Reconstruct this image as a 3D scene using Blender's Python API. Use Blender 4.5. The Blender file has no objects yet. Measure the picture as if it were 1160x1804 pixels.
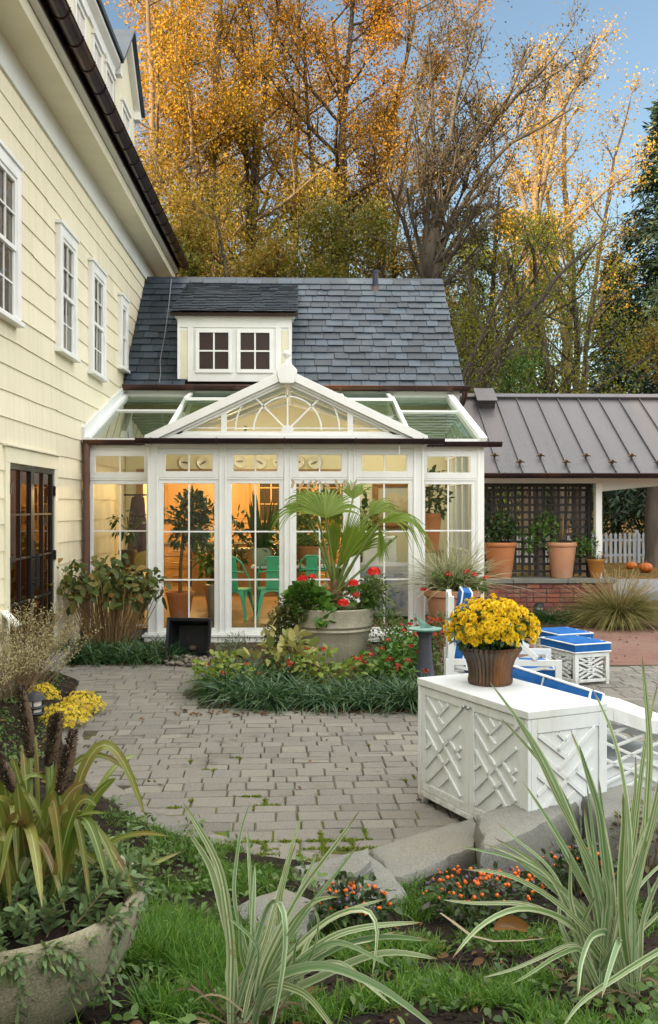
import bpy, math, random
import numpy as np
from mathutils import Vector, Matrix, Euler
random.seed(11)
R = np.random.default_rng(11)
PI = math.pi
LAMP, SKY, SKY_FILL = 36.0, .056, 1.08
SC = bpy.context.scene
COL = SC.collection
# ---------------------------------------------------------------- camera geometry
FOC, CX, HY, EYE = 1700.0, 580.0, 893.0, 1.9
YAW = math.atan(50 / FOC)
CY_, SY_ = math.cos(YAW), math.sin(YAW)
def ray(x, y):
    dx = (x - CX) / FOC
    return (dx * CY_ + SY_, -dx * SY_ + CY_, -(y - HY) / FOC)
def onY(x, y, Y):
    d = ray(x, y); t = Y / d[1]
    return np.array((d[0] * t, Y, EYE + d[2] * t))
def onZ(x, y, Z):
    d = ray(x, y); t = (Z - EYE) / d[2]
    return np.array((d[0] * t, d[1] * t, Z))
# ---------------------------------------------------------------- mesh builder
ORIG = {}
class MB:
    soft = False
    def __init__(s): s.V = []; s.F = {}; s.n = 0; s.UV = []
    def add(s, V, F, uv=None):
        V = np.asarray(V, float).reshape(-1, 3)
        s.UV.append(np.zeros((len(V), 2)) if uv is None else np.asarray(uv, float))
        s.V.append(V)
        if isinstance(F, np.ndarray):
            s.F.setdefault(F.shape[1], []).append(F + s.n)
        else:
            by = {}
            for f in F: by.setdefault(len(f), []).append(f)
            for k, a in by.items(): s.F.setdefault(k, []).append(np.array(a, int) + s.n)
        s.n += len(V)
        return s
    def quad(s, a, b, c, d): return s.add([a, b, c, d], [(0, 1, 2, 3)], [(0, 0), (1, 0), (1, 1), (0, 1)])
    def box(s, p, q, M=None):
        x0, y0, z0 = p; x1, y1, z1 = q
        V = np.array([(x0,y0,z0),(x1,y0,z0),(x1,y1,z0),(x0,y1,z0),(x0,y0,z1),(x1,y0,z1),(x1,y1,z1),(x0,y1,z1)], float)
        if M is not None: V = np.array([tuple(M @ Vector(v)) for v in V])
        return s.add(V, [(3,2,1,0),(4,5,6,7),(0,1,5,4),(1,2,6,5),(2,3,7,6),(3,0,4,7)])
    def bar(s, a, b, w, h, up=(0, 0, 1)):
        a = Vector(a); b = Vector(b); d = (b - a); d.normalize()
        u = Vector(up); sd = d.cross(u)
        if sd.length < 1e-5: sd = d.cross(Vector((1, 0, 0)))
        sd.normalize(); u = sd.cross(d); u.normalize()
        V = []
        for p in (a, b):
            for i, j in ((-1,-1),(1,-1),(1,1),(-1,1)): V.append(p + sd * (i * w / 2) + u * (j * h / 2))
        return s.add([tuple(v) for v in V], [(0,1,2,3),(7,6,5,4),(4,5,1,0),(5,6,2,1),(6,7,3,2),(7,4,0,3)])
    def tube(s, P, rad, seg=8, cap=True):
        P = np.asarray(P, float); n = len(P)
        rad = np.full(n, rad, float) if np.isscalar(rad) else np.asarray(rad, float)
        T = np.gradient(P, axis=0); T /= np.linalg.norm(T, axis=1)[:, None] + 1e-12
        ref = np.array((0., 0, 1)) if abs(T[:, 2]).max() < .9 else np.array((1., 0.1, 0)) if abs(T[:, 0]).max() < .9 else np.array((.13, 1., .21))
        A = np.cross(T, ref); A /= np.linalg.norm(A, axis=1)[:, None] + 1e-12
        B = np.cross(T, A)
        th = np.arange(seg) * 2 * PI / seg
        V = P[:, None] + rad[:, None, None] * (np.cos(th)[None, :, None] * A[:, None] + np.sin(th)[None, :, None] * B[:, None])
        i = np.arange(n - 1)[:, None] * seg; j = np.arange(seg)[None]; k = (j + 1) % seg
        F = np.stack([i + j, i + k, i + k + seg, i + j + seg], -1).reshape(-1, 4)
        o = s.n; s.add(V.reshape(-1, 3), F)
        if cap:
            s.F.setdefault(seg, []).append(np.array([list(range(seg))[::-1], [(n - 1) * seg + q for q in range(seg)]]) + o)
        return s
    def lathe(s, prof, c=(0, 0, 0), seg=36, flute=None, sx=1, sy=1, wob=0):
        prof = np.asarray(prof, float); n = len(prof); th = np.arange(seg) * 2 * PI / seg
        r = prof[:, 0][:, None] * np.ones(seg)[None]
        if flute: r = r * (1 + flute[1] * np.cos(th * flute[0])[None] * (prof[:, 0] > 1e-4)[:, None])
        if wob: r = r * (1 + wob * np.sin(2 * th + 1.3)[None] + wob * .6 * np.sin(3 * th + prof[:, 1][:, None] * 9))
        V = np.stack([c[0] + sx * r * np.cos(th), c[1] + sy * r * np.sin(th), c[2] + prof[:, 1][:, None] * np.ones(seg)[None]], -1)
        i = np.arange(n - 1)[:, None] * seg; j = np.arange(seg)[None]; k = (j + 1) % seg
        F = np.stack([i + j, i + k, i + k + seg, i + j + seg], -1).reshape(-1, 4)
        return s.add(V.reshape(-1, 3), F)
    def disc(s, c, r, seg=24, nz=1):
        th = np.arange(seg) * 2 * PI / seg
        V = np.stack([c[0] + r * np.cos(th), c[1] + r * np.sin(th), np.full(seg, c[2])], -1)
        return s.add(V, [tuple(range(seg))])
    def ball(s, c, r, seg=14, rings=8, sz=(1, 1, 1)):
        a = np.linspace(-PI / 2, PI / 2, rings)
        V = []; th = np.arange(seg) * 2 * PI / seg
        for t in a:
            rr = max(math.cos(t), 1e-3) * r
            V.append(np.stack([c[0] + sz[0] * rr * np.cos(th), c[1] + sz[1] * rr * np.sin(th), np.full(seg, c[2] + sz[2] * r * math.sin(t))], -1))
        n = rings
        i = np.arange(n - 1)[:, None] * seg; j = np.arange(seg)[None]; k = (j + 1) % seg
        F = np.stack([i + j, i + k, i + k + seg, i + j + seg], -1).reshape(-1, 4)
        return s.add(np.concatenate(V), F)
    def prism(s, poly, ax, a, b):
        """poly: 2D outline (ccw) extruded along axis ax from a to b"""
        n = len(poly); V = []
        for t in (a, b):
            for p in poly:
                V.append((t, p[0], p[1]) if ax == 0 else (p[0], t, p[1]) if ax == 1 else (p[0], p[1], t))
        F = [tuple(range(n))[::-1], tuple(range(n, 2 * n))] + [(i, (i + 1) % n, n + (i + 1) % n, n + i) for i in range(n)]
        return s.add(V, F)
    def leaves(s, P, D, L, W, N=None, fold=.0, droop=0.):
        """diamond leaves: P base points (n,3), D directions, L lengths, W widths"""
        s.soft = True
        P = np.asarray(P, float); n = len(P)
        D = np.asarray(D, float); D = D / (np.linalg.norm(D, axis=1)[:, None] + 1e-9)
        if N is None: N = R.normal(size=(n, 3))
        S = np.cross(D, N); S /= np.linalg.norm(S, axis=1)[:, None] + 1e-9
        U = np.cross(S, D)
        L = np.broadcast_to(L, (n,))[:, None]; W = np.broadcast_to(W, (n,))[:, None]
        m = P + D * L * .45
        tip = P + D * L; tip[:, 2] -= droop * L[:, 0]
        V = np.stack([P, m + S * W / 2 + U * fold * W, tip, m - S * W / 2 + U * fold * W], 1)
        if fold:
            F = np.arange(n)[:, None] * 4
            return s.add(V.reshape(-1, 3), np.concatenate([F + np.array([0, 1, 2]), F + np.array([0, 2, 3])]), np.tile([(.5, 0), (1, .5), (.5, 1), (0, .5)], (n, 1)))
        return s.add(V.reshape(-1, 3), np.arange(n)[:, None] * 4 + np.arange(4), np.tile([(.5, 0), (1, .5), (.5, 1), (0, .5)], (n, 1)))
    def ovals(s, P, D, L, W, N, cup=.1, droop=0., k=3):
        """rounder leaves made of 8-point outlines folded along a midrib"""
        s.soft = True
        P = np.asarray(P, float); n = len(P)
        D = D / (np.linalg.norm(D, axis=1)[:, None] + 1e-9)
        S = np.cross(D, N); S /= np.linalg.norm(S, axis=1)[:, None] + 1e-9
        U = np.cross(S, D)
        L = np.broadcast_to(L, (n,))[:, None]; W = np.broadcast_to(W, (n,))[:, None]
        t = [0, .22, .5, .78, 1.]; w = [0, .8, 1., .68, 0]
        rows = []
        for a, b in zip(t, w):
            mid = P + D * L * a; mid = mid - np.array((0, 0, 1.)) * droop * L * a * a
            rows.append((mid + S * W * b / 2 + U * cup * W * b, mid, mid - S * W * b / 2 + U * cup * W * b))
        V = np.stack([v for r_ in rows for v in r_], 1).reshape(-1, 3)
        uv = np.tile([(u, a) for a in t for u in (1, .5, 0)], (n, 1))
        F = []
        for i in range(4):
            F += [(3*i, 3*i+1, 3*i+4, 3*i+3), (3*i+1, 3*i+2, 3*i+5, 3*i+4)]
        F = (np.arange(n)[:, None, None] * 15 + np.array(F)[None]).reshape(-1, 4)
        return s.add(V, F, uv)
    def blade(s, P, w, N=None, fold=.25, tip=.0, prof=None):
        """strap leaf along path P; 3 points across; uv x across 0..1"""
        s.soft = True
        P = np.asarray(P, float); n = len(P)
        T = np.gradient(P, axis=0); T /= np.linalg.norm(T, axis=1)[:, None] + 1e-9
        if N is None:
            N = np.array((R.normal(), R.normal(), .2))
        N = np.asarray(N, float); N = np.broadcast_to(N, P.shape)
        S = np.cross(T, N); S /= np.linalg.norm(S, axis=1)[:, None] + 1e-9
        U = np.cross(S, T)
        t = np.linspace(0, 1, n)
        ww = (w * (prof(t) if prof else np.minimum(1, .55 + t * 1.6) * np.sqrt(np.clip(1 - t ** 3, 0, 1)) + tip))[:, None]
        V = np.stack([P + S * ww / 2, P - U * ww * fold, P - S * ww / 2], 1).reshape(-1, 3)
        uv = np.stack([np.tile([1, .5, 0], n), np.repeat(t, 3)], -1)
        F = []
        for i in range(n - 1):
            F += [(3*i, 3*i+1, 3*i+4, 3*i+3), (3*i+1, 3*i+2, 3*i+5, 3*i+4)]
        return s.add(V, np.array(F), uv)
    def strips(s, B, D0, L, W, bend, n=5, fold=.2, side=None):
        """many grass blades at once: B bases (m,3), D0 start dirs, bend = sag amount (m,)"""
        s.soft = True
        m = len(B); t = np.linspace(0, 1, n)
        D0 = D0 / np.linalg.norm(D0, axis=1)[:, None]
        L = np.broadcast_to(L, (m,)); W = np.broadcast_to(W, (m,)); bend = np.broadcast_to(bend, (m,))
        H = D0.copy(); H[:, 2] = 0; H /= np.linalg.norm(H, axis=1)[:, None] + 1e-6
        P = B[:, None] + D0[:, None] * (L[:, None] * t[None])[..., None]
        P = P + H[:, None] * (bend * L)[:, None, None] * (t ** 2)[None, :, None] * .5
        P[..., 2] -= (bend * L)[:, None] * (t ** 2)[None] * .75
        S = np.cross(D0, np.array((0, 0, 1.)) + R.normal(size=(m, 3)) * .35); S /= np.linalg.norm(S, axis=1)[:, None] + 1e-9
        w = W[:, None] * (np.minimum(1, .6 + t * 1.2) * np.sqrt(np.clip(1 - t ** 2.5, 0, 1)))[None]
        a = P + S[:, None] * w[..., None] / 2; b = P - S[:, None] * w[..., None] / 2
        V = np.stack([a, b], 2).reshape(-1, 3)
        uv = np.tile(np.stack([np.tile([1, 0], n), np.repeat(t, 2)], -1), (m, 1))
        q = np.array([(2*i, 2*i+1, 2*i+3, 2*i+2) for i in range(n - 1)])
        return s.add(V, (np.arange(m)[:, None, None] * 2 * n + q[None]).reshape(-1, 4), uv)
    def build(s, name, mat, parent=None, smooth=None, bevel=0, **props):
        V = np.concatenate(s.V);
        org = ORIG.get(parent.name, (0, 0, 0)) if parent else (0, 0, 0)
        V = V - np.array(org)
        UV = np.concatenate(s.UV)
        loops = []; starts = []; tot = []; c = 0
        for k, fs in s.F.items():
            f = np.concatenate(fs); loops.append(f.ravel()); starts.append(c + np.arange(len(f)) * k); tot.append(np.full(len(f), k)); c += f.size
        loops = np.concatenate(loops); starts = np.concatenate(starts); tot = np.concatenate(tot)
        me = bpy.data.meshes.new(name)
        me.vertices.add(len(V)); me.vertices.foreach_set('co', V.ravel().astype(np.float32))
        me.loops.add(len(loops)); me.loops.foreach_set('vertex_index', loops.astype(np.int32))
        me.polygons.add(len(starts)); me.polygons.foreach_set('loop_start', starts.astype(np.int32)); me.polygons.foreach_set('loop_total', tot.astype(np.int32))
        me.update(calc_edges=True)
        ul = me.uv_layers.new(name='UVMap'); ul.data.foreach_set('uv', UV[loops].ravel().astype(np.float32))
        me.polygons.foreach_set('use_smooth', np.ones(len(starts), bool))
        if not s.soft: me.set_sharp_from_angle(angle=math.radians(smooth or 30))
        me.materials.append(mat)
        o = bpy.data.objects.new(name, me); COL.objects.link(o)
        if parent: o.parent = parent
        ORIG[o.name] = org
        if bevel:
            m = o.modifiers.new('edge', 'BEVEL'); m.width = bevel; m.segments = 2; m.limit_method = 'ANGLE'
        for k, v in props.items(): o[k] = v
        return o
def thing(name, label, cat, loc=(0, 0, 0), group=None):
    o = bpy.data.objects.new(name, None); COL.objects.link(o); o.location = loc
    o.empty_display_size = .1
    ORIG[o.name] = tuple(loc); o['label'] = label; o['category'] = cat
    if group: o['group'] = group
    return o
def tag(o, label, cat, group=None):
    o['label'] = label; o['category'] = cat
    if group: o['group'] = group
    return o
def dup(root, loc=None, rz=None, label=None, sc=None):
    r = root.copy(); COL.objects.link(r)
    if loc is not None: r.location = loc
    if rz is not None: r.rotation_euler = (0, 0, rz)
    if sc is not None: r.scale = (sc,) * 3 if np.isscalar(sc) else sc
    if label: r['label'] = label
    for ch in list(root.children):
        c = ch.copy(); COL.objects.link(c); c.parent = r
        for g in list(ch.children):
            d = g.copy(); COL.objects.link(d); d.parent = c
    return r
# ---------------------------------------------------------------- materials
def newmat(name):
    m = bpy.data.materials.new(name); m.use_nodes = True
    nt = m.node_tree; nt.nodes.clear()
    return m, nt, nt.nodes, nt.links
def mixc(nt, fac, a, b, mode='MIX'):
    n = nt.nodes.new('ShaderNodeMix'); n.data_type = 'RGBA'; n.blend_type = mode
    for sock, v in ((n.inputs[0], fac), (n.inputs[6], a), (n.inputs[7], b)):
        if hasattr(v, 'is_linked'): nt.links.new(v, sock)
        elif isinstance(v, (int, float)): sock.default_value = v
        else: sock.default_value = (*v, 1)
    return n.outputs[2]
def noise(nt, vec, scale, det=4, rough=.55, lo=.35, hi=.65):
    n = nt.nodes.new('ShaderNodeTexNoise'); n.inputs['Scale'].default_value = scale; n.inputs['Detail'].default_value = det; n.inputs['Roughness'].default_value = rough
    if vec is not None: nt.links.new(vec, n.inputs['Vector'])
    r = nt.nodes.new('ShaderNodeMapRange'); r.inputs[1].default_value = lo; r.inputs[2].default_value = hi
    nt.links.new(n.outputs['Fac'], r.inputs[0])
    return r.outputs[0]
def coords(nt, scale=(1, 1, 1), which='Object', rot=(0, 0, 0)):
    t = nt.nodes.new('ShaderNodeTexCoord'); m = nt.nodes.new('ShaderNodeMapping'); m.inputs['Scale'].default_value = scale; m.inputs['Rotation'].default_value = rot
    nt.links.new(t.outputs[which], m.inputs[0]); return m.outputs[0]
def island(nt): return nt.nodes.new('ShaderNodeNewGeometry').outputs['Random Per Island']
def ramp(nt, fac, cols):
    r = nt.nodes.new('ShaderNodeValToRGB'); e = r.color_ramp.elements
    while len(e) < len(cols): e.new(.5)
    for i, c in enumerate(cols):
        pos, c = c if isinstance(c[0], float) and len(c) == 2 else (i / (len(cols) - 1), c)
        e[i].position = pos; e[i].color = (*c, 1)
    nt.links.new(fac, r.inputs[0]); return r.outputs[0]
def finish(m, nt, color, rough=.6, metal=0, bump=None, spec=.5, coat=0):
    b = nt.nodes.new('ShaderNodeBsdfPrincipled'); o = nt.nodes.new('ShaderNodeOutputMaterial')
    if hasattr(color, 'is_linked'): nt.links.new(color, b.inputs['Base Color'])
    else: b.inputs['Base Color'].default_value = (*color, 1)
    if hasattr(rough, 'is_linked'): nt.links.new(rough, b.inputs['Roughness'])
    else: b.inputs['Roughness'].default_value = rough
    b.inputs['Metallic'].default_value = metal; b.inputs['Specular IOR Level'].default_value = spec; b.inputs['Coat Weight'].default_value = coat
    if bump:
        bn = nt.nodes.new('ShaderNodeBump'); bn.inputs['Strength'].default_value = bump[1]; bn.inputs['Distance'].default_value = bump[2] if len(bump) > 2 else .01
        nt.links.new(bump[0], bn.inputs['Height']); nt.links.new(bn.outputs[0], b.inputs['Normal'])
    nt.links.new(b.outputs[0], o.inputs[0]); return m
def stuffmat(name, c1, c2, scale=4, rough=.6, metal=0, bump=.2, bscale=None, spec=.4, stretch=(1, 1, 1), isl=0, c3=None, bdist=.01, speck=0):
    """two-tone weathered surface with optional per-piece variation and speckle"""
    m, nt, N, Lk = newmat(name); v = coords(nt, stretch)
    col = mixc(nt, noise(nt, v, scale, 5), c1, c2)
    if c3: col = mixc(nt, noise(nt, v, scale * .37, 3, .6, .52, .7), col, c3)
    if speck: col = mixc(nt, noise(nt, v, scale * 40, 2, .5, .35, .75), col, tuple(min(1, x * (1 + speck)) for x in c1))
    if isl:
        i = island(nt)
        mr = N.new('ShaderNodeMapRange'); mr.inputs[3].default_value = 1 - isl; mr.inputs[4].default_value = 1 + isl; Lk.new(i, mr.inputs[0])
        hs = N.new('ShaderNodeHueSaturation'); Lk.new(mr.outputs[0], hs.inputs['Value']); Lk.new(col, hs.inputs['Color']); col = hs.outputs[0]
    b = noise(nt, v, bscale or scale * 8, 6, .6, 0, 1) if bump else None
    return finish(m, nt, col, rough, metal, (b, bump, bdist) if bump else None, spec)
def leafmat(name, cols, rough=.5, trans=.3, var=None, spec=.35):
    m, nt, N, Lk = newmat(name)
    col = ramp(nt, island(nt), cols)
    if var:   # (colour, scale): a second colour in big irregular patches
        g = N.new('ShaderNodeNewGeometry'); col = mixc(nt, noise(nt, g.outputs['Position'], var[1], 3, .6, .42, .62), col, ramp(nt, island(nt), var[0]))
    b = N.new('ShaderNodeBsdfPrincipled'); Lk.new(col, b.inputs['Base Color']); b.inputs['Roughness'].default_value = rough; b.inputs['Specular IOR Level'].default_value = spec
    t = N.new('ShaderNodeBsdfTranslucent'); Lk.new(col, t.inputs[0])
    mx = N.new('ShaderNodeMixShader'); mx.inputs[0].default_value = trans
    Lk.new(b.outputs[0], mx.inputs[1]); Lk.new(t.outputs[0], mx.inputs[2])
    o = N.new('ShaderNodeOutputMaterial'); Lk.new(mx.outputs[0], o.inputs[0]); return m
def glassmat(name, tint=(.9, .95, .92), ior=1.5, rough=0.0, base=0.0):
    m, nt, N, Lk = newmat(name)
    t = N.new('ShaderNodeBsdfTransparent'); t.inputs[0].default_value = (*tint, 1)
    g = N.new('ShaderNodeBsdfGlossy'); g.inputs['Roughness'].default_value = rough
    f = N.new('ShaderNodeFresnel'); f.inputs['IOR'].default_value = ior
    ad = N.new('ShaderNodeMath'); ad.operation = 'ADD'; ad.inputs[1].default_value = base; ad.use_clamp = True; Lk.new(f.outputs[0], ad.inputs[0])
    mx = N.new('ShaderNodeMixShader'); Lk.new(ad.outputs[0], mx.inputs[0]); Lk.new(t.outputs[0], mx.inputs[1]); Lk.new(g.outputs[0], mx.inputs[2])
    o = N.new('ShaderNodeOutputMaterial'); Lk.new(mx.outputs[0], o.inputs[0]); return m
def emitmat(name, col, s):
    m, nt, N, Lk = newmat(name); e = N.new('ShaderNodeEmission'); e.inputs[0].default_value = (*col, 1); e.inputs[1].default_value = s
    o = N.new('ShaderNodeOutputMaterial'); Lk.new(e.outputs[0], o.inputs[0]); return m
M = {}
M['white'] = stuffmat('white_paint', (.80, .81, .79), (.73, .74, .72), 3, .42, bump=.05, spec=.4)
M['whitewood'] = stuffmat('white_wood', (.66, .69, .69), (.58, .61, .615), 3.5, .5, bump=.22, bscale=26, stretch=(3, 3, .6), c3=(.55, .55, .50), speck=.06)
M['cream'] = stuffmat('cream_siding', (.70, .66, .505), (.64, .60, .455), 1.6, .6, bump=.25, bscale=14, stretch=(1, 7, .5), isl=.035, bdist=.006)
M['creamtrim'] = stuffmat('cream_trim', (.72, .68, .52), (.66, .62, .46), 2, .5, bump=.06)
M['frieze'] = stuffmat('grey_white_paint', (.68, .69, .67), (.61, .63, .62), 1.2, .5, bump=.06)
M['slate'] = stuffmat('slate', (.038, .056, .076), (.026, .038, .051), 3, .52, bump=.35, bscale=18, isl=.42, c3=(.056, .076, .090), spec=.4)
M['gutter'] = stuffmat('aged_copper', (.085, .042, .035), (.055, .032, .03), 2.2, .32, metal=.55, bump=.04, c3=(.2, .08, .04))
M['gutterdark'] = stuffmat('dark_copper', (.045, .028, .03), (.03, .02, .024), 2.2, .3, metal=.5, bump=.04, c3=(.09, .045, .03))
M['metalroof'] = stuffmat('weathered_copper_roof', (.082, .078, .084), (.054, .052, .058), 2.6, .42, metal=.3, bump=.06, c3=(.11, .092, .085), stretch=(1.4, .16, .16), speck=.3)
M['black'] = stuffmat('black_metal', (.012, .011, .012), (.02, .018, .018), 5, .35, bump=.03)
M['blackplastic'] = stuffmat('black_plastic', (.012, .013, .017), (.018, .019, .024), 5, .5, bump=.1)
M['darkwood'] = stuffmat('dark_lattice', (.018, .016, .014), (.028, .024, .020), 6, .6, bump=.15)
M['terracotta'] = stuffmat('terracotta', (.50, .20, .085), (.44, .17, .075), 4, .75, bump=.15, c3=(.52, .28, .17), spec=.2)
M['terrapale'] = stuffmat('pale_terracotta', (.52, .27, .16), (.46, .23, .13), 4, .8, bump=.15, c3=(.5, .33, .24), spec=.2)
M['stone'] = stuffmat('cast_stone', (.36, .33, .255), (.24, .225, .17), 5, .88, bump=.3, bscale=30, c3=(.15, .155, .09), spec=.2, speck=.25, stretch=(1, 1, .3))
M['bowl'] = stuffmat('mossy_cast_stone', (.25, .225, .16), (.16, .15, .10), 4, .88, bump=.22, bscale=55, c3=(.095, .105, .045), spec=.2, speck=.25)
M['bluestone'] = stuffmat('bluestone', (.175, .175, .155), (.115, .118, .106), 3, .85, bump=.9, bscale=14, c3=(.165, .145, .105), spec=.25, speck=.3)
M['soil'] = stuffmat('garden_soil', (.017, .0135, .012), (.032, .023, .018), 14, .95, bump=1., bscale=45, c3=(.05, .034, .024), spec=.1, bdist=.03)
M['mulch'] = stuffmat('mulch', (.035, .024, .017), (.07, .045, .03), 30, .95, bump=1., bscale=50, c3=(.09, .05, .03), spec=.1, bdist=.02)
M['blue'] = stuffmat('blue_canvas', (.012, .115, .36), (.008, .085, .29), 9, .8, bump=.3, bscale=200, spec=.2)
M['piping'] = stuffmat('white_piping', (.75, .76, .78), (.68, .7, .72), 9, .8, bump=0)
M['canvas'] = stuffmat('white_canvas', (.72, .71, .68), (.64, .63, .6), 5, .85, bump=.3, bscale=60, spec=.15)
M['galv'] = stuffmat('galvanised', (.42, .42, .4), (.3, .3, .29), 5, .35, metal=.8, bump=.05)
M['green'] = stuffmat('green_metal', (.12, .62, .38), (.10, .55, .33), 4, .3, bump=.03)
M['wood'] = stuffmat('honey_wood', (.34, .20, .085), (.25, .14, .055), 3, .45, bump=.1, stretch=(1, 1, .2))
M['woodfloor'] = stuffmat('floor_tile', (.24, .145, .08), (.19, .115, .06), 2, .3, bump=.05)
M['plaster'] = stuffmat('cream_plaster', (.70, .64, .45), (.66, .60, .42), 2, .8, bump=.05)
M['bark'] = stuffmat('grey_bark', (.085, .070, .056), (.045, .037, .030), 3, .9, bump=.8, bscale=9, stretch=(1, 1, .25), c3=(.15, .13, .10), spec=.15, bdist=.04)
M['palebark'] = stuffmat('pale_bark', (.20, .155, .11), (.12, .093, .07), 3, .9, bump=.6, bscale=9, stretch=(1, 1, .3), spec=.15, bdist=.03)
M['stem'] = stuffmat('brown_stem', (.14, .09, .045), (.2, .13, .07), 30, .8, bump=.1)
M['greenstem'] = stuffmat('green_stem', (.10, .16, .03), (.16, .2, .05), 20, .6, bump=.1)
M['verdigris'] = stuffmat('verdigris', (.18, .33, .28), (.11, .22, .2), 14, .65, bump=.2, c3=(.28, .4, .33))
M['leadblue'] = stuffmat('dark_blue_pedestal', (.045, .055, .085), (.06, .06, .075), 12, .7, bump=.3, c3=(.1, .1, .11))
M['glaze'] = stuffmat('brown_glaze', (.060, .030, .013), (.028, .018, .012), 11, .34, bump=.3, c3=(.20, .075, .015), stretch=(1, 1, .35), spec=.6)
M['pebble'] = stuffmat('pebbles', (.22, .18, .14), (.15, .13, .115), 9, .7, bump=.1, isl=.5)
M['glass'] = glassmat('window_glass', (.93, .95, .92), 1.45)
M['roofglass'] = glassmat('roof_glass', (.33, .55, .49), 1.6, 0, .13)
M['darkglass'] = glassmat('dark_glass', (.62, .6, .56), 1.5)
M['darkroom'] = stuffmat('dark_room', (.03, .018, .012), (.022, .014, .01), 3, .9, bump=0)
M['blind'] = stuffmat('window_blind', (.60, .56, .52), (.48, .45, .42), 3, .8, bump=0)

m, nt, N, Lk = newmat('cream_clapboard'); v = coords(nt, (1, 7, .5)); v2 = coords(nt, (1, 11, .22))
cc = mixc(nt, noise(nt, v, 1.6, 5), (.76, .695, .52), (.70, .64, .475)); cc = mixc(nt, noise(nt, v2, 1.1, 5, .65, .54, .78), cc, (.62, .57, .43)); cc = mixc(nt, noise(nt, coords(nt), 60, 2, .5, .66, .72), cc, (.52, .48, .37))
mr = N.new('ShaderNodeMapRange'); mr.inputs[3].default_value = .95; mr.inputs[4].default_value = 1.05; Lk.new(island(nt), mr.inputs[0]); hs = N.new('ShaderNodeHueSaturation'); Lk.new(mr.outputs[0], hs.inputs['Value']); Lk.new(cc, hs.inputs['Color'])
M['cream'] = finish(m, nt, hs.outputs[0], .6, bump=(noise(nt, v, 14, 6, .6, 0, 1), .3, .006), spec=.35)
m, nt, N, Lk = newmat('painted_wood'); v = coords(nt, (3, 3, .6)); u = coords(nt)
cc = mixc(nt, noise(nt, v, 3.5, 5), (.67, .70, .70), (.60, .63, .635)); cc = mixc(nt, noise(nt, v, 1.6, 4, .6, .55, .75), cc, (.57, .57, .53))
sp = N.new('ShaderNodeSeparateXYZ'); Lk.new(u, sp.inputs[0]); mr = N.new('ShaderNodeMapRange'); mr.inputs[1].default_value = .20; mr.inputs[2].default_value = .03; Lk.new(sp.outputs[2], mr.inputs[0])
mu = N.new('ShaderNodeMath'); mu.operation = 'MULTIPLY'; Lk.new(mr.outputs[0], mu.inputs[0]); Lk.new(noise(nt, u, 16, 6, .7, .40, .66), mu.inputs[1]); cc = mixc(nt, mu.outputs[0], cc, (.30, .27, .20))
cc = mixc(nt, noise(nt, u, 34, 5, .75, .66, .72), cc, (.40, .38, .31))
M['whitewood'] = finish(m, nt, cc, .5, bump=(noise(nt, v, 26, 6, .6, 0, 1), .25, .01), spec=.4)
# ================================================================= SETTING
def struct(mb, name, mat, kind='structure', **k):
    o = mb.build(name, mat, **k); o['kind'] = kind; return o
# far ground : leaf littered lawn, one sheet to the horizon
m, nt, N, Lk = newmat('leafy_ground'); v = coords(nt)
c = mixc(nt, noise(nt, v, .35, 5), (.055, .06, .02), (.10, .062, .022))
c = mixc(nt, noise(nt, v, 7, 6, .7, .5, .6), c, (.26, .12, .025))
finish(m, nt, c, .95, bump=(noise(nt, v, 9, 6, .7, 0, 1), .8, .05), spec=.1)
g = MB(); xs = [-400, -60, -20, 0, 8, 20, 60, 400]; ys = [-60, 0, 18, 28, 40, 50, 62, 90, 700]
zz = lambda x, y: -.05 + (1.5 * max(0, min(1, (y - 37) / 20)) if y < 1e9 else 0)
for i in range(7):
    for j in range(8):
        g.quad(*[(x, y, zz(x, y)) for x, y in ((xs[i], ys[j]), (xs[i+1], ys[j]), (xs[i+1], ys[j+1]), (xs[i], ys[j+1]))])
struct(g, 'ground', m, smooth=60)
# driveway
m, nt, N, Lk = newmat('asphalt'); v = coords(nt)
c = mixc(nt, noise(nt, v, .8, 5), (.15, .155, .165), (.20, .20, .20))
c = mixc(nt, noise(nt, v, 9, 5, .7, .62, .68), c, (.3, .16, .04))
finish(m, nt, c, .85, bump=(noise(nt, v, 60, 3, .6, 0, 1), .3, .01))
struct(MB().quad((2.9, 19.3, -.035), (40, 18.5, -.035), (40, 26.5, -.035), (2.9, 25.5, -.035)), 'driveway', m)
# ---- patio of grey cobble pavers
EDGE = [(-3.1, 11.6), (-2.42, 10.6), (-2.18, 9.0), (-1.98, 8.0), (-1.72, 7.2), (-1.42, 6.55), (-1.0, 5.88), (-.62, 5.5), (-.22, 5.22), (.06, 5.12), (.30, 5.06), (.95, 4.95), (1.6, 4.9), (2.6, 5.1), (4.5, 5.6), (9, 6.5)]
EX = np.array([p[0] for p in EDGE]); EYV = np.array([p[1] for p in EDGE])
def edge_y(x): return np.interp(x, EX, EYV)
EP = np.array(EDGE, float)
def edge_dist(x, y):
    """distance into the near garden bed (positive) or patio (negative)"""
    P = np.stack([np.ravel(x), np.ravel(y)], -1); best = np.full(len(P), 1e9)
    for a, b in zip(EP[:-1], EP[1:]):
        ab = b - a; t = np.clip(((P - a) @ ab) / (ab @ ab), 0, 1)
        best = np.minimum(best, np.linalg.norm(P - a - t[:, None] * ab, axis=1))
    return (np.where(P[:, 1] < edge_y(P[:, 0]), best, -best)).reshape(np.shape(x))
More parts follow.
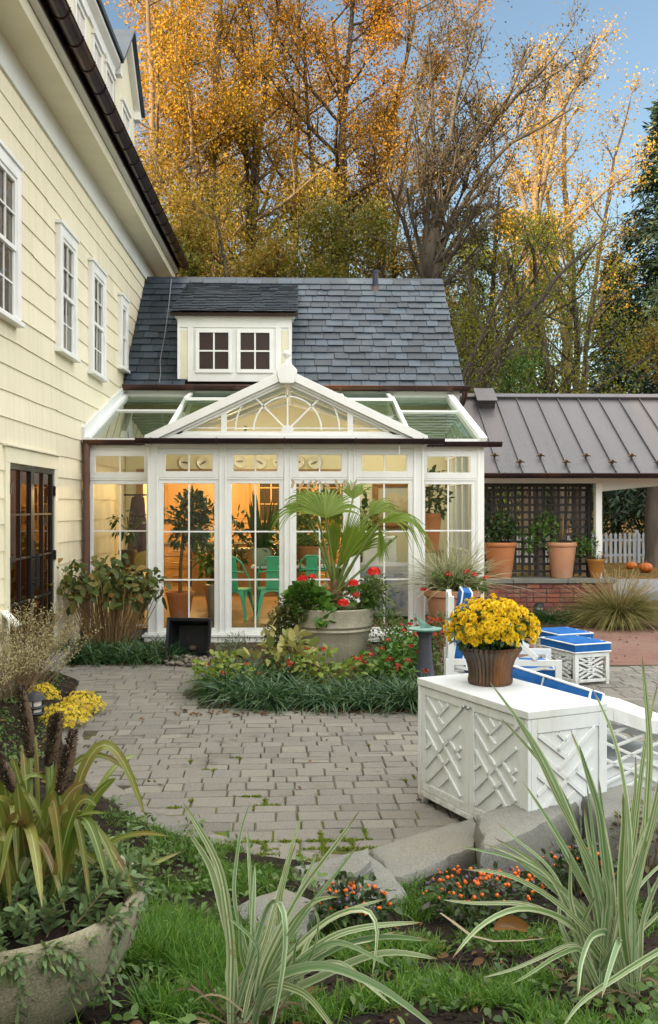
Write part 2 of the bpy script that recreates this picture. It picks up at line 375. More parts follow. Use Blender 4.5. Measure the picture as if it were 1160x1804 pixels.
def vnoise(x, y, s, seed=0):
    x = np.asarray(x) * s; y = np.asarray(y) * s
    return (np.sin(x * 1.3 + y * .7 + seed) + np.sin(x * .6 - y * 1.7 + 2.1 * seed) + np.sin(x * 2.7 + y * 2.1 + 1 + seed) * .5 + np.sin(-x * 3.1 + y * 2.6 + 3 * seed) * .4) / 2.9
def bed_h(x, y):
    d = edge_dist(x, y)
    h = np.where(d > 0, .012 + .055 * np.clip(d / .15, 0, 1) + .05 * np.clip(d, 0, 1) + .225 * np.clip(d - 1, 0, 2.4) , d * .6 - .06)
    w = np.clip(d / .4, 0, 1)
    return h + w * (.022 * vnoise(x, y, 4.2, 1) + .010 * vnoise(x, y, 13, 2) + .006 * vnoise(x, y, 37, 4))
# paver geometry
m, nt, N, Lk = newmat('cobble_paver'); v = coords(nt)
c = ramp(nt, island(nt), [(.085, .080, .070), (.17, .160, .138), (.12, .117, .108), (.195, .182, .152), (.10, .095, .083), (.145, .138, .12)])
c = mixc(nt, noise(nt, v, .55, 4, .6, .42, .7), c, (.165, .155, .132))
c = mixc(nt, noise(nt, v, 220, 2, .5, .45, .8), c, (.30, .285, .255))
c = mixc(nt, noise(nt, v, 120, 2, .5, .6, .85), c, (.09, .085, .075))
c = mixc(nt, noise(nt, v, 3.3, 6, .7, .56, .8), c, (.13, .13, .09))
c = mixc(nt, noise(nt, v, 1.7, 6, .75, .58, .70), c, (.075, .072, .058))
finish(m, nt, c, .88, bump=(noise(nt, v, 90, 4, .7, 0, 1), .5, .006), spec=.2)
pv = MB()
def in_island(x, y):     # the planted island in the middle of the patio
    return (((x + .02 - .55) / 1.95) ** 2 < 1 and 9.1 < y < 11.55 and x > -.86 - .25 * math.sin((y - 9) * 1.2) and x < 1.6)
JOINTS = []
def paver(cx, cy, w, d, ang, z=0):
    if cy < 7.6: JOINTS.append(((cx - w / 2, cy - d / 2), (cx - w / 2, cy + d / 2))); JOINTS.append(((cx - w / 2, cy - d / 2), (cx + w / 2, cy - d / 2)))
    w -= .006; d -= .006; e = .007
    t = R.normal(0, .0022, 4); zz_ = z + R.normal(0, .0018); ja = R.normal(0, .012)
    V = []
    for k, (ww, dd, h) in enumerate(((w, d, -.03), (w, d, -.010), (w - 2 * e, d - 2 * e, 0.))):
        for i, (a, b) in enumerate(((-1,-1),(1,-1),(1,1),(-1,1))):
            jx, jy = (R.normal(0, .0022), R.normal(0, .0022))
            V.append((a * ww / 2 + jx, b * dd / 2 + jy, h + zz_ + t[i]))
    c_, s_ = math.cos(ang + ja), math.sin(ang + ja)
    V = [(cx + a * c_ - b * s_, cy + a * s_ + b * c_, h) for a, b, h in V]
    pv.add(V, [(8,9,10,11)] + [(o+i, o+(i+1)%4, o+4+(i+1)%4, o+4+i) for o in (0, 4) for i in range(4)])
rowa = math.radians(1.5); y = 4.7; ri = 0
while y < 13.6:
    d = (.135, .20, .15, .175)[ri % 4]; ri += 1
    x = -3.4 + R.uniform(0, .2)
    while x < 4.3:
        w = R.choice([.13, .165, .20, .235, .275]); w2 = w
        cx, cy = x + w / 2, y + d / 2 + (x) * math.tan(rowa)
        x += w
        if cx < -3.06 or in_island(cx, cy): continue
        if edge_dist(np.array([cx]), np.array([cy]))[0] > -.125: continue
        zl = -.006 if edge_dist(np.array([cx]), np.array([cy]))[0] > -.36 else 0
        if cy > 11.35 + (.0 if cx > 2 else 2): continue
        if cy > 11.75 and cx < 1.9: continue
        if w > .24 and R.random() < .25:
            paver(cx, cy - d * .25, w, d * .5, rowa, zl); paver(cx, cy + d * .25, w, d * .5, rowa, zl)
        else: paver(cx, cy, w, d, rowa, zl)
    y += d
# soldier course along the curved edge
acc = 0
for a, b in zip(EP[:-1], EP[1:]):
    L = np.linalg.norm(b - a); n = max(1, int(round(L / .27))); dr = (b - a) / L; nr = np.array((-dr[1], dr[0]))
    for i in range(n):
        for row, dd in ((.095, .18),):
            p = a + dr * L * (i + .5) / n + nr * row
            paver(p[0], p[1], L / n, dd, math.atan2(dr[1], dr[0]), .001)
struct(pv, 'patio', m)
# bedding sheet below the pavers : sand, soil and moss in the joints
m, nt, N, Lk = newmat('paver_joints'); v = coords(nt)
c = mixc(nt, noise(nt, v, 12, 5), (.045, .04, .028), (.085, .075, .05))
gy = N.new('ShaderNodeSeparateXYZ'); Lk.new(v, gy.inputs[0])
mr = N.new('ShaderNodeMapRange'); mr.inputs[1].default_value = 7.0; mr.inputs[2].default_value = 5.6; Lk.new(gy.outputs[1], mr.inputs[0])
mm = N.new('ShaderNodeMath'); mm.operation = 'MULTIPLY'; Lk.new(mr.outputs[0], mm.inputs[0]); Lk.new(noise(nt, v, 2.2, 5, .7, .40, .56), mm.inputs[1])
m2 = N.new('ShaderNodeMath'); m2.operation = 'MAXIMUM'; m2.use_clamp = True; Lk.new(mm.outputs[0], m2.inputs[0])
m3 = N.new('ShaderNodeMath'); m3.operation = 'MULTIPLY'; m3.inputs[1].default_value = .7; Lk.new(noise(nt, v, 1.1, 5, .7, .58, .66), m3.inputs[0]); Lk.new(m3.outputs[0], m2.inputs[1])
c = mixc(nt, m2.outputs[0], c, (.11, .14, .012))
finish(m, nt, c, .95, bump=(noise(nt, v, 70, 4, .7, 0, 1), .8, .01), spec=.1)
struct(MB().quad((-3.12, 4.6, -.011), (4.4, 4.6, -.011), (4.4, 13.9, -.011), (-3.12, 13.9, -.011)), 'patio_bed', m)
# moss cushions standing in the joints near the steps
m = leafmat('moss', [(.13, .18, .012), (.19, .24, .022), (.10, .15, .012)], .9, .2)
mo = MB(); P = []
for a, b in JOINTS:
    L = math.hypot(b[0] - a[0], b[1] - a[1])
    for k in range(int(L / .006)):
        f = R.random(); x, yy = a[0] + (b[0] - a[0]) * f, a[1] + (b[1] - a[1]) * f; dd = -edge_dist(np.array([x]), np.array([yy]))[0]
        wgt = math.exp(-max(0, dd - .15) / .45) * min(1, max(0, (x + 1.5) / .8))
        if vnoise(x, yy, 3.7, 5) + .5 * vnoise(x, yy, 11, 2) > .95 - 1.05 * wgt and R.random() < .55: P.append((x, yy))
P = np.array(P)
P = np.repeat(P, 9, 0) + R.normal(0, .007, (len(P) * 9, 2))
B = np.column_stack([P, np.full(len(P), -.008)])
mo.leaves(B, np.column_stack([R.normal(0, .5, (len(P), 2)), np.ones(len(P))]), R.uniform(.010, .026, len(P)), .011)
struct(mo, 'moss', m, 'stuff')
# brick terrace
m, nt, N, Lk = newmat('terrace_brick'); v = coords(nt, (1, 1, 1))
bt = N.new('ShaderNodeTexBrick'); bt.inputs['Scale'].default_value = 1; bt.inputs['Brick Width'].default_value = .21; bt.inputs['Row Height'].default_value = .1; bt.inputs['Mortar Size'].default_value = .005
bt.inputs['Color1'].default_value = (.185, .068, .045, 1); bt.inputs['Color2'].default_value = (.13, .06, .045, 1); bt.inputs['Mortar'].default_value = (.07, .055, .045, 1); Lk.new(v, bt.inputs[0])
c = mixc(nt, noise(nt, v, 1.1, 5), bt.outputs[0], (.17, .10, .075)); c = mixc(nt, noise(nt, v, 14, 4, .6, .55, .8), c, (.08, .042, .03))
finish(m, nt, c, .85, bump=(bt.outputs[1], -.4, .006))
struct(MB().quad((1.75, 11.5, -.006), (12, 11.6, -.006), (12, 19.4, -.006), (1.75, 19.4, -.006)), 'brick_terrace', m)
# near garden bed (raised soil) : one sheet that meets the patio edge
st = .05
gx = np.arange(-3.15, 6.0, st); gyy = np.arange(.2, 11.8, st)
XX, YY = np.meshgrid(gx, gyy, indexing='ij'); ZZ = bed_h(XX, YY)
idx = np.arange(XX.size).reshape(XX.shape)
F = np.stack([idx[:-1, :-1], idx[1:, :-1], idx[1:, 1:], idx[:-1, 1:]], -1)
keep = edge_dist(XX, YY)[:-1, :-1] > -.12
keep &= ~((XX[:-1, :-1] > 1.55) & (YY[:-1, :-1] > 5.05))
V = np.stack([XX, YY, ZZ], -1).reshape(-1, 3)
struct(MB().add(V, F[keep]), 'garden_bed', M['soil'], smooth=80)
# planted island in the patio and the strip under the windows
def mound(name, outline, h, mat=M['mulch'], n=5):
    c = np.mean(outline, 0); mb = MB(); k = len(outline); V = [];
    for i in range(n + 1):
        f = 1 - i / n
        for p in outline: V.append((c[0] + (p[0] - c[0]) * f, c[1] + (p[1] - c[1]) * f, -.005 + h * math.sqrt(1 - f * f + 1e-9) + (R.normal(0, .012) if 0 < i else 0)))
    F = [(i * k + j, i * k + (j + 1) % k, (i + 1) * k + (j + 1) % k, (i + 1) * k + j) for i in range(n) for j in range(k)]
    mb.add(V, F); return struct(mb, name, mat, smooth=80)
isl = [(-1.05, 10.6), (-1.12, 10.0), (-1.02, 9.45), (-.7, 9.1), (-.2, 8.95), (.5, 8.9), (1.3, 8.9), (1.62, 9.1), (1.7, 10.2), (1.6, 11.6), (1.75, 12.6), (1.9, 13.4), (-.3, 13.42), (-.3, 12.2), (-.7, 11.3)]
mound('island_bed', isl, .10)
mound('wall_bed', [(-3.1, 12.0), (-2.2, 11.85), (-1.2, 11.75), (-.3, 12.2), (-.3, 13.42), (-2.0, 13.42), (-3.1, 13.8)], .08)
mound('brick_wall_bed', [(3.0, 15.2), (3.9, 15.0), (5.2, 15.0), (5.5, 15.4), (5.2, 16.1), (3.0, 16.1)], .06)
# ---------------------------------------------------------------- world, sun, camera
w = bpy.data.worlds.new('World'); SC.world = w; w.use_nodes = True
nt = w.node_tree; nt.nodes.clear()
sky = nt.nodes.new('ShaderNodeTexSky'); sky.sky_type = 'NISHITA'; sky.sun_disc = False
SUN_EL, SUN_AZ = math.radians(9.0), math.radians(-128)      # azimuth of the sun measured from +Y towards +X
sky.sun_elevation = SUN_EL; sky.sun_rotation = SUN_AZ; sky.air_density = 1.0; sky.dust_density = 1.6; sky.ozone_density = 1.2; sky.altitude = 50
bg = nt.nodes.new('ShaderNodeBackground'); bg.inputs[1].default_value = SKY
# made-up warm sky fill overhead, behind and right, added to brighten shaded walls; clear blue towards the trees
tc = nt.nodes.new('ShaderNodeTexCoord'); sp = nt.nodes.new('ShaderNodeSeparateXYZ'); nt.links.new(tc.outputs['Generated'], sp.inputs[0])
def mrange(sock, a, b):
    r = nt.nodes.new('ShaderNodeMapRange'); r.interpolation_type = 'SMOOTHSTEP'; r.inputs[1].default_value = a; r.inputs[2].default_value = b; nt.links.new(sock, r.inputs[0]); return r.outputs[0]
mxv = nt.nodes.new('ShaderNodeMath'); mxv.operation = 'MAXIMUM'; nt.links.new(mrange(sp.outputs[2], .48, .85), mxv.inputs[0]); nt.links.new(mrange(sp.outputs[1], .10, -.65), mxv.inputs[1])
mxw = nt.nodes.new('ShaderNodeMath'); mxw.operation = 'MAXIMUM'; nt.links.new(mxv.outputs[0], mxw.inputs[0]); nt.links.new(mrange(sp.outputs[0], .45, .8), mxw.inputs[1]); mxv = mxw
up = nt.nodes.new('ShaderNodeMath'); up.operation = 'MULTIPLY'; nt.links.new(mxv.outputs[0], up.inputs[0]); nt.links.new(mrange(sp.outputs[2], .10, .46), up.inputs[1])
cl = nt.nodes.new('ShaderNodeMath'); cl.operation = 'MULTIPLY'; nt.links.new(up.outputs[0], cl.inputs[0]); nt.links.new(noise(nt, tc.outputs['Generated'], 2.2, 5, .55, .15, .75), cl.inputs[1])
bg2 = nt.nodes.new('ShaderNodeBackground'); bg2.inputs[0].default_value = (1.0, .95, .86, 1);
vs = nt.nodes.new('ShaderNodeMath'); vs.operation = 'MULTIPLY'; vs.inputs[1].default_value = SKY_FILL; nt.links.new(cl.outputs[0], vs.inputs[0]); nt.links.new(vs.outputs[0], bg2.inputs[1])
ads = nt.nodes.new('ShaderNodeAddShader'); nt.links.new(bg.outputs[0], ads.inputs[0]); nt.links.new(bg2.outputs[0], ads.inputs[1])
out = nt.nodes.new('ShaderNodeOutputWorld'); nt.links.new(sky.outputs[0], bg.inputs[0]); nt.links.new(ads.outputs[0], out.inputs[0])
sd = bpy.data.lights.new('sun', 'SUN'); sd.energy = 2.5; sd.angle = math.radians(.6); sd.color = (1, .74, .42)
so = bpy.data.objects.new('sun', sd); COL.objects.link(so)
to_sun = Vector((math.sin(SUN_AZ) * math.cos(SUN_EL), math.cos(SUN_AZ) * math.cos(SUN_EL), math.sin(SUN_EL)))
so.rotation_euler = to_sun.to_track_quat('Z', 'Y').to_euler(); so.location = (0, 0, 30)
cd = bpy.data.cameras.new('camera'); cam = bpy.data.objects.new('camera', cd); COL.objects.link(cam)
cam.location = (0, 0, EYE); cam.rotation_euler = (PI / 2, 0, -YAW)
cd.sensor_fit = 'VERTICAL'; cd.sensor_height = 36; cd.lens = FOC / 1804 * 36; cd.shift_y = -(902 - HY) / 1804; cd.clip_start = .05; cd.clip_end = 2000
SC.camera = cam
SC.view_settings.view_transform = 'Standard'; SC.view_settings.look = 'None'; SC.view_settings.exposure = 2.3; SC.view_settings.gamma = 1
SC.cycles.max_bounces = 8; SC.cycles.transparent_max_bounces = 16; SC.cycles.diffuse_bounces = 4; SC.cycles.glossy_bounces = 3; SC.cycles.transmission_bounces = 4
SC.cycles.use_denoising = True; SC.cycles.sample_clamp_indirect = 6
# ================================================================= LEFT HOUSE
HX = -3.1
house = thing('clapboard_house', 'tall cream clapboard house with copper gutter and dark french doors', 'house', (HX, 12, 0))
Y0, Y1 = -16.0, 21.0
DOOR = (10.33, 12.22, .2, 2.37)
core = MB(); core.box((-11, Y0, -.1), (HX - .05 - 2.6, Y1, 6.8))
core.box((HX - 2.65, Y0, -.1), (HX - .045, DOOR[0] - .05, 6.8)); core.box((HX - 2.65, DOOR[1] + .05, -.1), (HX - .045, Y1, 6.8)); core.box((HX - 2.65, DOOR[0] - .05, 2.9), (HX - .045, DOOR[1] + .05, 6.8))
core.build('wall_core', M['creamtrim'], house)
sid = MB(); z = 2.0 - 7 * .281
def course(ya, yb, z0, z1):
    n = max(2, int((yb - ya) / .45)); ys = np.linspace(ya, yb, n + 1)
    off = np.cumsum(R.normal(0, .004, n + 1)); off -= np.linspace(off[0], off[-1], n + 1)
    if R.random() < .5:
        k = R.integers(1, n + 1); off[k:] += R.choice([-.012, .012])
    V = []
    for y_, o in zip(ys, off): V += [(HX - .022, y_, z0 + o + .003), (HX, y_, z0 + o), (HX - .014, y_, z1 + .02)]
    F = []
    for i in range(n): F += [(3*i+1, 3*i+4, 3*i+5, 3*i+2), (3*i, 3*i+3, 3*i+4, 3*i+1)]
    sid.add(V, F)
while z < 6.45:
    z1 = min(z + .281, 6.47)
    segs = [(Y0, DOOR[0] - .12), (DOOR[1] + .12, Y1)] if z < DOOR[3] + .1 else [(Y0, Y1)]
    for a, b in segs:
        y_ = a
        while y_ < b - .01:
            e = min(b, y_ + R.uniform(2.5, 4.5)); e = b if b - e < 1 else e
            course(y_, e - .004, z, z1); y_ = e
    z += .281
sid.build('siding', M['cream'], house)
# frieze, cove, fascia, soffit
fr = MB()
fr.prism([(HX - .04, 6.45), (HX + .02, 6.45), (HX + .02, 6.85), (HX - .04, 6.85)], 1, Y0, Y1 - .002)
fr.build('frieze', M['frieze'], house)
cv = MB()
pr = [(HX + .02, 6.83), (HX + .05, 6.83), (HX + .055, 6.87), (HX + .10, 6.90), (HX + .17, 6.915), (HX + .25, 6.925), (HX + .34, 6.935), (HX + .38, 6.945)]
cv.prism(pr + [(HX + .38, 7.05), (HX + .02, 7.05)], 1, Y0, Y1)
cv.build('cove', M['frieze'], house, smooth=50)
fs = MB(); fs.prism([(HX + .385, 6.955), (HX + .46, 6.975), (HX + .46, 7.15), (HX + .385, 7.15)], 1, Y0, Y1 + .02); fs.build('fascia', M['frieze'], house)
eb = MB(); eb.prism([(HX + .462, 6.99), (HX + .475, 6.99), (HX + .475, 7.17), (HX + .462, 7.17)], 1, Y0, Y1 + .03); eb.build('drip_edge', M['gutterdark'], house)
def half_gutter(mb, a, b, r, br=None, brackets=()):
    """half round trough from a to b (horizontal), open at the top, with a rolled bead and end caps"""
    a = np.array(a, float); b = np.array(b, float); d = (b - a) / np.linalg.norm(b - a); s = np.array((-d[1], d[0], 0))
    th = np.linspace(PI, 2 * PI, 11); rows = []
    for p in (a, b):
        rows.append([p + s * r * math.cos(t) + np.array((0, 0, 1)) * r * math.sin(t) for t in th])
        rows.append([p + s * r * .93 * math.cos(t) + np.array((0, 0, 1)) * r * .93 * math.sin(t) for t in th])
    V = np.concatenate(rows); n = 11
    mb.add(V, [(i, i+1, 2*n+i+1, 2*n+i) for i in range(n-1)] + [(n+i, 3*n+i, 3*n+i+1, n+i+1) for i in range(n-1)] + [tuple(range(n)), tuple(range(2*n, 3*n))[::-1]])
    for sg in (-1, 1):
        mb.tube([a + s * r * sg, b + s * r * sg], r * .13, 6)
    for t in brackets:
        p = a + (b - a) * t
        mb.tube([p + s * (r * 1.05) * math.cos(q) + np.array((0, 0, 1)) * r * 1.06 * math.sin(q) for q in np.linspace(PI * .93, 2.07 * PI, 9)], r * .10, 5)
        mb.ball(p + s * r * 1.12 * math.cos(PI) + np.array((0, 0, -.02)), r * .16, 6, 4)
gt = MB(); half_gutter(gt, (HX + .575, Y0, 7.13), (HX + .575, Y1 + .05, 7.13), .098, brackets=(np.arange(3.4, 21, .62) - Y0) / (Y1 + .05 - Y0))
gt.build('gutter', M['gutterdark'], house, smooth=40)
# main roof
rf = MB(); rf.prism([(HX + .50, 7.17), (HX + .56, 7.24), (-7.8, 12.1), (-12.1, 7.24), (-12.0, 7.17), (-7.8, 12.0)], 1, Y0 - .3, Y1 + .15); rf.build('roof', M['slate'], house)
gb = MB(); gb.prism([(HX + .38, 6.79), (HX + .38, 7.05), (-7.8, 11.98), (-11.9, 7.1), (-11.9, 6.79)], 1, Y0 + .001, Y1 - .001); gb.build('gable_wall', M['creamtrim'], house)
# double hung windows
def dh_window(ya, yb, za, zb, small=False):
    tw = .135; wm = MB(); X = HX
    wm.box((X - .06, ya, za + .001), (X + .064, ya + tw, zb)); wm.box((X - .06, yb - tw, za + .001), (X + .064, yb, zb)); wm.box((X - .06, ya + tw, zb - tw), (X + .063, yb - tw, zb - .001))
    wm.box((X - .06, ya - .03, zb), (X + .085, yb + .03, zb + .045))
    wm.box((X - .06, ya - .03, za - .05), (X + .095, yb + .03, za))
    f = wm.build('window', M['white'], house, bevel=.004)
    ia, ib, ja, jb = ya + tw, yb - tw, za, zb - tw
    s = MB(); zm = (ja + jb) / 2; st = .045
    for (z0, z1, xo) in ((ja, zm + .02, .012), (zm - .02, jb, .030)):
        x0, x1 = X - .02 + xo, X + .018 + xo
        s.box((x0, ia, z0), (x1, ia + st, z1)); s.box((x0, ib - st, z0), (x1, ib, z1)); s.box((x0, ia + st, z0), (x1 - .001, ib - st, z0 + st)); s.box((x0, ia + st, z1 - st), (x1 - .001, ib - st, z1))
        if not small:
            ym = (ia + ib) / 2
            s.box((x0 + .012, ym - .009, z0 + st), (x1 - .006, ym + .009, z1 - st)); s.box((x0 + .012, ia + st, (z0 + z1) / 2 - .009), (x1 - .007, ib - st, (z0 + z1) / 2 + .009))
    s.build('sash', M['white'], f)
    p = MB(); p.quad((X + .014, ia, ja), (X + .014, ib, ja), (X + .014, ib, jb), (X + .014, ia, jb)); p.build('pane', M['darkglass'], f)
    b = MB(); b.box((X - .04, ia + .001, ja + .001), (X + .004, ib - .001, jb - .001)); b.build('blind', M['blind'], f)
for a in ((5.5, 6.5, 3.9, 5.56, 0), (7.75, 8.75, 3.9, 5.56, 0), (9.62, 10.6, 3.9, 5.56, 0), (12.33, 13.27, 3.92, 5.5, 0), (14.2, 15.2, 3.9, 5.5, 0), (16.5, 17.15, 4.3, 5.5, 1)): dh_window(*a)
# french door pair with warm room behind
tr = MB(); a, b, zb, zt = DOOR[0], DOOR[1], DOOR[2], DOOR[3]
tr.box((HX - .05, a - .13, -.02), (HX + .022, a, zt + .001)); tr.box((HX - .05, b, -.02), (HX + .022, b + .13, zt + .001)); tr.box((HX - .05, a - .13, zt), (HX + .024, b + .13, zt + .17)); tr.box((HX - .05, a - .16, zt + .17), (HX + .05, b + .16, zt + .195))
tr.build('door_surround', M['creamtrim'], house, bevel=.004)
def leaf_door(ya, yb, hinge):
    d = MB(); x0, x1 = HX - .05, HX + .0; st = .065
    d.box((x0, ya, zb), (x1, ya + st, zt)); d.box((x0, yb - st, zb), (x1, yb, zt)); d.box((x0, ya + st, zt - st), (x1 - .001, yb - st, zt - .0005)); d.box((x0, ya + st, zb), (x1 - .001, yb - st, zb + .14))
    ym = (ya + yb) / 2; d.box((x0 + .014, ym - .012, zb + .14), (x1 - .004, ym + .012, zt - st))
    for k in (1, 2, 3):
        zz_ = zb + .14 + (zt - st - zb - .14) * k / 4
        d.box((x0 + .014, ya + st, zz_ - .012), (x1 - .006, yb - st, zz_ + .012))
    f = d.build('door', M['black'], house, bevel=.003)
    p = MB(); p.quad((HX - .03, ya + st, zb + .14), (HX - .03, yb - st, zb + .14), (HX - .03, yb - st, zt - st), (HX - .03, ya + st, zt - st)); p.build('pane', M['darkglass'], f)
    h = MB(); yy = yb - .035 if hinge == 'a' else ya + .035
    h.tube([(HX + .055, yy, .98), (HX + .055, yy, 1.36)], .011, 8); h.tube([(HX, yy, 1.02), (HX + .055, yy, 1.02)], .008, 6); h.tube([(HX, yy, 1.32), (HX + .055, yy, 1.32)], .008, 6)
    h.build('handle', M['black'], f, smooth=40)
    hg = MB(); yy = ya + .01 if hinge == 'a' else yb - .01
    for z_ in (.5, 1.3, 2.1): hg.box((HX + .001, yy - .02, z_ - .06), (HX + .03, yy + .02, z_ + .06))
    hg.build('hinge', M['black'], f)
leaf_door(a, (a + b) / 2 - .002, 'a'); leaf_door((a + b) / 2 + .002, b, 'b')
room = MB(); x0, x1 = HX - 2.6, HX - .052
room.quad((x0, a - .05, zb - .01), (x1, a - .05, zb - .01), (x1, b + .05, zb - .01), (x0, b + .05, zb - .01)); room.build('room_floor', M['woodfloor'], house)
m = stuffmat('room_wood', (.16, .07, .025), (.11, .05, .02), 2, .5, bump=.05)
room = MB(); room.quad((x0 + .005, a - .05, 0), (x0 + .005, b + .05, 0), (x0 + .005, b + .05, 2.9), (x0 + .005, a - .05, 2.9)); room.quad((x0, b + .045, 0), (x1, b + .045, 0), (x1, b + .045, 2.9), (x0, b + .045, 2.9)); room.quad((x0, a - .045, 0), (x0, a - .045, 2.9), (x1, a - .045, 2.9), (x1, a - .045, 0)); room.quad((x0, a - .05, 2.895), (x0, b + .05, 2.895), (x1, b + .05, 2.895), (x1, a - .05, 2.895)); room.build('room_wall', m, house)
# step below the door
stp = MB(); stp.box((HX, 9.0, -.03), (HX + .30, 12.7, .14)); tag(stp.build('door_step', M['bluestone'], bevel=.015), 'low grey stone step along the house wall below the french doors', 'step')
bk = MB()
for k, zz_ in enumerate((.55, .95, 1.35, 1.75, 2.1)):
    bk.box((HX - 2.5, 10.45, zz_), (HX - 2.15, 12.1, zz_ + .03))
bk.box((HX - 2.55, 10.4, .2), (HX - 2.5, 12.15, 2.2)); bk.box((HX - 2.5, 10.4, .2), (HX - 2.15, 10.45, 2.2)); bk.box((HX - 2.5, 12.1, .2), (HX - 2.15, 12.15, 2.2)); bk.box((HX - 2.5, 11.25, .21), (HX - 2.151, 11.29, 2.19))
t = thing('bookcase', 'wooden shelf unit glowing inside the french doors', 'bookcase', (HX - 2.3, 11.3, .2)); bk.build('shelf', M['wood'], t)
bks = MB()
for zz_ in (.58, .98, 1.38, 1.78):
    y_ = 10.5
    while y_ < 12.0:
        w_ = R.uniform(.02, .06); bks.box((HX - 2.48, y_, zz_ + .001), (HX - 2.2, y_ + w_ - .002, zz_ + R.uniform(.18, .3))); y_ += w_ + (R.random() < .1) * .15
m, nt, N, Lk = newmat('books'); finish(m, nt, ramp(nt, island(nt), [(.3, .05, .03), (.5, .35, .15), (.15, .12, .1), (.55, .45, .3), (.2, .25, .1)]), .7)
bks.build('books', m, t)
# vent hood
vt = thing('dryer_vent', 'small cream louvred vent flap on the house wall left of the doors', 'vent', (HX, 10.1, .7))
v = MB(); v.box((HX - .01, 10.0, .60), (HX + .03, 10.2, .82)); v.build('base', M['creamtrim'], vt, bevel=.004)
v = MB(); v.add([(HX + .03, 10.0, .80), (HX + .03, 10.2, .80), (HX + .17, 10.2, .66), (HX + .17, 10.0, .66), (HX + .03, 10.0, .82), (HX + .03, 10.2, .82), (HX + .175, 10.2, .68), (HX + .175, 10.0, .68)], [(0,3,2,1),(4,5,6,7),(0,1,5,4),(1,2,6,5),(2,3,7,6),(3,0,4,7)]); v.build('flap', M['white'], vt)
# dormers
DX = -3.0
def dwin(par, ya, yb, za, zb):
    w_ = MB(); t = .07
    w_.box((DX - .03, ya, za), (DX + .03, ya + t, zb)); w_.box((DX - .03, yb - t, za), (DX + .03, yb, zb)); w_.box((DX - .03, ya + t, zb - t), (DX + .029, yb - t, zb - .001)); w_.box((DX - .03, ya + t, za), (DX + .029, yb - t, za + t))
    w_.box((DX - .03, ya - .02, zb), (DX + .06, yb + .02, zb + .05))
    ym = (ya + yb) / 2; w_.box((DX - .02, ym - .012, za + t), (DX + .012, ym + .012, zb - t))
    for k in (1, 2, 3):
        zz_ = za + t + (zb - za - 2 * t) * k / 4; w_.box((DX - .02, ya + t, zz_ - .01), (DX + .010, yb - t, zz_ + .01))
    w_.build('window', M['white'], par)
    p = MB(); p.quad((DX + .004, ya + t, za + t), (DX + .004, yb - t, za + t), (DX + .004, yb - t, zb - t), (DX + .004, ya + t, zb - t)); p.build('pane', M['blind'], par)
d1 = MB(); d1.box((-6.5, 9.0, 7.2), (DX, 15.45, 8.95)); d1 = d1.build('dormer', M['creamtrim'], house)
for y_ in (9.6, 10.8, 11.75, 12.85, 13.95, 14.85): dwin(d1, y_, y_ + .62, 7.55, 8.7)
cr = MB(); cr.prism([(DX, 8.8), (DX + .03, 8.8), (DX + .04, 8.9), (DX + .12, 8.98), (DX + .12, 9.04), (DX, 9.04)], 1, 8.9, 15.55); cr.build('cornice', M['white'], d1)
rr = MB(); rr.prism([(DX + .16, 9.045), (DX + .17, 9.10), (-6.6, 11.0), (-6.6, 10.9)], 1, 8.85, 15.62); rr.build('roof', M['slate'], d1)
gc, gh = 16.6, .92
d2 = MB(); d2.prism([(gc - gh, 7.2), (gc + gh, 7.2), (gc + gh, 9.05), (gc, 9.9), (gc - gh, 9.05)], 0, -6.5, DX); d2 = d2.build('dormer', M['creamtrim'], house)
dwin(d2, gc - .42, gc + .32, 7.55, 8.68)
cr = MB()
for sg in (-1, 1):
    cr.bar((DX + .05, gc, 9.92), (DX + .05, gc + sg * (gh + .1), 8.99), .10, .13, (0, 0, 1)); cr.box((DX, gc + sg * gh - .09, 8.86), (DX + .11, gc + sg * gh + .09, 9.0))
cr.build('cornice', M['white'], d2)
rr = MB()
for sg in (-1, 1):
    e = np.array((gc + sg * (gh + .16), 8.99)); p = np.array((gc, 10.02))
    rr.prism([tuple(e), tuple(p), tuple(p + (0, .05)), tuple(e + (0, .05))] if sg > 0 else [tuple(p), tuple(e), tuple(e + (0, .05)), tuple(p + (0, .05))], 0, -6.6, DX + .17)
rr.build('roof', M['slate'], d2)

# ================================================================= SLATE COTTAGE
cot = thing('slate_roof_cottage', 'low cream wing with blue slate roof and a twin window dormer', 'cottage', (0, 18, 0))
XL, XR, YF = HX + .005, 2.75, 17.15
OPN = (-2.78, .72, .2, 2.45)
w_ = MB(); w_.box((OPN[0], YF, OPN[3]), (OPN[1], YF + .2, 3.9)); w_.box((XL, YF, .0), (OPN[0], YF + .2, 3.9)); w_.box((OPN[1], YF, 0), (XR, YF + .2, 3.9))
w_.box((XR - .2, YF + .2, 0), (XR, 21.7, 3.9)); w_.box((XL, 21.7, 0), (XR, 21.9, 3.9))
w_.prism([(YF, 3.901), (21.9, 3.901), (19.45, 6.3)], 0, XR - .2, XR); w_.build('wall', M['plaster'], cot)
sf = MB(); sf.box((XL, 16.93, 3.70), (XR + .05, YF - .001, 3.94)); sf.build('fascia', M['white'], cot)
sl = np.array((0, 2.6, 2.52)); SLn = np.linalg.norm(sl); su = sl / SLn; nn = np.array((0, -su[2], su[1]))
E0 = np.array((0, 16.86, 3.97))
rf = MB(); a0 = E0 - nn * .05
rf.add([tuple(np.array((XL, 0, 0)) + a0), tuple(np.array((XR + .1, 0, 0)) + a0), tuple(np.array((XR + .1, 0, 0)) + a0 + sl), tuple(np.array((XL, 0, 0)) + a0 + sl), (XR + .1, 22.2, 3.9), (XL, 22.2, 3.9)], [(0,1,2,3), (3,2,4,5), (0,3,5), (1,4,2)])
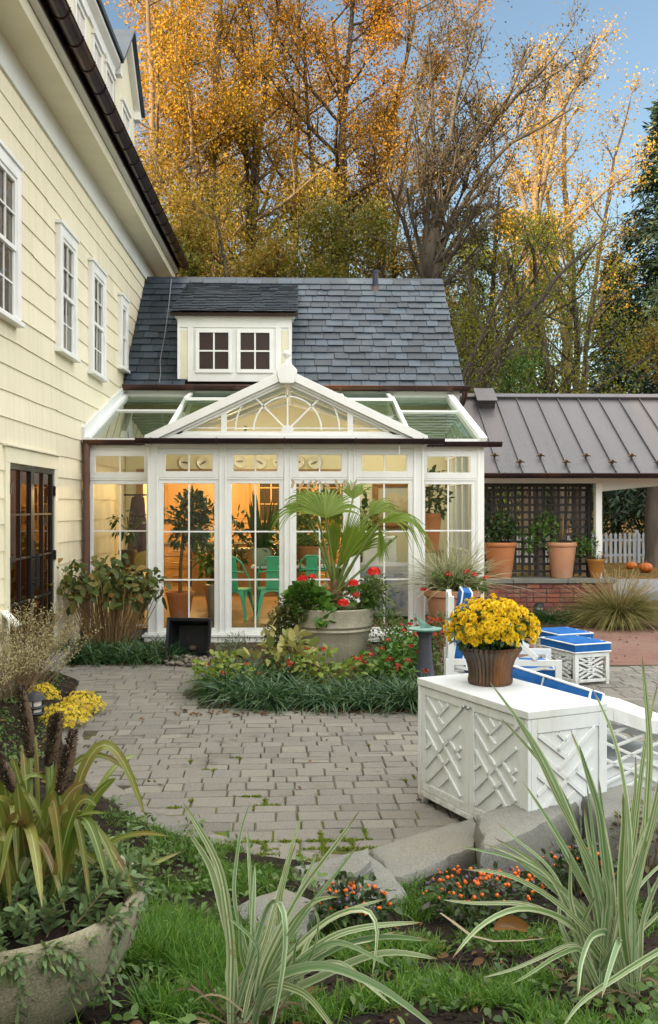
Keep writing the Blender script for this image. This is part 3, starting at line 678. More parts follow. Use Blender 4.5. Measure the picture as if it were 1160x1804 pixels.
rf.build('roof_deck', M['darkroom'], cot)
def slates(mb, origin, ux, uy, nv, length, height, rows, wmin, wmax, skip=None, thick=.012):
    """courses of separate slates on a sloping plane"""
    ex = height / rows
    for r in range(rows):
        x = -R.uniform(0, wmax)
        v0 = r * ex - .012
        while x < length:
            w = R.uniform(wmin, wmax); xa, xb = max(0, x + .004), min(length, x + w - .004); x += w
            if xb - xa < .03: continue
            jit = R.normal(0, .006); t = thick * R.uniform(.7, 1.5); lf = R.uniform(0, .006)
            ch = R.random()
            pts = [(xa, v0 + jit), (xb, v0 + jit + R.normal(0, .005)), (xb, v0 + ex * 1.18), (xa, v0 + ex * 1.18)]
            if ch < .35: c_ = R.uniform(.01, .03); pts = [(xa + c_, v0 + jit), (xb - c_, v0 + jit), (xb, v0 + jit + c_ * .8), (xb, v0 + ex * 1.18), (xa, v0 + ex * 1.18), (xa, v0 + jit + c_ * .8)]
            V = []
            for h in (0, t):
                for (px, py) in pts:
                    hh = h + .020 * (1 - (py - v0) / (ex * 1.18)) + lf * (1 - (py - v0) / ex)
                    V.append(origin + ux * px + uy * py + nv * hh)
            n = len(pts)
            if skip and skip(origin + ux * (xa + xb) / 2 + uy * (v0 + ex / 2)): continue
            mb.add(V, [tuple(range(n, 2 * n))] + [(i, (i + 1) % n, n + (i + 1) % n, n + i) for i in range(n)])
ex_ = np.array((1., 0, 0))
s_ = MB(); slates(s_, E0 + np.array((XL, 0, 0)), ex_, su, nn, XR + .12 - XL, SLn, 17, .2, .36, skip=lambda p: -2.0 < p[0] < -.3 and p[1] < 19.0)
s_.build('roof', M['slate'], cot)
rc = MB()
x = XL
while x < XR + .1:
    w = min(.4, XR + .12 - x); rc.add([tuple(np.array((x, 0, 0)) + E0 + sl + np.array((0, -.10, -.085))), tuple(np.array((x + w - .006, 0, 0)) + E0 + sl + np.array((0, -.10, -.085))), tuple(np.array((x + w - .006, 0, .03)) + E0 + sl), tuple(np.array((x, 0, .03)) + E0 + sl), (x, 19.6, 6.38), (x + w - .006, 19.6, 6.38)], [(0,1,2,3), (3,2,5,4)]); x += w
rc.build('ridge', M['slate'], cot)
gt = MB(); half_gutter(gt, (XL + .02, 16.80, 4.0), (XR + .2, 16.80, 4.0), .085, brackets=np.linspace(.1, .95, 9)); gt.build('gutter', M['gutter'], cot, smooth=40)
# dormer on the slate roof
fx0, fx1, fy = -2.16, -.16, 17.0
d = MB(); d.box((fx0, fy, 4.14), (fx1, 18.9, 5.27)); d = d.build('dormer', M['white'], cot, bevel=.004)
t_ = MB(); t_.box((fx0 + .002, fy - .02, 5.05), (fx1 - .002, fy, 5.25)); t_.box((fx0 - .03, fy - .05, 5.20), (fx1 + .03, fy + .3, 5.262)); t_.box((fx0 - .06, fy - .085, 5.262), (fx1 + .06, fy + .3, 5.30))
t_.box((fx0 + .0, fy - .018, 4.14), (fx0 + .055, fy, 5.05)); t_.box((fx1 - .055, fy - .018, 4.14), (fx1, fy, 5.05)); t_.box((fx0 + .18, fy - .02, 4.10), (fx1 - .18, fy, 4.30)); t_.box((fx0 + .18, fy - .021, 4.30), (fx0 + .28, fy, 5.05)); t_.box((fx1 - .28, fy - .021, 4.30), (fx1 - .18, fy, 5.05))
t_.build('trim', M['white'], d, bevel=.004)
for xa in (fx0 + .06, fx1 - .175): t_ = MB(); t_.box((xa, fy - .008, 4.16), (xa + .115, fy, 5.0)); t_.build('corner_panel', M['creamtrim'], d)
for xa, xb in ((-1.84, -1.20), (-1.12, -.48)):
    w_ = MB(); za, zb, t = 4.25, 5.02, .065
    w_.box((xa, fy - .05, za), (xa + t, fy, zb)); w_.box((xb - t, fy - .05, za), (xb, fy, zb)); w_.box((xa + t, fy - .049, za), (xb - t, fy, za + t)); w_.box((xa + t, fy - .049, zb - t), (xb - t, fy, zb))
    w_.box(((xa + xb) / 2 - .014, fy - .04, za + t), ((xa + xb) / 2 + .014, fy, zb - t)); w_.box((xa + t, fy - .038, (za + zb) / 2 - .014), (xb - t, fy, (za + zb) / 2 + .014))
    w_.build('window', M['white'], d, bevel=.003)
    g_ = MB(); g_.quad((xa + t, fy - .012, za + t), (xb - t, fy - .012, za + t), (xb - t, fy - .012, zb - t), (xa + t, fy - .012, zb - t)); g_.build('pane', stuffmat('dark_screen', (.022, .011, .008), (.035, .017, .012), 5, .35, bump=0), d)
o_ = np.array((fx0 - .11, fy - .13, 5.30)); dv = np.array((0, 2.56, 1.08)); dl = np.linalg.norm(dv); du = dv / dl; dn = np.array((0, -du[2], du[1]))
dd = MB(); b0 = o_ - dn * .015
dd.add([b0, b0 + ex_ * 2.22, b0 + ex_ * 2.22 + dv, b0 + dv, b0 + (0, 0, -.06), b0 + ex_ * 2.22 + (0, 0, -.06), b0 + ex_ * 2.22 + dv + (0, 0, -.06), b0 + dv + (0, 0, -.06)], [(0,1,2,3), (0,4,5,1), (1,5,6,2), (3,7,4,0), (4,7,6,5)]); dd.build('dormer_deck', M['darkroom'], d)
s_ = MB(); slates(s_, o_, ex_, du, dn, 2.22, dl - .03, 18, .16, .3, thick=.009); s_.build('roof', M['slate'], d)
ck = MB();
for xx in (fx0 + .01, fx1 - .01):
    ck.add([(xx, fy + .01, 5.25), (xx, fy + 2.3, 6.25), (xx, fy + 1.9, 5.8), (xx, fy + .3, 4.4)], [(0,1,2,3)])
ck.build('cheek', M['creamtrim'], d)
# vent pipe, flashing and cable
p0 = E0 + sl * .90 + np.array((1.49, 0, 0))
v = MB(); v.tube([p0 - (0, 0, .1), p0 + (0, 0, .36)], .058, 14); v.tube([p0 + (0, 0, .33), p0 + (0, 0, .37)], .066, 14); v.build('vent_pipe', stuffmat('blue_black_pipe', (.02, .025, .05), (.03, .035, .06), 5, .4, bump=0), cot, smooth=40)
v = MB(); v.lathe([(.11, -.08), (.09, -.03), (.064, .05), (.06, .05)], tuple(p0), 14); v.build('flashing', stuffmat('red_copper', (.10, .06, .05), (.08, .05, .045), 6, .5, metal=.4), cot, smooth=40)
cb = MB(); pts = [onY(*q) + np.array((0, -.05, .03)) for q in ((303, 495, 19.3), (298, 545, 18.5), (292, 590, 17.9), (283, 640, 17.3), (284, 660, 17.1), (282, 678, 16.9))]; cb.tube(pts, .008, 5); cb.build('cable', stuffmat('grey_cable', (.25, .26, .28), (.2, .2, .22), 5, .6, bump=0), cot)
ds = MB(); P = [(XR + .12, 16.80, 3.93), (XR + .12, 16.82, 3.84), (XR + .10, 16.95, 3.72), (XR + .06, 17.08, 3.62), (XR + .05, 17.1, 3.3), (XR + .05, 17.1, .1)]; ds.tube(P, .05, 10); ds.build('downspout', M['gutter'], cot, smooth=40)
# kitchen shell behind the opening
k = MB(); k.quad((XL, 21.69, .2), (XR - .2, 21.69, .2), (XR - .2, 21.69, 3.0), (XL, 21.69, 3.0)); k.quad((XL + .004, YF + .2, .2), (XL + .004, 21.7, .2), (XL + .004, 21.7, 3), (XL + .004, YF + .2, 3)); k.quad((XR - .205, YF + .2, .2), (XR - .205, 21.7, .2), (XR - .205, 21.7, 3), (XR - .205, YF + .2, 3)); k.quad((XL, YF + .2, 2.9), (XR, YF + .2, 2.9), (XR, 21.7, 2.9), (XL, 21.7, 2.9)); k.build('kitchen_wall', M['plaster'], cot)
k = MB(); k.quad((XL, 13.6, .2), (XR, 13.6, .2), (XR, 21.7, .2), (XL, 21.7, .2)); k.build('floor', M['woodfloor'], cot)
# ================================================================= CONSERVATORY
con = thing('conservatory', 'white framed glass conservatory with sunburst gable and brown gutters', 'conservatory', (-.2, 13.6, 0))
YM, YS = 13.45, 13.86           # glazed front of the middle bay and of the side bays
W = M['white']
def cwin(x0, x1, z0, z1, Y, nz, fw=.055, name='window', nx=2):
    f = MB(); d = .06
    f.box((x0, Y, z0), (x0 + fw, Y + d, z1)); f.box((x1 - fw, Y, z0), (x1, Y + d, z1)); f.box((x0 + fw, Y + .0005, z0), (x1 - fw, Y + d, z0 + fw)); f.box((x0 + fw, Y + .0005, z1 - fw), (x1 - fw, Y + d, z1))
    xm = (x0 + x1) / 2
    f.box((xm - .011, Y + .014, z0 + fw), (xm + .011, Y + .045, z1 - fw))
    for k in range(1, nz):
        zz = z0 + fw + (z1 - z0 - 2 * fw) * k / nz; f.box((x0 + fw, Y + .017, zz - .011), (x1 - fw, Y + .043, zz + .011))
    # glazing bead line
    f.box((x0 + fw, Y + .008, z0 + fw), (x0 + fw + .01, Y + .05, z1 - fw)); f.box((x1 - fw - .01, Y + .008, z0 + fw), (x1 - fw, Y + .05, z1 - fw))
    o = f.build(name, W, con, bevel=.003)
    g = MB(); g.quad((x0 + fw, Y + .03, z0 + fw), (x1 - fw, Y + .03, z0 + fw), (x1 - fw, Y + .03, z1 - fw), (x0 + fw, Y + .03, z1 - fw)); g.build('pane', M['glass'], o)
posts = [-2.045, -1.08, -.18, .71, 1.645]
ZB, ZT, ZH = .16, 2.29, 2.71
for a, b in zip(posts[:-1], posts[1:]):
    a2, b2 = a + .055, b - .055
    if a == posts[0]: a2 = a + .075
    if b == posts[-1]: b2 = b - .075
    cwin(a2, b2, ZB, ZT - .01, YM, 3); cwin(a2, b2, ZT + .02, ZH, YM - .018, 1, .085, 'transom_window')
cwin(-3.02, posts[0] - .095, ZB, ZT - .01, YS, 3); cwin(-3.02, posts[0] - .095, ZT + .02, ZH, YS - .018, 1, .085, 'transom_window')
cwin(posts[-1] + .085, 2.53, ZB, ZT - .01, YS, 3); cwin(posts[-1] + .085, 2.53, ZT + .02, ZH, YS - .018, 1, .085, 'transom_window')
p = MB()
for i, x in enumerate(posts):
    hw = .075 if i in (0, 4) else .055
    p.box((x - hw, YM - .022, .1), (x + hw, YM + .08, 2.80))
    for q in (-hw + .018, hw - .018): p.box((x + q - .012, YM - .034, .1), (x + q + .012, YM - .021, 2.78))
p.box((posts[0] - .09, YM + .0801, .1), (posts[0] + .07, YS + .06, 2.80)); p.box((posts[-1] - .07, YM + .0801, .1), (posts[-1] + .085, YS + .06, 2.80))
p.box((-3.09, YS - .022, .1), (-3.02, YS + .08, 2.80)); p.box((2.53, YS - .022, .1), (2.645, YS + .1, 2.80)); p.box((2.55, YS - .034, .1), (2.575, YS - .021, 2.78))
p.build('post', W, con, bevel=.004)
p = MB(); p.box((-2.12, YM - .02, 2.712), (1.725, YM + .10, 2.83)); p.box((-3.09, YS - .018, 2.712), (-2.121, YS + .10, 2.82)); p.box((1.726, YS - .018, 2.712), (2.64, YS + .10, 2.82))
p.box((-2.12, YM - .012, ZT - .01), (1.725, YM + .05, ZT + .02)); p.box((-3.09, YS - .012, ZT - .01), (-2.13, YS + .05, ZT + .02)); p.box((1.73, YS - .012, ZT - .01), (2.64, YS + .05, ZT + .02))
p.build('header', W, con)
p = MB(); p.box((-2.16, YM - .05, .02), (1.76, YM + .12, .158)); p.box((-2.19, YM - .075, .10), (1.79, YM - .051, .135)); p.box((-3.09, YS - .03, .02), (-2.161, YS + .1, .158)); p.box((1.761, YS - .03, .02), (2.66, YS + .1, .158)); p.build('sill', W, con, bevel=.004)
# pediment
PX, PZ0, PZ1, HWID = -.19, 2.85, 3.80, 1.93
YP = YM - .06
sl_ = (PZ1 - PZ0 - .04) / HWID
def rake(mb, off0, off1, ya, yb, ext=0.0, cut=.0):
    """raking board between two vertical offsets below the outer line"""
    for sg in (-1, 1):
        pts = [(PX + sg * cut, PZ1 - off0 - cut * sl_), (PX + sg * (HWID + ext), PZ1 - off0 - (HWID + ext) * sl_), (PX + sg * (HWID + ext), PZ1 - off1 - (HWID + ext) * sl_), (PX + sg * cut, PZ1 - off1 - cut * sl_)]
        if sg > 0: pts = pts[::-1]
        mb.prism(pts, 1, ya, yb)
r_ = MB(); rake(r_, 0, .125, YP - .10, YP + .05, .02); rake(r_, .1252, .165, YP - .05, YP + .05, .0); rake(r_, .1653, .20, YP - .02, YP + .04, -.12)
r_.build('raking_board', W, con, bevel=.004)
r_ = MB(); r_.box((PX - HWID + .02, YP - .045, 2.83), (PX + HWID - .02, YP + .06, 2.90)); r_.box((PX - HWID + .25, YP - .02, 2.901), (PX + HWID - .25, YP + .05, 2.945)); r_.box((PX - HWID - .03, YP - .07, 2.80), (PX + HWID + .03, YP + .06, 2.829))
r_.build('base_rail', W, con, bevel=.004)
def under(x): return PZ1 - .19 - abs(x - PX) * sl_
r_ = MB()
for x in (-1.06, .69): r_ = MB(); r_.box((x - .04, YP - .015, 2.94), (x + .04, YP + .04, under(x) + .03)); r_.build('mullion', W, con, bevel=.003)
for sg in (-1, 1):
    xa = PX + sg * (HWID - .47); xb = PX + sg * (HWID - .22)
    pts = [(xa, 2.945), (xb, 2.945), (xb, under(xb) + .02), (xa, under(xa) + .02)]
    r_ = MB(); r_.prism(pts if sg > 0 else [pts[1], pts[0], pts[3], pts[2]], 1, YP - .012, YP + .035); r_.build('corner_infill', W, con, bevel=.003)
HB = (PX + .01, 2.965)
def arc(mb, rad, w=.024):
    P = []
    for t in np.linspace(0, PI, 37):
        x, z = HB[0] + rad * math.cos(t), HB[1] + rad * math.sin(t)
        if z < under(x) + .02: P.append((x, YP + .012, z))
        else: P.append((x, YP + .012, under(x) + .02))
    for a_, b_ in zip(P[:-1], P[1:]): mb.bar(a_, b_, .022, w, (0, 1, 0))
sb = MB(); arc(sb, .47); arc(sb, .72)
for an in (45, 90, 135):
    t = math.radians(an); L = .2
    while HB[1] + L * math.sin(t) < under(HB[0] + L * math.cos(t)) + .01 and L < .73: L += .01
    sb.bar((HB[0], YP + .011, HB[1]), (HB[0] + L * math.cos(t), YP + .011, HB[1] + L * math.sin(t)), .022, .022, (0, 1, 0))
sb.box((PX - 1.4, YP + .005, 2.985), (PX + 1.4, YP + .028, 3.0))
sb.prism([(HB[0] + .085 * math.cos(t), HB[1] - .02 + .085 * math.sin(t)) for t in np.linspace(0, 2 * PI, 20)[:-1]], 1, YP - .031, YP + .03)
sb.build('sunburst', W, con)
g = MB(); g.add([(PX - 1.46, YP + .02, 2.93), (PX + 1.46, YP + .02, 2.93), (PX + .05, YP + .02, under(PX) + .02), (PX - .05, YP + .02, under(PX) + .02)], [(0, 1, 2, 3)]); g.build('fanlight_glass', M['glass'], con)
kb = MB(); kb.prism([(PX - .10, 3.60), (PX + .10, 3.60), (PX + .145, 3.78), (PX + .06, 3.87), (PX - .06, 3.87), (PX - .145, 3.78)], 1, YP - .13, YP + .06)
kb.build('keystone', W, con, bevel=.008)
fn = MB(); fn.lathe([(.0, -.01), (.055, 0), (.05, .015), (.026, .04), (.022, .075), (.034, .085), (.022, .095), (.046, .115), (.058, .145), (.052, .17), (.034, .192), (0, .20)], (PX, YP - .03, 3.868), 20); fn.build('finial', W, con, smooth=50)
# glazed roofs
YB = YF - .02
def lz(y): return 2.86 + (y - 13.86) * .315
rm = (3.66 - 2.86) / 1.87
yv = 13.86 + (3.66 - 2.86) / .315
g = MB()
g.add([(XL, 13.80, lz(13.80)), (-2.07, 13.80, lz(13.80)), (PX, yv, 3.66), (PX, YB, lz(YB)), (XL, YB, lz(YB))], [(0, 1, 2, 3, 4)])
g.add([(2.66, 13.80, lz(13.80)), (1.69, 13.80, lz(13.80)), (PX, yv, 3.661), (PX, YB, lz(YB)), (2.66, YB, lz(YB))], [(4, 3, 2, 1, 0)])
for sg in (-1, 1):
    xe = PX + sg * 1.88
    g.add([(PX, YP + .06, 3.66), (PX, yv, 3.662), (xe, 13.86, 2.858), (xe, YP + .06, 2.858)], [(0, 1, 2, 3) if sg < 0 else (3, 2, 1, 0)])
g.build('roof_glass', M['roofglass'], con)
b = MB()
def rafter(x, ya, yb, w=.055, h=.07): b.bar((x, ya, lz(ya) + .012), (x, yb, lz(yb) + .012), w, h)
rafter(XL + .06, 13.8, YB, .07, .09); rafter(-1.97, 13.95, YB); rafter(1.60, 13.95, YB); rafter(2.62, 13.74, YB, .10, .12)
b.bar((XL, 13.80, lz(13.80)), (-2.1, 13.80, lz(13.8)), .07, .07); b.bar((1.72, 13.80, lz(13.80)), (2.66, 13.80, lz(13.8)), .07, .07)
b.box((XL, YB - .03, lz(YB) - .05), (2.68, YB + .015, lz(YB) + .06))
for xa, xb in ((XL + .1, -1.99), (1.63, 2.57)): b.bar((xa, 15.75, lz(15.75) + .01), (xb, 15.75, lz(15.75) + .01), .045, .03)
for sg in (-1, 1): b.bar((PX, yv, 3.665), (PX + sg * 1.88, 13.86, 2.868), .06, .05)
b.bar((PX, YP, 3.67), (PX, yv + .02, 3.67), .09, .09)
for sg in (-1, 1):
    for f in (.28, .56):
        yy = YP + .1 + (yv - YP) * f * .9
        tt = 1 - max(0, (yy - 13.86) / (yv - 13.86)); b.bar((PX, yy, 3.655), (PX + sg * 1.88 * tt, yy, 3.655 - .8 * tt), .045, .05)
b.build('rafter', W, con)
def roof_vent(x0, x1, ya, yb, lift):
    v = MB(); pts = [np.array((x, y_, lz(y_) + .05 + lift * (yb - y_) / (yb - ya))) for x, y_ in ((x0, ya), (x1, ya), (x1, yb), (x0, yb))]
    for i in range(4): v.bar(tuple(pts[i]), tuple(pts[(i + 1) % 4]), .06, .05)
    o = v.build('roof_vent', W, con); g = MB(); g.quad(*[tuple(q) for q in pts]); g.build('pane', M['roofglass'], o)
roof_vent(-1.9, -1.1, 16.0, 17.0, .10); roof_vent(.7, 1.52, 16.0, 17.0, .10)
# wall flashing along the sloping roof
f = MB(); f.add([(XL + .03, 13.78, lz(13.78) + .0), (XL + .03, YB, lz(YB)), (XL + .03, YB, lz(YB) + .18), (XL + .03, 13.78, lz(13.78) + .20), (XL - .02, 13.78, lz(13.78) + .0), (XL - .02, YB, lz(YB)), (XL - .02, YB, lz(YB) + .18), (XL - .02, 13.78, lz(13.78) + .20)], [(0,1,2,3), (3,2,6,7), (0,3,7,4)]); f.build('flashing', M['frieze'], con)
gt = MB(); half_gutter(gt, (-2.25, YP - .14, 2.83), (1.98, YP - .14, 2.83), .072, brackets=(.05, .26, .48, .71, .93)); gt.build('gutter', M['gutterdark'], con, smooth=40)
gt = MB(); half_gutter(gt, (XL + .02, YS - .10, 2.84), (-2.10, YS - .10, 2.84), .068, brackets=(.2, .8)); gt.build('gutter', M['gutter'], con, smooth=40)
gt = MB(); half_gutter(gt, (1.75, YS - .10, 2.825), (2.88, YS - .10, 2.825), .068, brackets=(.12, .8)); gt.build('gutter', M['gutterdark'], con, smooth=40)
ds = MB(); ds.tube([(-3.03, YS - .10, 2.80), (-3.03, YS - .10, .1)], .05, 12); ds.build('downspout', stuffmat('brown_downspout', (.16, .085, .07), (.13, .07, .06), 2, .45, metal=.3, bump=.03), con, smooth=40)
ch = MB(); P = [(1.36, YP - .12, 2.76 - .02 * i) for i in range(8)]; ch.tube(P, .006, 5); ch.build('drip_chain', M['piping'], con)
# right side wall of the conservatory
s = MB(); yy = YS + .1
while yy < 17.0:
    s.box((2.56, yy, .1), (2.64, yy + .07, 2.85)); yy += .62
s.box((2.565, YS + .1, .1), (2.635, 17.1, .28)); s.box((2.57, YS + .1, 2.26), (2.63, 17.1, 2.32)); s.box((2.565, YS + .1, 2.72), (2.635, 17.1, 2.86)); s.box((2.58, YS + .1, 1.2), (2.62, 17.1, 1.225))
s.add([(2.60, 13.86, 2.84), (2.60, 17.1, 2.84), (2.60, 17.1, lz(17.1))], [(0, 1, 2)])
o = s.build('side_wall', W, con); g = MB(); g.quad((2.60, YS + .1, .2), (2.60, 17.1, .2), (2.60, 17.1, 2.8), (2.60, YS + .1, 2.8)); g.build('pane', M['glass'], o)

# ================================================================= INTERIOR
FZ = .2
# kitchen units
kc = thing('kitchen_cabinet', 'honey wood kitchen cabinets with drawers glowing behind the tree in the glass room', 'cabinet', (-1.5, 20.9, FZ))
b = MB(); b.box((-3.0, 20.9, FZ), (2.4, 21.65, 2.85)); b.build('carcass', M['wood'], kc)
b = MB()
x = -2.95
while x < 2.3:
    wd = .62
    for z0, z1 in ((.3, .55), (.57, .82), (.84, 1.08)): b.box((x + .02, 20.87, z0), (x + wd - .02, 20.9, z1)); b.box((x + .08, 20.858, z0 + .05), (x + wd - .08, 20.87, z1 - .05))
    b.box((x + .02, 20.87, 1.55), (x + wd - .02, 20.9, 2.75)); b.box((x + .09, 20.858, 1.65), (x + wd - .09, 20.87, 2.65)); x += wd
b.build('door_front', M['wood'], kc, bevel=.004)
b = MB(); x = -2.95
while x < 2.3:
    for z0 in (.43, .7, .96): b.tube([(x + .2, 20.845, z0), (x + .42, 20.845, z0)], .009, 6)
    b.tube([(x + .07, 20.845, 1.75), (x + .07, 20.845, 1.9)], .009, 6); x += .62
b.build('handle', M['galv'], kc)
b = MB(); b.box((-3.0, 20.80, 1.10), (2.4, 20.899, 1.15)); b.build('worktop', M['bluestone'], kc)
for x in (-.95, -.33, .29):
    s_ = MB(); s_.box((x + .07, 20.852, 1.62), (x + .55, 20.866, 2.68)); o_ = s_.build('glazed_door', M['darkroom'], kc); s_ = MB(); s_.box((x + .30, 20.842, 1.62), (x + .33, 20.851, 2.68))
    for zz_ in (1.95, 2.3): s_.box((x + .07, 20.843, zz_), (x + .55, 20.850, zz_ + .025))
    s_.build('glazing_bar', M['wood'], o_)
rg = thing('range_cooker', 'dark range cooker with a rail set in the honey wood kitchen', 'cooker', (-2.0, 20.7, FZ)); s_ = MB(); s_.box((-2.34, 20.5, FZ + .02), (-1.64, 20.79, 1.12)); s_.build('body', M['black'], rg, bevel=.01); s_ = MB(); s_.tube([(-2.28, 20.46, 1.0), (-1.70, 20.46, 1.0)], .014, 8); s_.build('rail', M['galv'], rg); s_ = MB(); s_.box((-2.28, 20.485, .35), (-1.70, 20.499, .88)); s_.build('oven_door', M['galv'], rg)
it = thing('kitchen_island', 'wooden kitchen island counter seen behind the topiary tree', 'counter', (-1.3, 19.0, FZ)); s_ = MB(); s_.box((-2.1, 18.7, FZ), (.1, 19.3, 1.05))
s_.build('body', M['wood'], it); s_ = MB(); s_.box((-2.16, 18.64, 1.052), (.16, 19.36, 1.09)); s_.build('worktop', M['bluestone'], it)
# wooden casing round the opening + ceiling lamps
c = MB(); c.box((OPN[0] - .12, YF - .03, FZ), (OPN[0], YF - .001, OPN[3] + .12)); c.box((OPN[1], YF - .03, FZ), (OPN[1] + .12, YF - .001, OPN[3] + .12)); c.box((OPN[0], YF - .028, OPN[3]), (OPN[1], YF - .001, OPN[3] + .12)); c.build('opening_trim', M['wood'], cot)
warm = (1.0, .64, .25)
def ceiling_lamp(x, y, z, energy, label, col=warm, r=.14):
    t = thing('ceiling_light', label, 'ceiling light', (x, y, z), 'lit lamps inside')
    s = MB(); s.lathe([(r, .0), (r * 1.02, .03), (r * .5, .06), (.02, .07), (.02, .28)], (x, y, z), 20); s.build('lamp_shade', M['galv'], t, smooth=40)
    s = MB(); s.lathe([(.001, -.03), (r * .6, -.02), (r * .92, .004)], (x, y, z), 20); s.build('bulb', emitmat('lit_bulb', col, 5), t, smooth=60)
    l = bpy.data.lights.new('lamp_light', 'POINT'); l.energy = energy; l.color = col; l.shadow_soft_size = .14; lo = bpy.data.objects.new('lamp_light', l); COL.objects.link(lo); lo.parent = t; lo.location = (0, 0, -.12)
ceiling_lamp(-2.0, 19.2, 2.62, LAMP * 1.1, 'warm ceiling light in the kitchen behind the topiary tree')
ceiling_lamp(-.4, 19.4, 2.62, LAMP * 1.2, 'warm ceiling light in the kitchen behind the green chairs')
ceiling_lamp(1.5, 19.2, 2.62, LAMP * .5, 'warm ceiling light at the right end of the kitchen')
ceiling_lamp(-.9, 15.8, 2.95, LAMP * .3, 'warm hanging light inside the glass room on the left', (1, .80, .52))
ceiling_lamp(1.4, 15.9, 2.95, LAMP * .26, 'warm hanging light inside the glass room on the right', (1, .82, .55))
ceiling_lamp(HX - 1.3, 11.2, 2.55, LAMP * .20, 'warm ceiling light behind the french doors', (1, .45, .12))
# plates above the opening
spots = [(327, 815, 'first', 0), (359, 815, 'second', 1), (424, 813, 'third', 2), (459, 815, 'fourth', 3), (492, 813, 'fifth', 4), (525, 814, 'sixth', 5), (555, 815, 'seventh', 6)]
for px, py, nm, k in spots:
    q = onY(px, py, YF - .02); rad = .115
    t = thing('wall_plate', f'{nm} from the left of the white fish plates above the transoms', 'plate', tuple(q), 'white plates with grey fish in a row')
    M4 = Matrix.Translation(Vector(q)) @ Matrix.Rotation(PI / 2, 4, 'X')
    s = MB(); s.lathe([(.001, .006), (rad * .55, .006), (rad * .62, .012), (rad * .97, .026), (rad, .024), (rad * .6, 0), (.001, 0)], (0, 0, 0), 28)
    s.V = [np.array([tuple(M4 @ Vector(v)) for v in vv]) for vv in s.V]; s.build('dish', stuffmat('plate', (.72, .68, .55), (.66, .62, .5), 9, .3, bump=0), t, smooth=40)
    s = MB(); th = np.linspace(0, 2 * PI, 18)[:-1]; an = (-.1, .5, .0, -.5, .3, .1, .4)[k]
    o2 = [(.055 * math.cos(u), .02 * math.sin(u)) for u in th]
    o2 = [(q[0] + a * math.cos(an) - b_ * math.sin(an), q[2] + a * math.sin(an) + b_ * math.cos(an)) for a, b_ in o2]
    s.prism(o2, 1, q[1] - .012, q[1] - .0085)
    tl = [(-.05, 0), (-.085, .03), (-.08, -.03)]; tl = [(q[0] + a * math.cos(an) - b_ * math.sin(an), q[2] + a * math.sin(an) + b_ * math.cos(an)) for a, b_ in tl]
    s.prism(tl, 1, q[1] - .013, q[1] - .0087); s.build('fish_motif', stuffmat('fish_ink', (.12, .11, .10), (.2, .18, .16), 30, .5, bump=0), t)
# framed painting of a pale animal
q0, q1 = onY(657, 848, 17.1), onY(735, 930, 17.1)
t = thing('framed_painting', 'gold framed painting of a pale grazing animal under a cloudy sky', 'painting', ((q0[0] + q1[0]) / 2, 17.1, q1[2]))
x0, x1, z0, z1 = q0[0], q1[0], q1[2], q0[2]; f = .10
s = MB()
for (a, c_, e, g_) in ((x0, z0, x1, z0 + f), (x0, z1 - f, x1, z1), (x0, z0 + f, x0 + f, z1 - f), (x1 - f, z0 + f, x1, z1 - f)): s.box((a, 17.08, c_), (e, 17.145, g_)); s.box((a + .025, 17.06, c_ + .025), (e - .025, 17.08, g_ - .025))
s.build('frame', stuffmat('gilt', (.32, .15, .04), (.2, .09, .03), 8, .4, metal=.3, bump=.2), t, bevel=.006)
m, nt, N, Lk = newmat('painted_canvas'); v = coords(nt, (1, 1, 1)); sp = N.new('ShaderNodeSeparateXYZ'); Lk.new(v, sp.inputs[0]); mr = N.new('ShaderNodeMapRange'); mr.inputs[1].default_value = z0 - q1[2]; mr.inputs[2].default_value = z1 - q1[2]; Lk.new(sp.outputs[2], mr.inputs[0])
c = ramp(nt, mr.outputs[0], [(0., (.10, .10, .03)), (.36, (.20, .17, .05)), (.42, (.42, .36, .2)), (.6, (.55, .45, .28)), (.8, (.30, .38, .42)), (1., (.5, .45, .33))]); c = mixc(nt, noise(nt, v, 6, 5), c, (.5, .42, .25)); c = mixc(nt, .5, c, c); finish(m, nt, c, .6)
s = MB(); s.quad((x0 + f - .01, 17.12, z0 + f - .01), (x1 - f + .01, 17.12, z0 + f - .01), (x1 - f + .01, 17.12, z1 - f + .01), (x0 + f - .01, 17.12, z1 - f + .01)); cvs = s.build('picture', m, t)
an = [(686, 906), (686, 890), (684, 882), (692, 876), (706, 876), (716, 879), (720, 886), (721, 898), (718, 905), (716, 896), (714, 890), (700, 892), (692, 891), (690, 906)]
s = MB(); pp = [onY(a_, b_, 17.112) for a_, b_ in an]; s.add([tuple(p_) for p_ in pp], [tuple(range(len(pp)))]); s.build('painted_animal', stuffmat('painted_hide', (.55, .46, .32), (.4, .32, .22), 12, .6, bump=0), cvs)
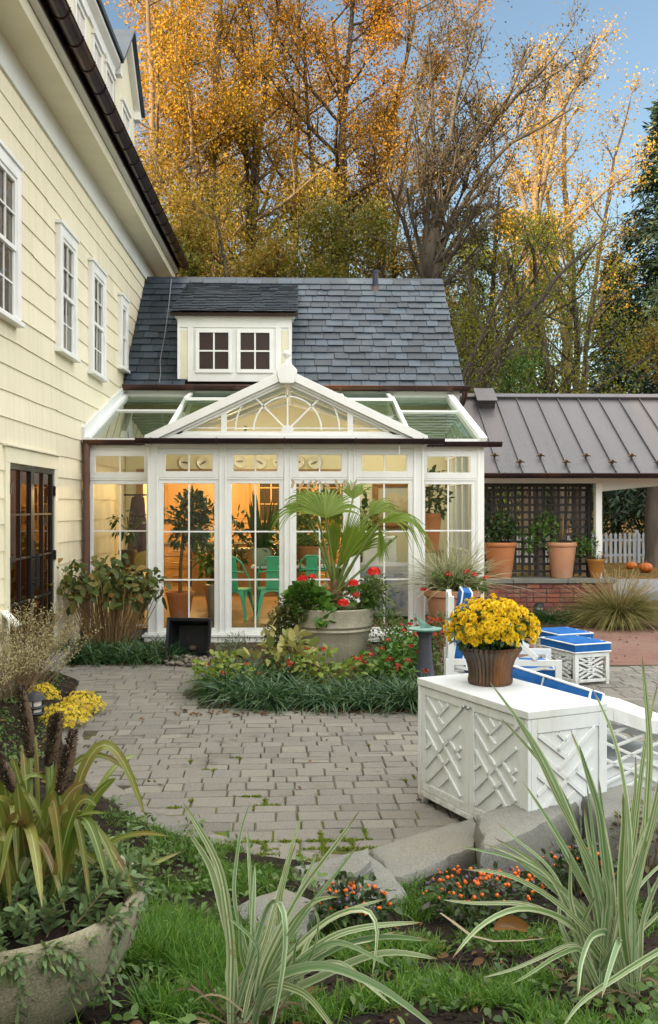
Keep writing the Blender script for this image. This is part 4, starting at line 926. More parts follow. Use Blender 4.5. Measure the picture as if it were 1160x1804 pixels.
# helper foliage
def blob_points(n, c, r, sq=1.0):
    P = R.normal(size=(n, 3)); P /= np.linalg.norm(P, axis=1)[:, None]; rad = R.uniform(.25, 1, n) ** .45
    return np.array(c) + P * rad[:, None] * np.array(r), P
def leafy(mb, n, c, r, L, W, up=.3, cup=.12, droop=.15, jit=.6, oval=True, clumps=0):
    if clumps:
        cc, _ = blob_points(clumps, c, np.array(r) * .8); P = []; D = []
        for q in cc:
            a, b_ = blob_points(max(3, n // clumps), q, np.array(r) * 2.1 / clumps ** .5); P.append(a); D.append(b_ * .6 + (q - np.array(c)) / np.array(r) * .6)
        P = np.concatenate(P); D = np.concatenate(D)
    else: P, D = blob_points(n, c, r)
    n = len(P); D = D + R.normal(0, jit, (n, 3)); D[:, 2] += up
    N = np.array((0, 0, 1.)) + R.normal(0, .45, (n, 3)) + D * .2
    l = R.uniform(.65, 1.2, n) * L
    if oval: mb.ovals(P, D, l, l * W, N, cup, droop)
    else: mb.leaves(P, D, l, l * W, N, .15, droop)
G1 = leafmat('dark_green_leaf', [(.025, .065, .016), (.045, .10, .025), (.032, .08, .028), (.07, .125, .032)], .35, .15)
G2 = leafmat('mid_green_leaf', [(.05, .13, .016), (.085, .18, .022), (.06, .15, .026), (.12, .21, .03)], .45, .25)
G3 = leafmat('lime_leaf', [(.16, .24, .03), (.22, .28, .04), (.12, .2, .03), (.26, .27, .06)], .5, .3)
G4 = leafmat('olive_leaf', [(.09, .12, .03), (.13, .14, .04), (.07, .11, .03), (.15, .13, .05)], .55, .25)
def conepot(t, c, rb, rt, h, mat, rim=.07):
    s = MB(); s.lathe([(.001, 0), (rb * .96, 0), (rb, .01), (rb + (rt - rb) * .88, h - rim - .01), (rt * 1.02, h - rim), (rt * 1.05, h - rim + .012), (rt * 1.05, h - .012), (rt * 1.02, h), (rt * .93, h), (rt * .9, h - .05), (.001, h - .05)], c, 40); s.build('pot', mat, t, smooth=38)
    s = MB(); s.disc((c[0], c[1], c[2] + h - .045), rt * .9, 24); s.build('soil', M['soil'], t)
def stems(mb, c, n, r, h, sp=.3, rad=.006):
    E = []
    for k in range(n):
        a = R.uniform(0, 2 * PI); q = R.uniform(.1, 1); b0 = np.array(c) + np.array((math.cos(a), math.sin(a), 0)) * r * .4 * q; e = np.array(c) + np.array((math.cos(a) * r * q, math.sin(a) * r * q, h * R.uniform(.6, 1)))
        m_ = (b0 + e) / 2 + R.normal(0, .04 * h, 3); mb.tube([b0, m_, e], [rad, rad * .8, rad * .5], 5, False); E.append(e)
    return E
# topiary
t = thing('topiary_tree', 'round headed standard tree in a pot inside the left window', 'potted tree', (-1.83, 14.7, FZ))
c0 = onY(335, 915, 14.7)
s = MB(); s.lathe([(.14, 0), (.20, .36), (.215, .36), (.215, .41), (.19, .41), (.18, .36), (.001, .36)], (-1.83, 14.7, FZ), 28); s.build('pot', M['terracotta'], t, smooth=40)
s = MB(); s.tube([(-1.83, 14.7, .5), (-1.82, 14.7, 1.0), (-1.76, 14.7, 1.7)], [.03, .026, .022], 8); s.build('trunk', M['stem'], t, smooth=60)
s = MB(); leafy(s, 900, (c0[0], 14.7, c0[2] + .04), (.36, .36, .46), .12, .42, .2, clumps=26); s.build('foliage', G1, t)
# bin
t = thing('metal_bin', 'ribbed galvanised bin standing on the floor beside the green chair', 'bin', (-1.22, 14.3, FZ)); s = MB(); s.lathe([(.14, 0), (.17, .52), (.18, .52), (.18, .55), (.165, .55), (.13, .02), (.001, .02)], (-1.22, 14.3, FZ), 48, flute=(24, .018)); s.build('body', M['galv'], t, smooth=50)
# green metal chairs
def chair():
    t = thing('metal_chair', 'green metal chair with a tapered back splat nearest the bin', 'chair', (0, 0, 0), 'green metal chairs at the table')
    ORIG[t.name] = (0, 0, 0)
    s = MB(); s.prism([(-.2, -.19), (.2, -.19), (.21, .0), (.19, .2), (-.19, .2), (-.21, 0)], 2, .44, .462); s.build('seat', M['green'], t, bevel=.008)
    s = MB(); s.add([(-.10, -.20, .46), (.10, -.20, .46), (.085, -.27, .93), (-.085, -.27, .93), (-.10, -.215, .46), (.10, -.215, .46), (.085, -.285, .93), (-.085, -.285, .93)], [(0,1,2,3),(7,6,5,4),(0,4,5,1),(1,5,6,2),(2,6,7,3),(3,7,4,0)]); s.build('back_splat', M['green'], t)
    s = MB(); s.tube([(-.20, .02, .62), (-.205, -.14, .70), (-.17, -.25, .86), (-.08, -.285, .945), (.08, -.285, .945), (.17, -.25, .86), (.205, -.14, .70), (.20, .02, .62), (.2, .06, .47)], .014, 8); s.tube([(-.2, .06, .47), (-.2, .02, .62)], .014, 8); s.tube([(-.19, -.22, .72), (0, -.30, .74), (.19, -.22, .72)], .011, 8); s.build('back_frame', M['green'], t, smooth=60)
    for sx in (-1, 1):
        for sy in (-1, 1):
            s = MB(); a = np.array((sx * .17, sy * .17, .455)); b_ = np.array((sx * .245, sy * .25, 0)); P = [a + (b_ - a) * f for f in (0, .3, .65, 1)]; d = [.075, .06, .042, .032]
            V = []
            for p_, w_ in zip(P, d): V += [p_ + (-sx * w_, 0, 0), p_, p_ + (0, -sy * w_, 0)]
            s.add(V, [(3*i, 3*i+1, 3*i+4, 3*i+3) for i in range(3)] + [(3*i+1, 3*i+2, 3*i+5, 3*i+4) for i in range(3)]); o = s.build('leg', M['green'], t)
    s = MB()
    for sg in (-1, 1):      # arched apron between the legs
        n = 9; V = []
        for i in range(n):
            u = -1 + 2 * i / (n - 1); V += [(u * .17, sg * .185, .45), (u * .185, sg * (.19 + .03 * u * u), .45 - .03 - .13 * abs(u) ** 3)]
        s.add(V, [(2*i, 2*i+2, 2*i+3, 2*i+1) for i in range(n - 1)])
        V = [(b_, a, c_) for a, b_, c_ in V]; s.add(V, [(2*i, 2*i+2, 2*i+3, 2*i+1) for i in range(n - 1)])
    s.build('apron', M['green'], t); return t
ch0 = chair(); ch0.location = (-.98, 14.72, FZ); ch0.rotation_euler = (0, 0, -.25)
dup(ch0, (-.46, 14.85, FZ), .15, 'green metal chair half behind the table legs beside the ferns')
dup(ch0, (.20, 15.2, FZ), -.1, 'green metal chair back seen under the terracotta bowl')
# table
t = thing('garden_table', 'narrow white topped table holding the pale pot and terracotta bowl', 'table', (-.1, 15.35, FZ))
s = MB(); s.box((-.78, 15.05, .94), (.72, 15.7, .965)); s.build('tabletop', M['whitewood'], t, bevel=.004)
for x in (-.68, .62):
    for y_ in (15.12, 15.62): s = MB(); s.tube([(x, y_, .94), (x, y_, FZ)], .014, 8); s.build('leg', M['black'], t)
s = MB(); s.tube([(-.68, 15.12, .9), (.62, 15.12, .9)], .010, 6); s.tube([(-.68, 15.62, .9), (.62, 15.62, .9)], .010, 6); s.build('rail', M['black'], t)
t = thing('snake_plant', 'upright dark snake plant in a pale round pot on the table', 'potted plant', (-.62, 15.3, .966))
s = MB(); s.lathe([(.10, 0), (.155, .08), (.175, .20), (.165, .29), (.15, .29), (.15, .26), (.001, .26)], (-.62, 15.3, .966), 28); s.build('pot', stuffmat('pale_glaze', (.42, .42, .33), (.36, .36, .28), 5, .5, bump=.05), t, smooth=40)
s = MB()
for k in range(24):
    a = R.uniform(0, 2 * PI); l = R.uniform(.45, 1.0); le = R.uniform(.05, .32); b0 = np.array((-.62 + .08 * math.cos(a), 15.3 + .08 * math.sin(a), 1.22))
    s.blade([b0 + np.array((math.cos(a) * le * f * l, math.sin(a) * le * f * l, l * f)) for f in np.linspace(0, 1, 6)], R.uniform(.05, .085), fold=.15)
leafy(s, 60, (-.62, 15.3, 1.3), (.22, .2, .16), .12, .4); leafy(s, 260, (-.2, 15.6, 1.35), (.4, .2, .42), .12, .5, clumps=12); leafy(s, 120, (-1.0, 15.6, 1.4), (.22, .2, .3), .14, .4, clumps=8); s.build('foliage', G1, t)
t = thing('terracotta_bowl', 'round terracotta bowl of trailing greenery on the table', 'potted plant', (.19, 15.3, .966))
s = MB(); s.lathe([(.10, 0), (.19, .06), (.245, .17), (.25, .28), (.262, .285), (.262, .315), (.23, .315), (.22, .27), (.001, .27)], (.19, 15.3, .966), 30); s.build('pot', M['terracotta'], t, smooth=40)
s = MB(); leafy(s, 420, (.17, 15.3, 1.44), (.34, .25, .24), .07, .55, clumps=14); leafy(s, 240, (.28, 16.6, 1.75), (.3, .2, .5), .15, .5, clumps=9); leafy(s, 180, (-.2, 15.1, 1.15), (.16, .12, .24), .06, .6, clumps=7); s.build('foliage', G2, t)
# left bay : black stool with potted plant, table lamp
t = thing('black_stool', 'black stool holding a small potted plant in the left window', 'stool', (-2.62, 14.7, FZ))
s = MB(); s.box((-2.86, 14.55, .93), (-2.36, 14.9, .965)); s.build('seat', M['black'], t)
for x in (-2.78, -2.44):
    for y_ in (14.6, 14.85): s = MB(); s.bar((x, y_, .93), (x + (.03 if x > -2.6 else -.03), y_, FZ), .035, .035); s.build('leg', M['black'], t)
t = thing('small_potted_plant', 'spindly dark plant in a brown square pot on the black stool', 'potted plant', (-2.62, 14.7, .966))
s = MB(); s.box((-2.72, 14.62, .966), (-2.52, 14.82, 1.2)); s.box((-2.74, 14.60, 1.2), (-2.50, 14.84, 1.25)); s.build('pot', M['glaze'], t)
s = MB(); s.tube([(-2.62, 14.72, 1.2), (-2.6, 14.72, 1.5), (-2.63, 14.72, 1.75)], .012, 6); s.tube([(-2.6, 14.72, 1.5), (-2.8, 14.72, 1.72)], .008, 5); s.tube([(-2.6, 14.72, 1.45), (-2.4, 14.72, 1.7)], .008, 5); s.build('stem', M['stem'], t)
s = MB(); leafy(s, 80, (-2.62, 14.72, 1.62), (.3, .15, .22), .11, .4, -.2, droop=.3); s.build('foliage', G1, t)
t = thing('cream_lamp', 'small cream shaded lamp behind the left window', 'lamp', (-2.22, 15.2, 1.55))
s = MB(); s.lathe([(.075, 0), (.13, -.33)], (-2.28, 15.2, 1.93), 24); s.build('lamp_shade', stuffmat('cream_shade', (.72, .55, .28), (.68, .5, .25), 4, .8, bump=0), t, smooth=60)
s = MB(); s.tube([(-2.28, 15.2, FZ), (-2.28, 15.2, 1.62)], .014, 8); s.build('stem', M['black'], t); s = MB(); s.lathe([(.13, 0), (.13, .02), (.02, .04)], (-2.28, 15.2, FZ), 20); s.build('base', M['black'], t)
t = thing('garden_cushion', 'yellow cushion resting against the inside of the left window', 'cushion', (-2.3, 14.5, .95)); s = MB(); s.ball((-2.33, 14.55, 1.08), .17, 14, 8, (1, .45, .95)); s.build('cover', stuffmat('yellow_cover', (.5, .38, .12), (.4, .3, .1), 8, .8), t, smooth=60)
t = thing('coat_stand', 'dark coat hanging by the house wall inside the left window', 'coat', (-2.75, 15.9, 1.2)); s = MB(); s.lathe([(.02, .95), (.10, .9), (.13, .6), (.15, .2), (.17, 0)], (-2.72, 16.2, 1.15), 14, wob=.08); s.build('cloth', stuffmat('plum_cloth', (.09, .04, .05), (.06, .03, .04), 5, .9), t, smooth=60); s = MB(); s.tube([(-2.95, 16.2, 2.1), (-2.5, 16.2, 2.1)], .015, 6); s.build('rail', M['black'], t)
for (x, y_, h, sx_, lb, mt) in ((-.05, 16.5, 1.75, .42, 'tall leafy plant in a pot behind the garden table', G2), (.95, 16.6, 1.9, .34, 'broad leaved plant in a pot before the gold framed painting', G1), (-1.45, 16.4, 1.15, .30, 'low bushy plant in a pot behind the metal bin', G2)):
    t = thing('house_plant', lb, 'potted plant', (x, y_, FZ)); conepot(t, (x, y_, FZ + .002), .13, .19, .36, M['terracotta'], .05); s = MB(); leafy(s, 300, (x, y_, FZ + h * .7), (sx_, .3, h * .38), .16, .45, .2, clumps=14); s.build('foliage', mt, t); s = MB(); stems(s, (x, y_, FZ + .3), 14, sx_ * .8, h * .6); s.build('stem', M['stem'], t)
# right : table with blue cloth, white chair, lemon tree
t = thing('cloth_covered_table', 'table under a blue and white cloth inside the right window', 'table', (1.5, 15.2, FZ))
s = MB(); n = 40; V = [];
for k, (zz_, rr, wv) in enumerate(((1.0, .52, 0), (.98, .55, .01), (.7, .56, .03), (.45, .58, .05), (.24, .60, .07))):
    for i in range(n): a = 2 * PI * i / n; q = rr * (1 + wv * math.sin(9 * a + .3)); V.append((1.45 + q * math.cos(a), 15.2 + q * math.sin(a), zz_))
s.add(V, [(k * n + i, k * n + (i + 1) % n, (k + 1) * n + (i + 1) % n, (k + 1) * n + i) for k in range(4) for i in range(n)] + [tuple(range(n))]); s.build('tablecloth', stuffmat('blue_print_cloth', (.20, .24, .38), (.50, .50, .52), 7, .8, c3=(.5, .45, .42)), t, smooth=60)
s = MB(); s.tube([(1.45, 15.2, FZ), (1.45, 15.2, .98)], .04, 8); s.build('leg', M['black'], t)
t = thing('white_armchair', 'white slipcovered chair back behind the cloth covered table', 'chair', (1.3, 16.1, FZ)); s = MB(); s.add([(1.0, 15.9, .6), (1.62, 15.9, .6), (1.58, 16.0, 1.42), (1.06, 16.0, 1.42), (1.0, 16.05, .6), (1.62, 16.05, .6), (1.58, 16.1, 1.42), (1.06, 16.1, 1.42)], [(0,1,2,3),(7,6,5,4),(0,4,5,1),(1,5,6,2),(2,6,7,3),(3,7,4,0)]); s.build('backrest', M['canvas'], t, bevel=.03)
s = MB(); s.box((1.0, 15.5, .25), (1.62, 15.899, .62)); s.build('seat', M['canvas'], t, bevel=.03)
t = thing('side_stand', 'wooden plant stand holding the lemon tree by the glass side wall', 'plant stand', (1.95, 14.75, FZ)); s = MB(); s.box((1.78, 14.55, 1.2), (2.16, 14.95, 1.24)); s.build('top', M['wood'], t)
for x in (1.82, 2.12):
    for y_ in (14.6, 14.9): s = MB(); s.bar((x, y_, 1.2), (x, y_, FZ), .035, .035); s.build('leg', M['wood'], t)
t = thing('lemon_tree', 'bushy lemon tree in a square terracotta pot inside the right bay', 'potted tree', (1.97, 14.75, 1.24)); s = MB(); s.lathe([(.14, 0), (.19, .50), (.205, .50), (.205, .56), (.18, .56), (.17, .5), (.001, .5)], (1.97, 14.75, 1.241), 28); s.build('pot', M['terracotta'], t, smooth=40); s = MB(); leafy(s, 330, (1.97, 14.75, 2.1), (.28, .26, .36), .12, .42, clumps=14); s.build('foliage', G1, t); s = MB(); s.tube([(1.97, 14.75, 1.7), (1.97, 14.75, 2.1)], .018, 6); s.build('trunk', M['stem'], t)
# ================================================================= CARPORT, TRELLIS, BRICK WALL
cp = thing('carport', 'open carport with a brown standing seam metal roof and white post', 'carport', (5, 16.5, 0))
CX0, CX1 = 2.86, 8.6
e0 = np.array((0, 15.78, 2.46)); rv = np.array((0, 2.32, 1.52)); rl = np.linalg.norm(rv); ru = rv / rl; rn = np.array((0, -ru[2], ru[1]))
s = MB(); A = np.array((CX0, 0, 0)) + e0; B = np.array((CX1, 0, 0)) + e0
s.add([A, B, B + rv, A + rv, A - rn * .03, B - rn * .03, B + rv - rn * .03, A + rv - rn * .03], [(0,1,2,3), (0,4,5,1), (7,6,5,4), (0,3,7,4), (1,5,6,2)])
C_, D_ = A + rv * 1 + np.array((0, 2.6, -1.6)), B + rv + np.array((0, 2.6, -1.6)); s.add([A + rv, B + rv, D_, C_], [(0, 1, 2, 3)])
s.build('roof', M['metalroof'], cp)
s = MB(); rc = MB(); x = CX0 + .02; xs_ = []
while x < CX1:
    s.bar(np.array((x, 0, 0)) + e0 + rn * .016, np.array((x, 0, 0)) + e0 + rv * .985 + rn * .016, .012, .034, tuple(rn)); xs_.append(x); x += .388
s.build('seam', M['metalroof'], cp)
s = MB(); s.bar(A + rv + (0, -.05, .0), B + rv + (0, -.05, .0), .14, .06, tuple(rn)); s.bar(A + rv + (0, .03, .025), B + rv + (0, .03, .025), .10, .03); s.build('ridge_cap', M['metalroof'], cp, bevel=.01)
for i, x in enumerate(xs_[:-1]):
    p = np.array((x, 0, 0)) + e0 + ru * (.30 if i % 2 else .17) * 1.6
    g = MB(); g.bar(p + rn * .01, p + rn * .075, .03, .03); g.tube([p + rn * .045 + np.array((dx, 0, 0)) + rn * (.03 - abs(dx) * .45) for dx in np.linspace(-.075, .075, 7)], .011, 6); g.ball(p + rn * .085, .02, 8, 5); g.tube([p + rn * .045 + (-.05, 0, 0), p + rn * .045 + (.05, 0, 0)], .01, 6)
    g.build('snow_guard', stuffmat('brass_brown', (.16, .10, .05), (.1, .065, .04), 8, .5, metal=.5, bump=0), cp, smooth=50)
v = MB(); p = np.array((3.42, 0, 0)) + e0 + rv * .90
Mx = Matrix(((1, 0, 0, p[0]), (0, ru[1], rn[1], p[1]), (0, ru[2], rn[2], p[2]), (0, 0, 0, 1)))
v.box((-.16, -.20, .0), (.16, .22, .16), Mx); v.box((-.19, -.24, .161), (.19, .26, .185), Mx); v.build('roof_ventilator', M['metalroof'], cp, bevel=.006)
gt = MB(); half_gutter(gt, (CX0, 15.70, 2.445), (CX1, 15.70, 2.445), .075, brackets=np.linspace(.08, .98, 8)); gt.build('gutter', M['gutterdark'], cp, smooth=40)
b = MB(); b.box((CX0, 16.1, 2.30), (CX1, 16.22, 2.47)); b.box((CX0, 15.80, 2.40), (CX1, 16.099, 2.43))
# curved bracket beam right of the post
arc_ = [(5.07, 2.30), (5.07, 2.16)] + [(5.07 + 3.5 * t, 2.16 + .12 * math.sin(t * PI)) for t in np.linspace(.02, 1, 14)] + [(8.57, 2.30)]
b.prism(arc_[::-1], 1, 16.102, 16.218); b.build('beam', M['frieze'], cp)
b = MB(); b.box((4.965, 16.09, 0), (5.07, 16.23, 2.299)); b.build('post', M['white'], cp, bevel=.006)
b = MB(); b.box((CX0, 16.4, 2.42), (CX1, 20.6, 2.46)); b.build('ceiling_boards', M['darkwood'], cp)
for px in (6.9, ): b = MB(); b.box((8.4, 20.3, 0), (8.52, 20.42, 2.42)); b.build('post', M['white'], cp)
tr = thing('trellis_screen', 'dark brown square lattice screen above the brick wall', 'trellis', (3.9, 16.36, .7))
s = MB(); x = 2.92
while x < 4.95: s.box((x - .021, 16.372, .72), (x + .021, 16.392, 2.28)); x += .124
s.build('upright_slats', M['darkwood'], tr)
s = MB(); z = .80
while z < 2.3: s.box((2.87, 16.35, z - .021), (4.95, 16.370, z + .021)); z += .126
s.build('cross_slats', M['darkwood'], tr)
s = MB(); s.box((2.84, 16.33, .70), (2.90, 16.41, 2.29)); s.box((4.90, 16.33, .70), (4.963, 16.41, 2.29)); s.box((2.90, 16.335, 2.24), (4.90, 16.405, 2.295)); s.build('frame', M['darkwood'], tr)
bw = thing('brick_wall', 'low red brick wall with a grey stone cap below the lattice', 'wall', (4, 16.2, 0))
BX0, BX1 = 2.66, 5.25
s = MB(); s.box((BX0, 16.06, -.05), (BX1, 16.50, .618)); s.build('mortar', stuffmat('mortar', (.16, .13, .11), (.12, .10, .085), 9, .95, bump=.4), bw)
m, nt, N, Lk = newmat('old_brick'); v = coords(nt)
c = ramp(nt, island(nt), [(.20, .06, .045), (.28, .09, .06), (.15, .05, .05), (.24, .10, .065), (.19, .075, .07), (.30, .12, .075)]); c = mixc(nt, noise(nt, v, 5, 5, .7, .5, .72), c, (.3, .2, .16)); c = mixc(nt, noise(nt, v, 2.2, 5, .7, .55, .72), c, (.06, .055, .035))
finish(m, nt, c, .9, bump=(noise(nt, v, 40, 5, .7, 0, 1), .6, .01), spec=.2)
s = MB()
for r in range(8):
    z = -.01 + r * .0785; x = BX0 - (.11 if r % 2 else 0)
    while x < BX1 - .02:
        L = .213 if R.random() < .8 else .1; xa, xb = max(BX0 - .005, x), min(BX1 + .005, x + L)
        if xb - xa > .03: j = R.normal(0, .003); s.box((xa, 16.04 + j, z), (xb, 16.10, z + .066 + R.normal(0, .0015)))
        x += L + .012
    s.box((BX1 - .02, 16.105, z), (BX1 + .008, 16.3, z + .066)); s.box((BX1 - .02, 16.312, z), (BX1 + .008, 16.49, z + .066))
s.build('brick_face', m, bw, bevel=.004)
s = MB(); x = BX0 - .03
while x < BX1: e = min(x + .92, BX1 + .05); s.box((x, 16.0, .62), (e - .008, 16.54, .70)); x = e
s.build('cap', M['bluestone'], bw, bevel=.01)
# pots on the wall
t = thing('potted_shrub', 'tapered orange terracotta pot of dark green shrub beside the conservatory corner', 'potted plant', (3.37, 16.22, .7), 'terracotta pots on the brick wall')
conepot(t, (3.37, 16.22, .702), .19, .265, .60, M['terracotta']); s = MB(); leafy(s, 520, (3.37, 16.2, 1.52), (.30, .27, .26), .075, .6, clumps=20); s.build('foliage', G1, t); s = MB(); stems(s, (3.37, 16.22, 1.25), 14, .27, .5); s.build('stem', M['stem'], t)
t = thing('potted_shrub', 'pale terracotta pot with sprawling shrub and a thin cane in its middle', 'potted plant', (4.42, 16.22, .7), 'terracotta pots on the brick wall')
conepot(t, (4.42, 16.22, .702), .175, .245, .60, M['terrapale']); s = MB(); leafy(s, 260, (4.05, 16.15, 1.42), (.33, .2, .17), .065, .6, clumps=14); leafy(s, 170, (4.2, 16.2, 1.62), (.2, .15, .14), .06, .6, clumps=8); leafy(s, 260, (4.78, 16.15, 1.22), (.22, .2, .22), .065, .6, clumps=12); leafy(s, 80, (3.82, 16.12, 1.25), (.12, .1, .12), .06, .6); s.build('foliage', G2, t)
s = MB(); stems(s, (4.42, 16.22, 1.25), 10, .4, .4); s.build('stem', M['stem'], t); s = MB(); s.tube([(4.43, 16.22, 1.2), (4.44, 16.21, 1.72)], .010, 6); s.build('cane', stuffmat('cane', (.42, .2, .04), (.35, .16, .03), 9, .6, bump=0), t); s = MB(); s.box((4.33, 16.1, 1.30), (4.53, 16.22, 1.335)); s.ball((4.42, 16.15, 1.35), .045, 8, 5); s.build('pot_tray', M['black'], t)
t = thing('potted_grass', 'small mustard coloured pot of wispy dry stems at the wall end', 'potted plant', (4.98, 15.98, .7), 'terracotta pots on the brick wall')
conepot(t, (4.98, 16.15, .702), .085, .15, .32, stuffmat('mustard_pot', (.42, .18, .04), (.36, .15, .035), 5, .7, bump=.1), .04)
s = MB(); n = 420; a = R.uniform(0, 2 * PI, n); el = R.uniform(.3, 1.4, n); s.strips(np.array((4.98, 16.15, .98)) + R.normal(0, .05, (n, 3)) * (1, 1, .1), np.stack([np.cos(a), np.sin(a), np.tan(el)], -1), R.uniform(.1, .28, n), .006, R.uniform(0, .6, n)); s.build('foliage', leafmat('dry_stem', [(.22, .14, .10), (.16, .10, .07), (.2, .17, .1)], .8, .2), t)
# ornamental grass at the wall end, clumps beneath the wall, bollard lights
def grass_clump(c, n, L, W, mats, name, label, cat, sp=(.35, 1.45), bend=(.3, 1.2), plumes=0, group=None, parent_name='blades', rb=.12):
    t = thing(name, label, cat, tuple(c), group); s = MB(); a = R.uniform(0, 2 * PI, n); el = R.uniform(sp[0], sp[1], n)
    B = np.array(c) + np.stack([np.cos(a) * rb * R.uniform(0, 1, n), np.sin(a) * rb * R.uniform(0, 1, n), np.zeros(n)], -1)
    s.strips(B, np.stack([np.cos(a) * np.cos(el), np.sin(a) * np.cos(el), np.sin(el)], -1), L * R.uniform(.55, 1.1, n), W, R.uniform(bend[0], bend[1], n), 7); s.build(parent_name, mats, t)
    if plumes:
        s = MB(); n = plumes; a = R.uniform(0, 2 * PI, n); el = R.uniform(.75, 1.4, n)
        for k in range(n):
            d = np.array((math.cos(a[k]) * math.cos(el[k]), math.sin(a[k]) * math.cos(el[k]), math.sin(el[k]))); l = L * R.uniform(.85, 1.2); P = [np.array(c) + d * l * f + np.array((d[0], d[1], -.6)) * .25 * f * f * l for f in np.linspace(0, 1, 7)]
            s.tube(P, .0025, 3, False); Q = np.array([P[-3] + (P[-1] - P[-3]) * f for f in np.linspace(0, 1, 40)]); dd = R.normal(0, .5, (40, 3)) + (P[-1] - P[-3]) * 6; s.leaves(Q, dd, .03, .006)
        s.build('plumes', leafmat('straw_plume', [(.42, .32, .16), (.36, .28, .14), (.5, .4, .22)], .8, .3), t)
    return t
grass_clump((5.10, 15.35, .02), 4200, .92, .009, leafmat('straw_grass', [(.16, .17, .045), (.24, .21, .07), (.12, .14, .035), (.34, .26, .10), (.2, .2, .06)], .6, .3), 'ornamental_grass', 'big straw coloured fountain grass clump at the end of the brick wall', 'grass clump', sp=(.75, 1.5), bend=(.35, 1.25), plumes=110, rb=.16)
LIR = leafmat('liriope_leaf', [(.02, .065, .02), (.035, .095, .028), (.05, .115, .03), (.028, .08, .04), (.085, .14, .035)], .35, .2, spec=.5)
for k, (x, y_) in enumerate(((3.75, 15.55), (4.05, 15.45), (4.4, 15.5), (4.65, 15.6))):
    grass_clump((x, y_, .04), 260, .42, .012, LIR, 'liriope_clump', 'low dark green strappy clump below the brick wall left of the fountain grass', 'grass clump', group='liriope clumps under the brick wall', rb=.06)
def path_light(c, label):
    t = thing('path_light', label, 'garden light', tuple(c)); x, y_, z = c
    s = MB(); s.tube([(x, y_, z - .1), (x, y_, z + .11)], .032, 14); s.build('post', M['black'], t, smooth=40)
    s = MB(); s.lathe([(.001, .30), (.03, .298), (.06, .28), (.088, .245), (.092, .235), (.08, .23), (.001, .23)], c, 24); s.build('cap', M['blackplastic'], t, smooth=40)
    s = MB(); s.lathe([(.001, .185), (.082, .185), (.09, .175), (.082, .165), (.001, .165)], c, 24); s.lathe([(.001, .135), (.082, .135), (.088, .125), (.07, .105), (.03, .10)], c, 24); s.build('louver', M['blackplastic'], t, smooth=40)
    s = MB(); s.lathe([(.056, .10), (.056, .235)], c, 20); s.build('lens', stuffmat('frosted_lens', (.62, .56, .50), (.55, .5, .45), 5, .4, bump=0), t, smooth=40)
    s = MB()
    for k in range(3): a = k * 2.1 + .6; s.tube([(x + .072 * math.cos(a), y_ + .072 * math.sin(a), z + .1), (x + .072 * math.cos(a), y_ + .072 * math.sin(a), z + .24)], .007, 5)
    s.build('bracket', M['blackplastic'], t)
path_light((3.92, 15.75, .03), 'black louvred path light in front of the brick wall')
# ================================================================= BEYOND THE CARPORT
fe = thing('picket_fence', 'white picket fence across the far side of the driveway', 'fence', (10, 32, 0))
s = MB(); x = 4.0
while x < 18:
    zt = .98 + R.normal(0, .006); s.prism([(x, .03), (x + .09, .03), (x + .09, zt), (x + .045, zt + .06), (x, zt)], 1, 31.95, 31.97); x += .158
PKT = stuffmat('grey_picket', (.36, .38, .40), (.28, .30, .32), 3, .7, bump=.1); s.build('pickets', PKT, fe)
s = MB(); s.box((4, 31.971, .25), (18, 32.01, .33)); s.box((4, 31.971, .75), (18, 32.01, .83)); s.build('rail', PKT, fe)
for k, x in enumerate((4.0, 6.4, 8.8, 11.2, 13.6, 16.0)): s = MB(); s.box((x, 32.011, 0), (x + .12, 32.12, 1.12)); s.build('post', PKT, fe)
PK = stuffmat('pumpkin_skin', (.40, .10, .012), (.32, .08, .01), 4, .5, bump=.1)
for (px, py, r, lb) in ((1113, 1003, .17, 'smaller orange pumpkin lying on leaves before the picket fence'), (1138, 1008, .20, 'larger orange pumpkin lying nearest the tree trunk')):
    q = onZ(px, py, -.03); t = thing('pumpkin', lb, 'pumpkin', tuple(q), 'pumpkins by the fence'); s = MB(); s.lathe([(.001, .0), (r * .6, .01), (r * .95, r * .35), (r, r * .7), (r * .85, r * 1.15), (r * .4, r * 1.38), (.001, r * 1.3)], tuple(q), 40, flute=(10, .05)); s.build('flesh', PK, t, smooth=60); s = MB(); s.tube([q + (0, 0, r * 1.28), q + (.02, 0, r * 1.7)], [.03, .02], 6); s.build('stem', M['stem'], t)
# ================================================================= WHITE CABINET AND POT OF MUMS
WW = M['whitewood']
def chip_panel(mb, place, Wd, Hh, w=.022, depth=.012):
    """long falling diagonals with shorter rising ones butting into them"""
    def seg(a, b):
        a, b = np.array(a, float), np.array(b, float); L = np.linalg.norm(b - a)
        if L < .03: return
        d = (b - a) / L; n_ = np.array((-d[1], d[0])) * w / 2
        q = [a - n_, b - n_, b + n_, a + n_]
        V = [place(p[0], p[1], dd) for dd in (0, depth) for p in q]
        mb.add(V, [(3,2,1,0),(4,5,6,7),(0,1,5,4),(1,2,6,5),(2,3,7,6),(3,0,4,7)])
    sx, k = Wd, Hh
    fall = ((.03, .98, .46, .735), (.01, .81, .89, .25), (.01, .60, .89, .03), (.60, .61, .89, .44), (.35, .98, .46, .90))
    rise = ((.31, .80, .60, .98), (.31, .614, .94, 1.0), (.46, .50, .91, .78), (.0, .19, .46, .50), (.03, .03, .60, .38), (.77, .49, .91, .57), (.0, .40, .14, .48), (.36, .04, .60, .19))
    for a, b, c, d_ in fall + rise: seg((a * sx, b * k), (c * sx, d_ * k))
cab_o = np.array((.755, 6.20, 0)); cab_u = np.array((.405, -.914, 0)); cab_u /= np.linalg.norm(cab_u); cab_v = np.array((-cab_u[1], cab_u[0], 0))
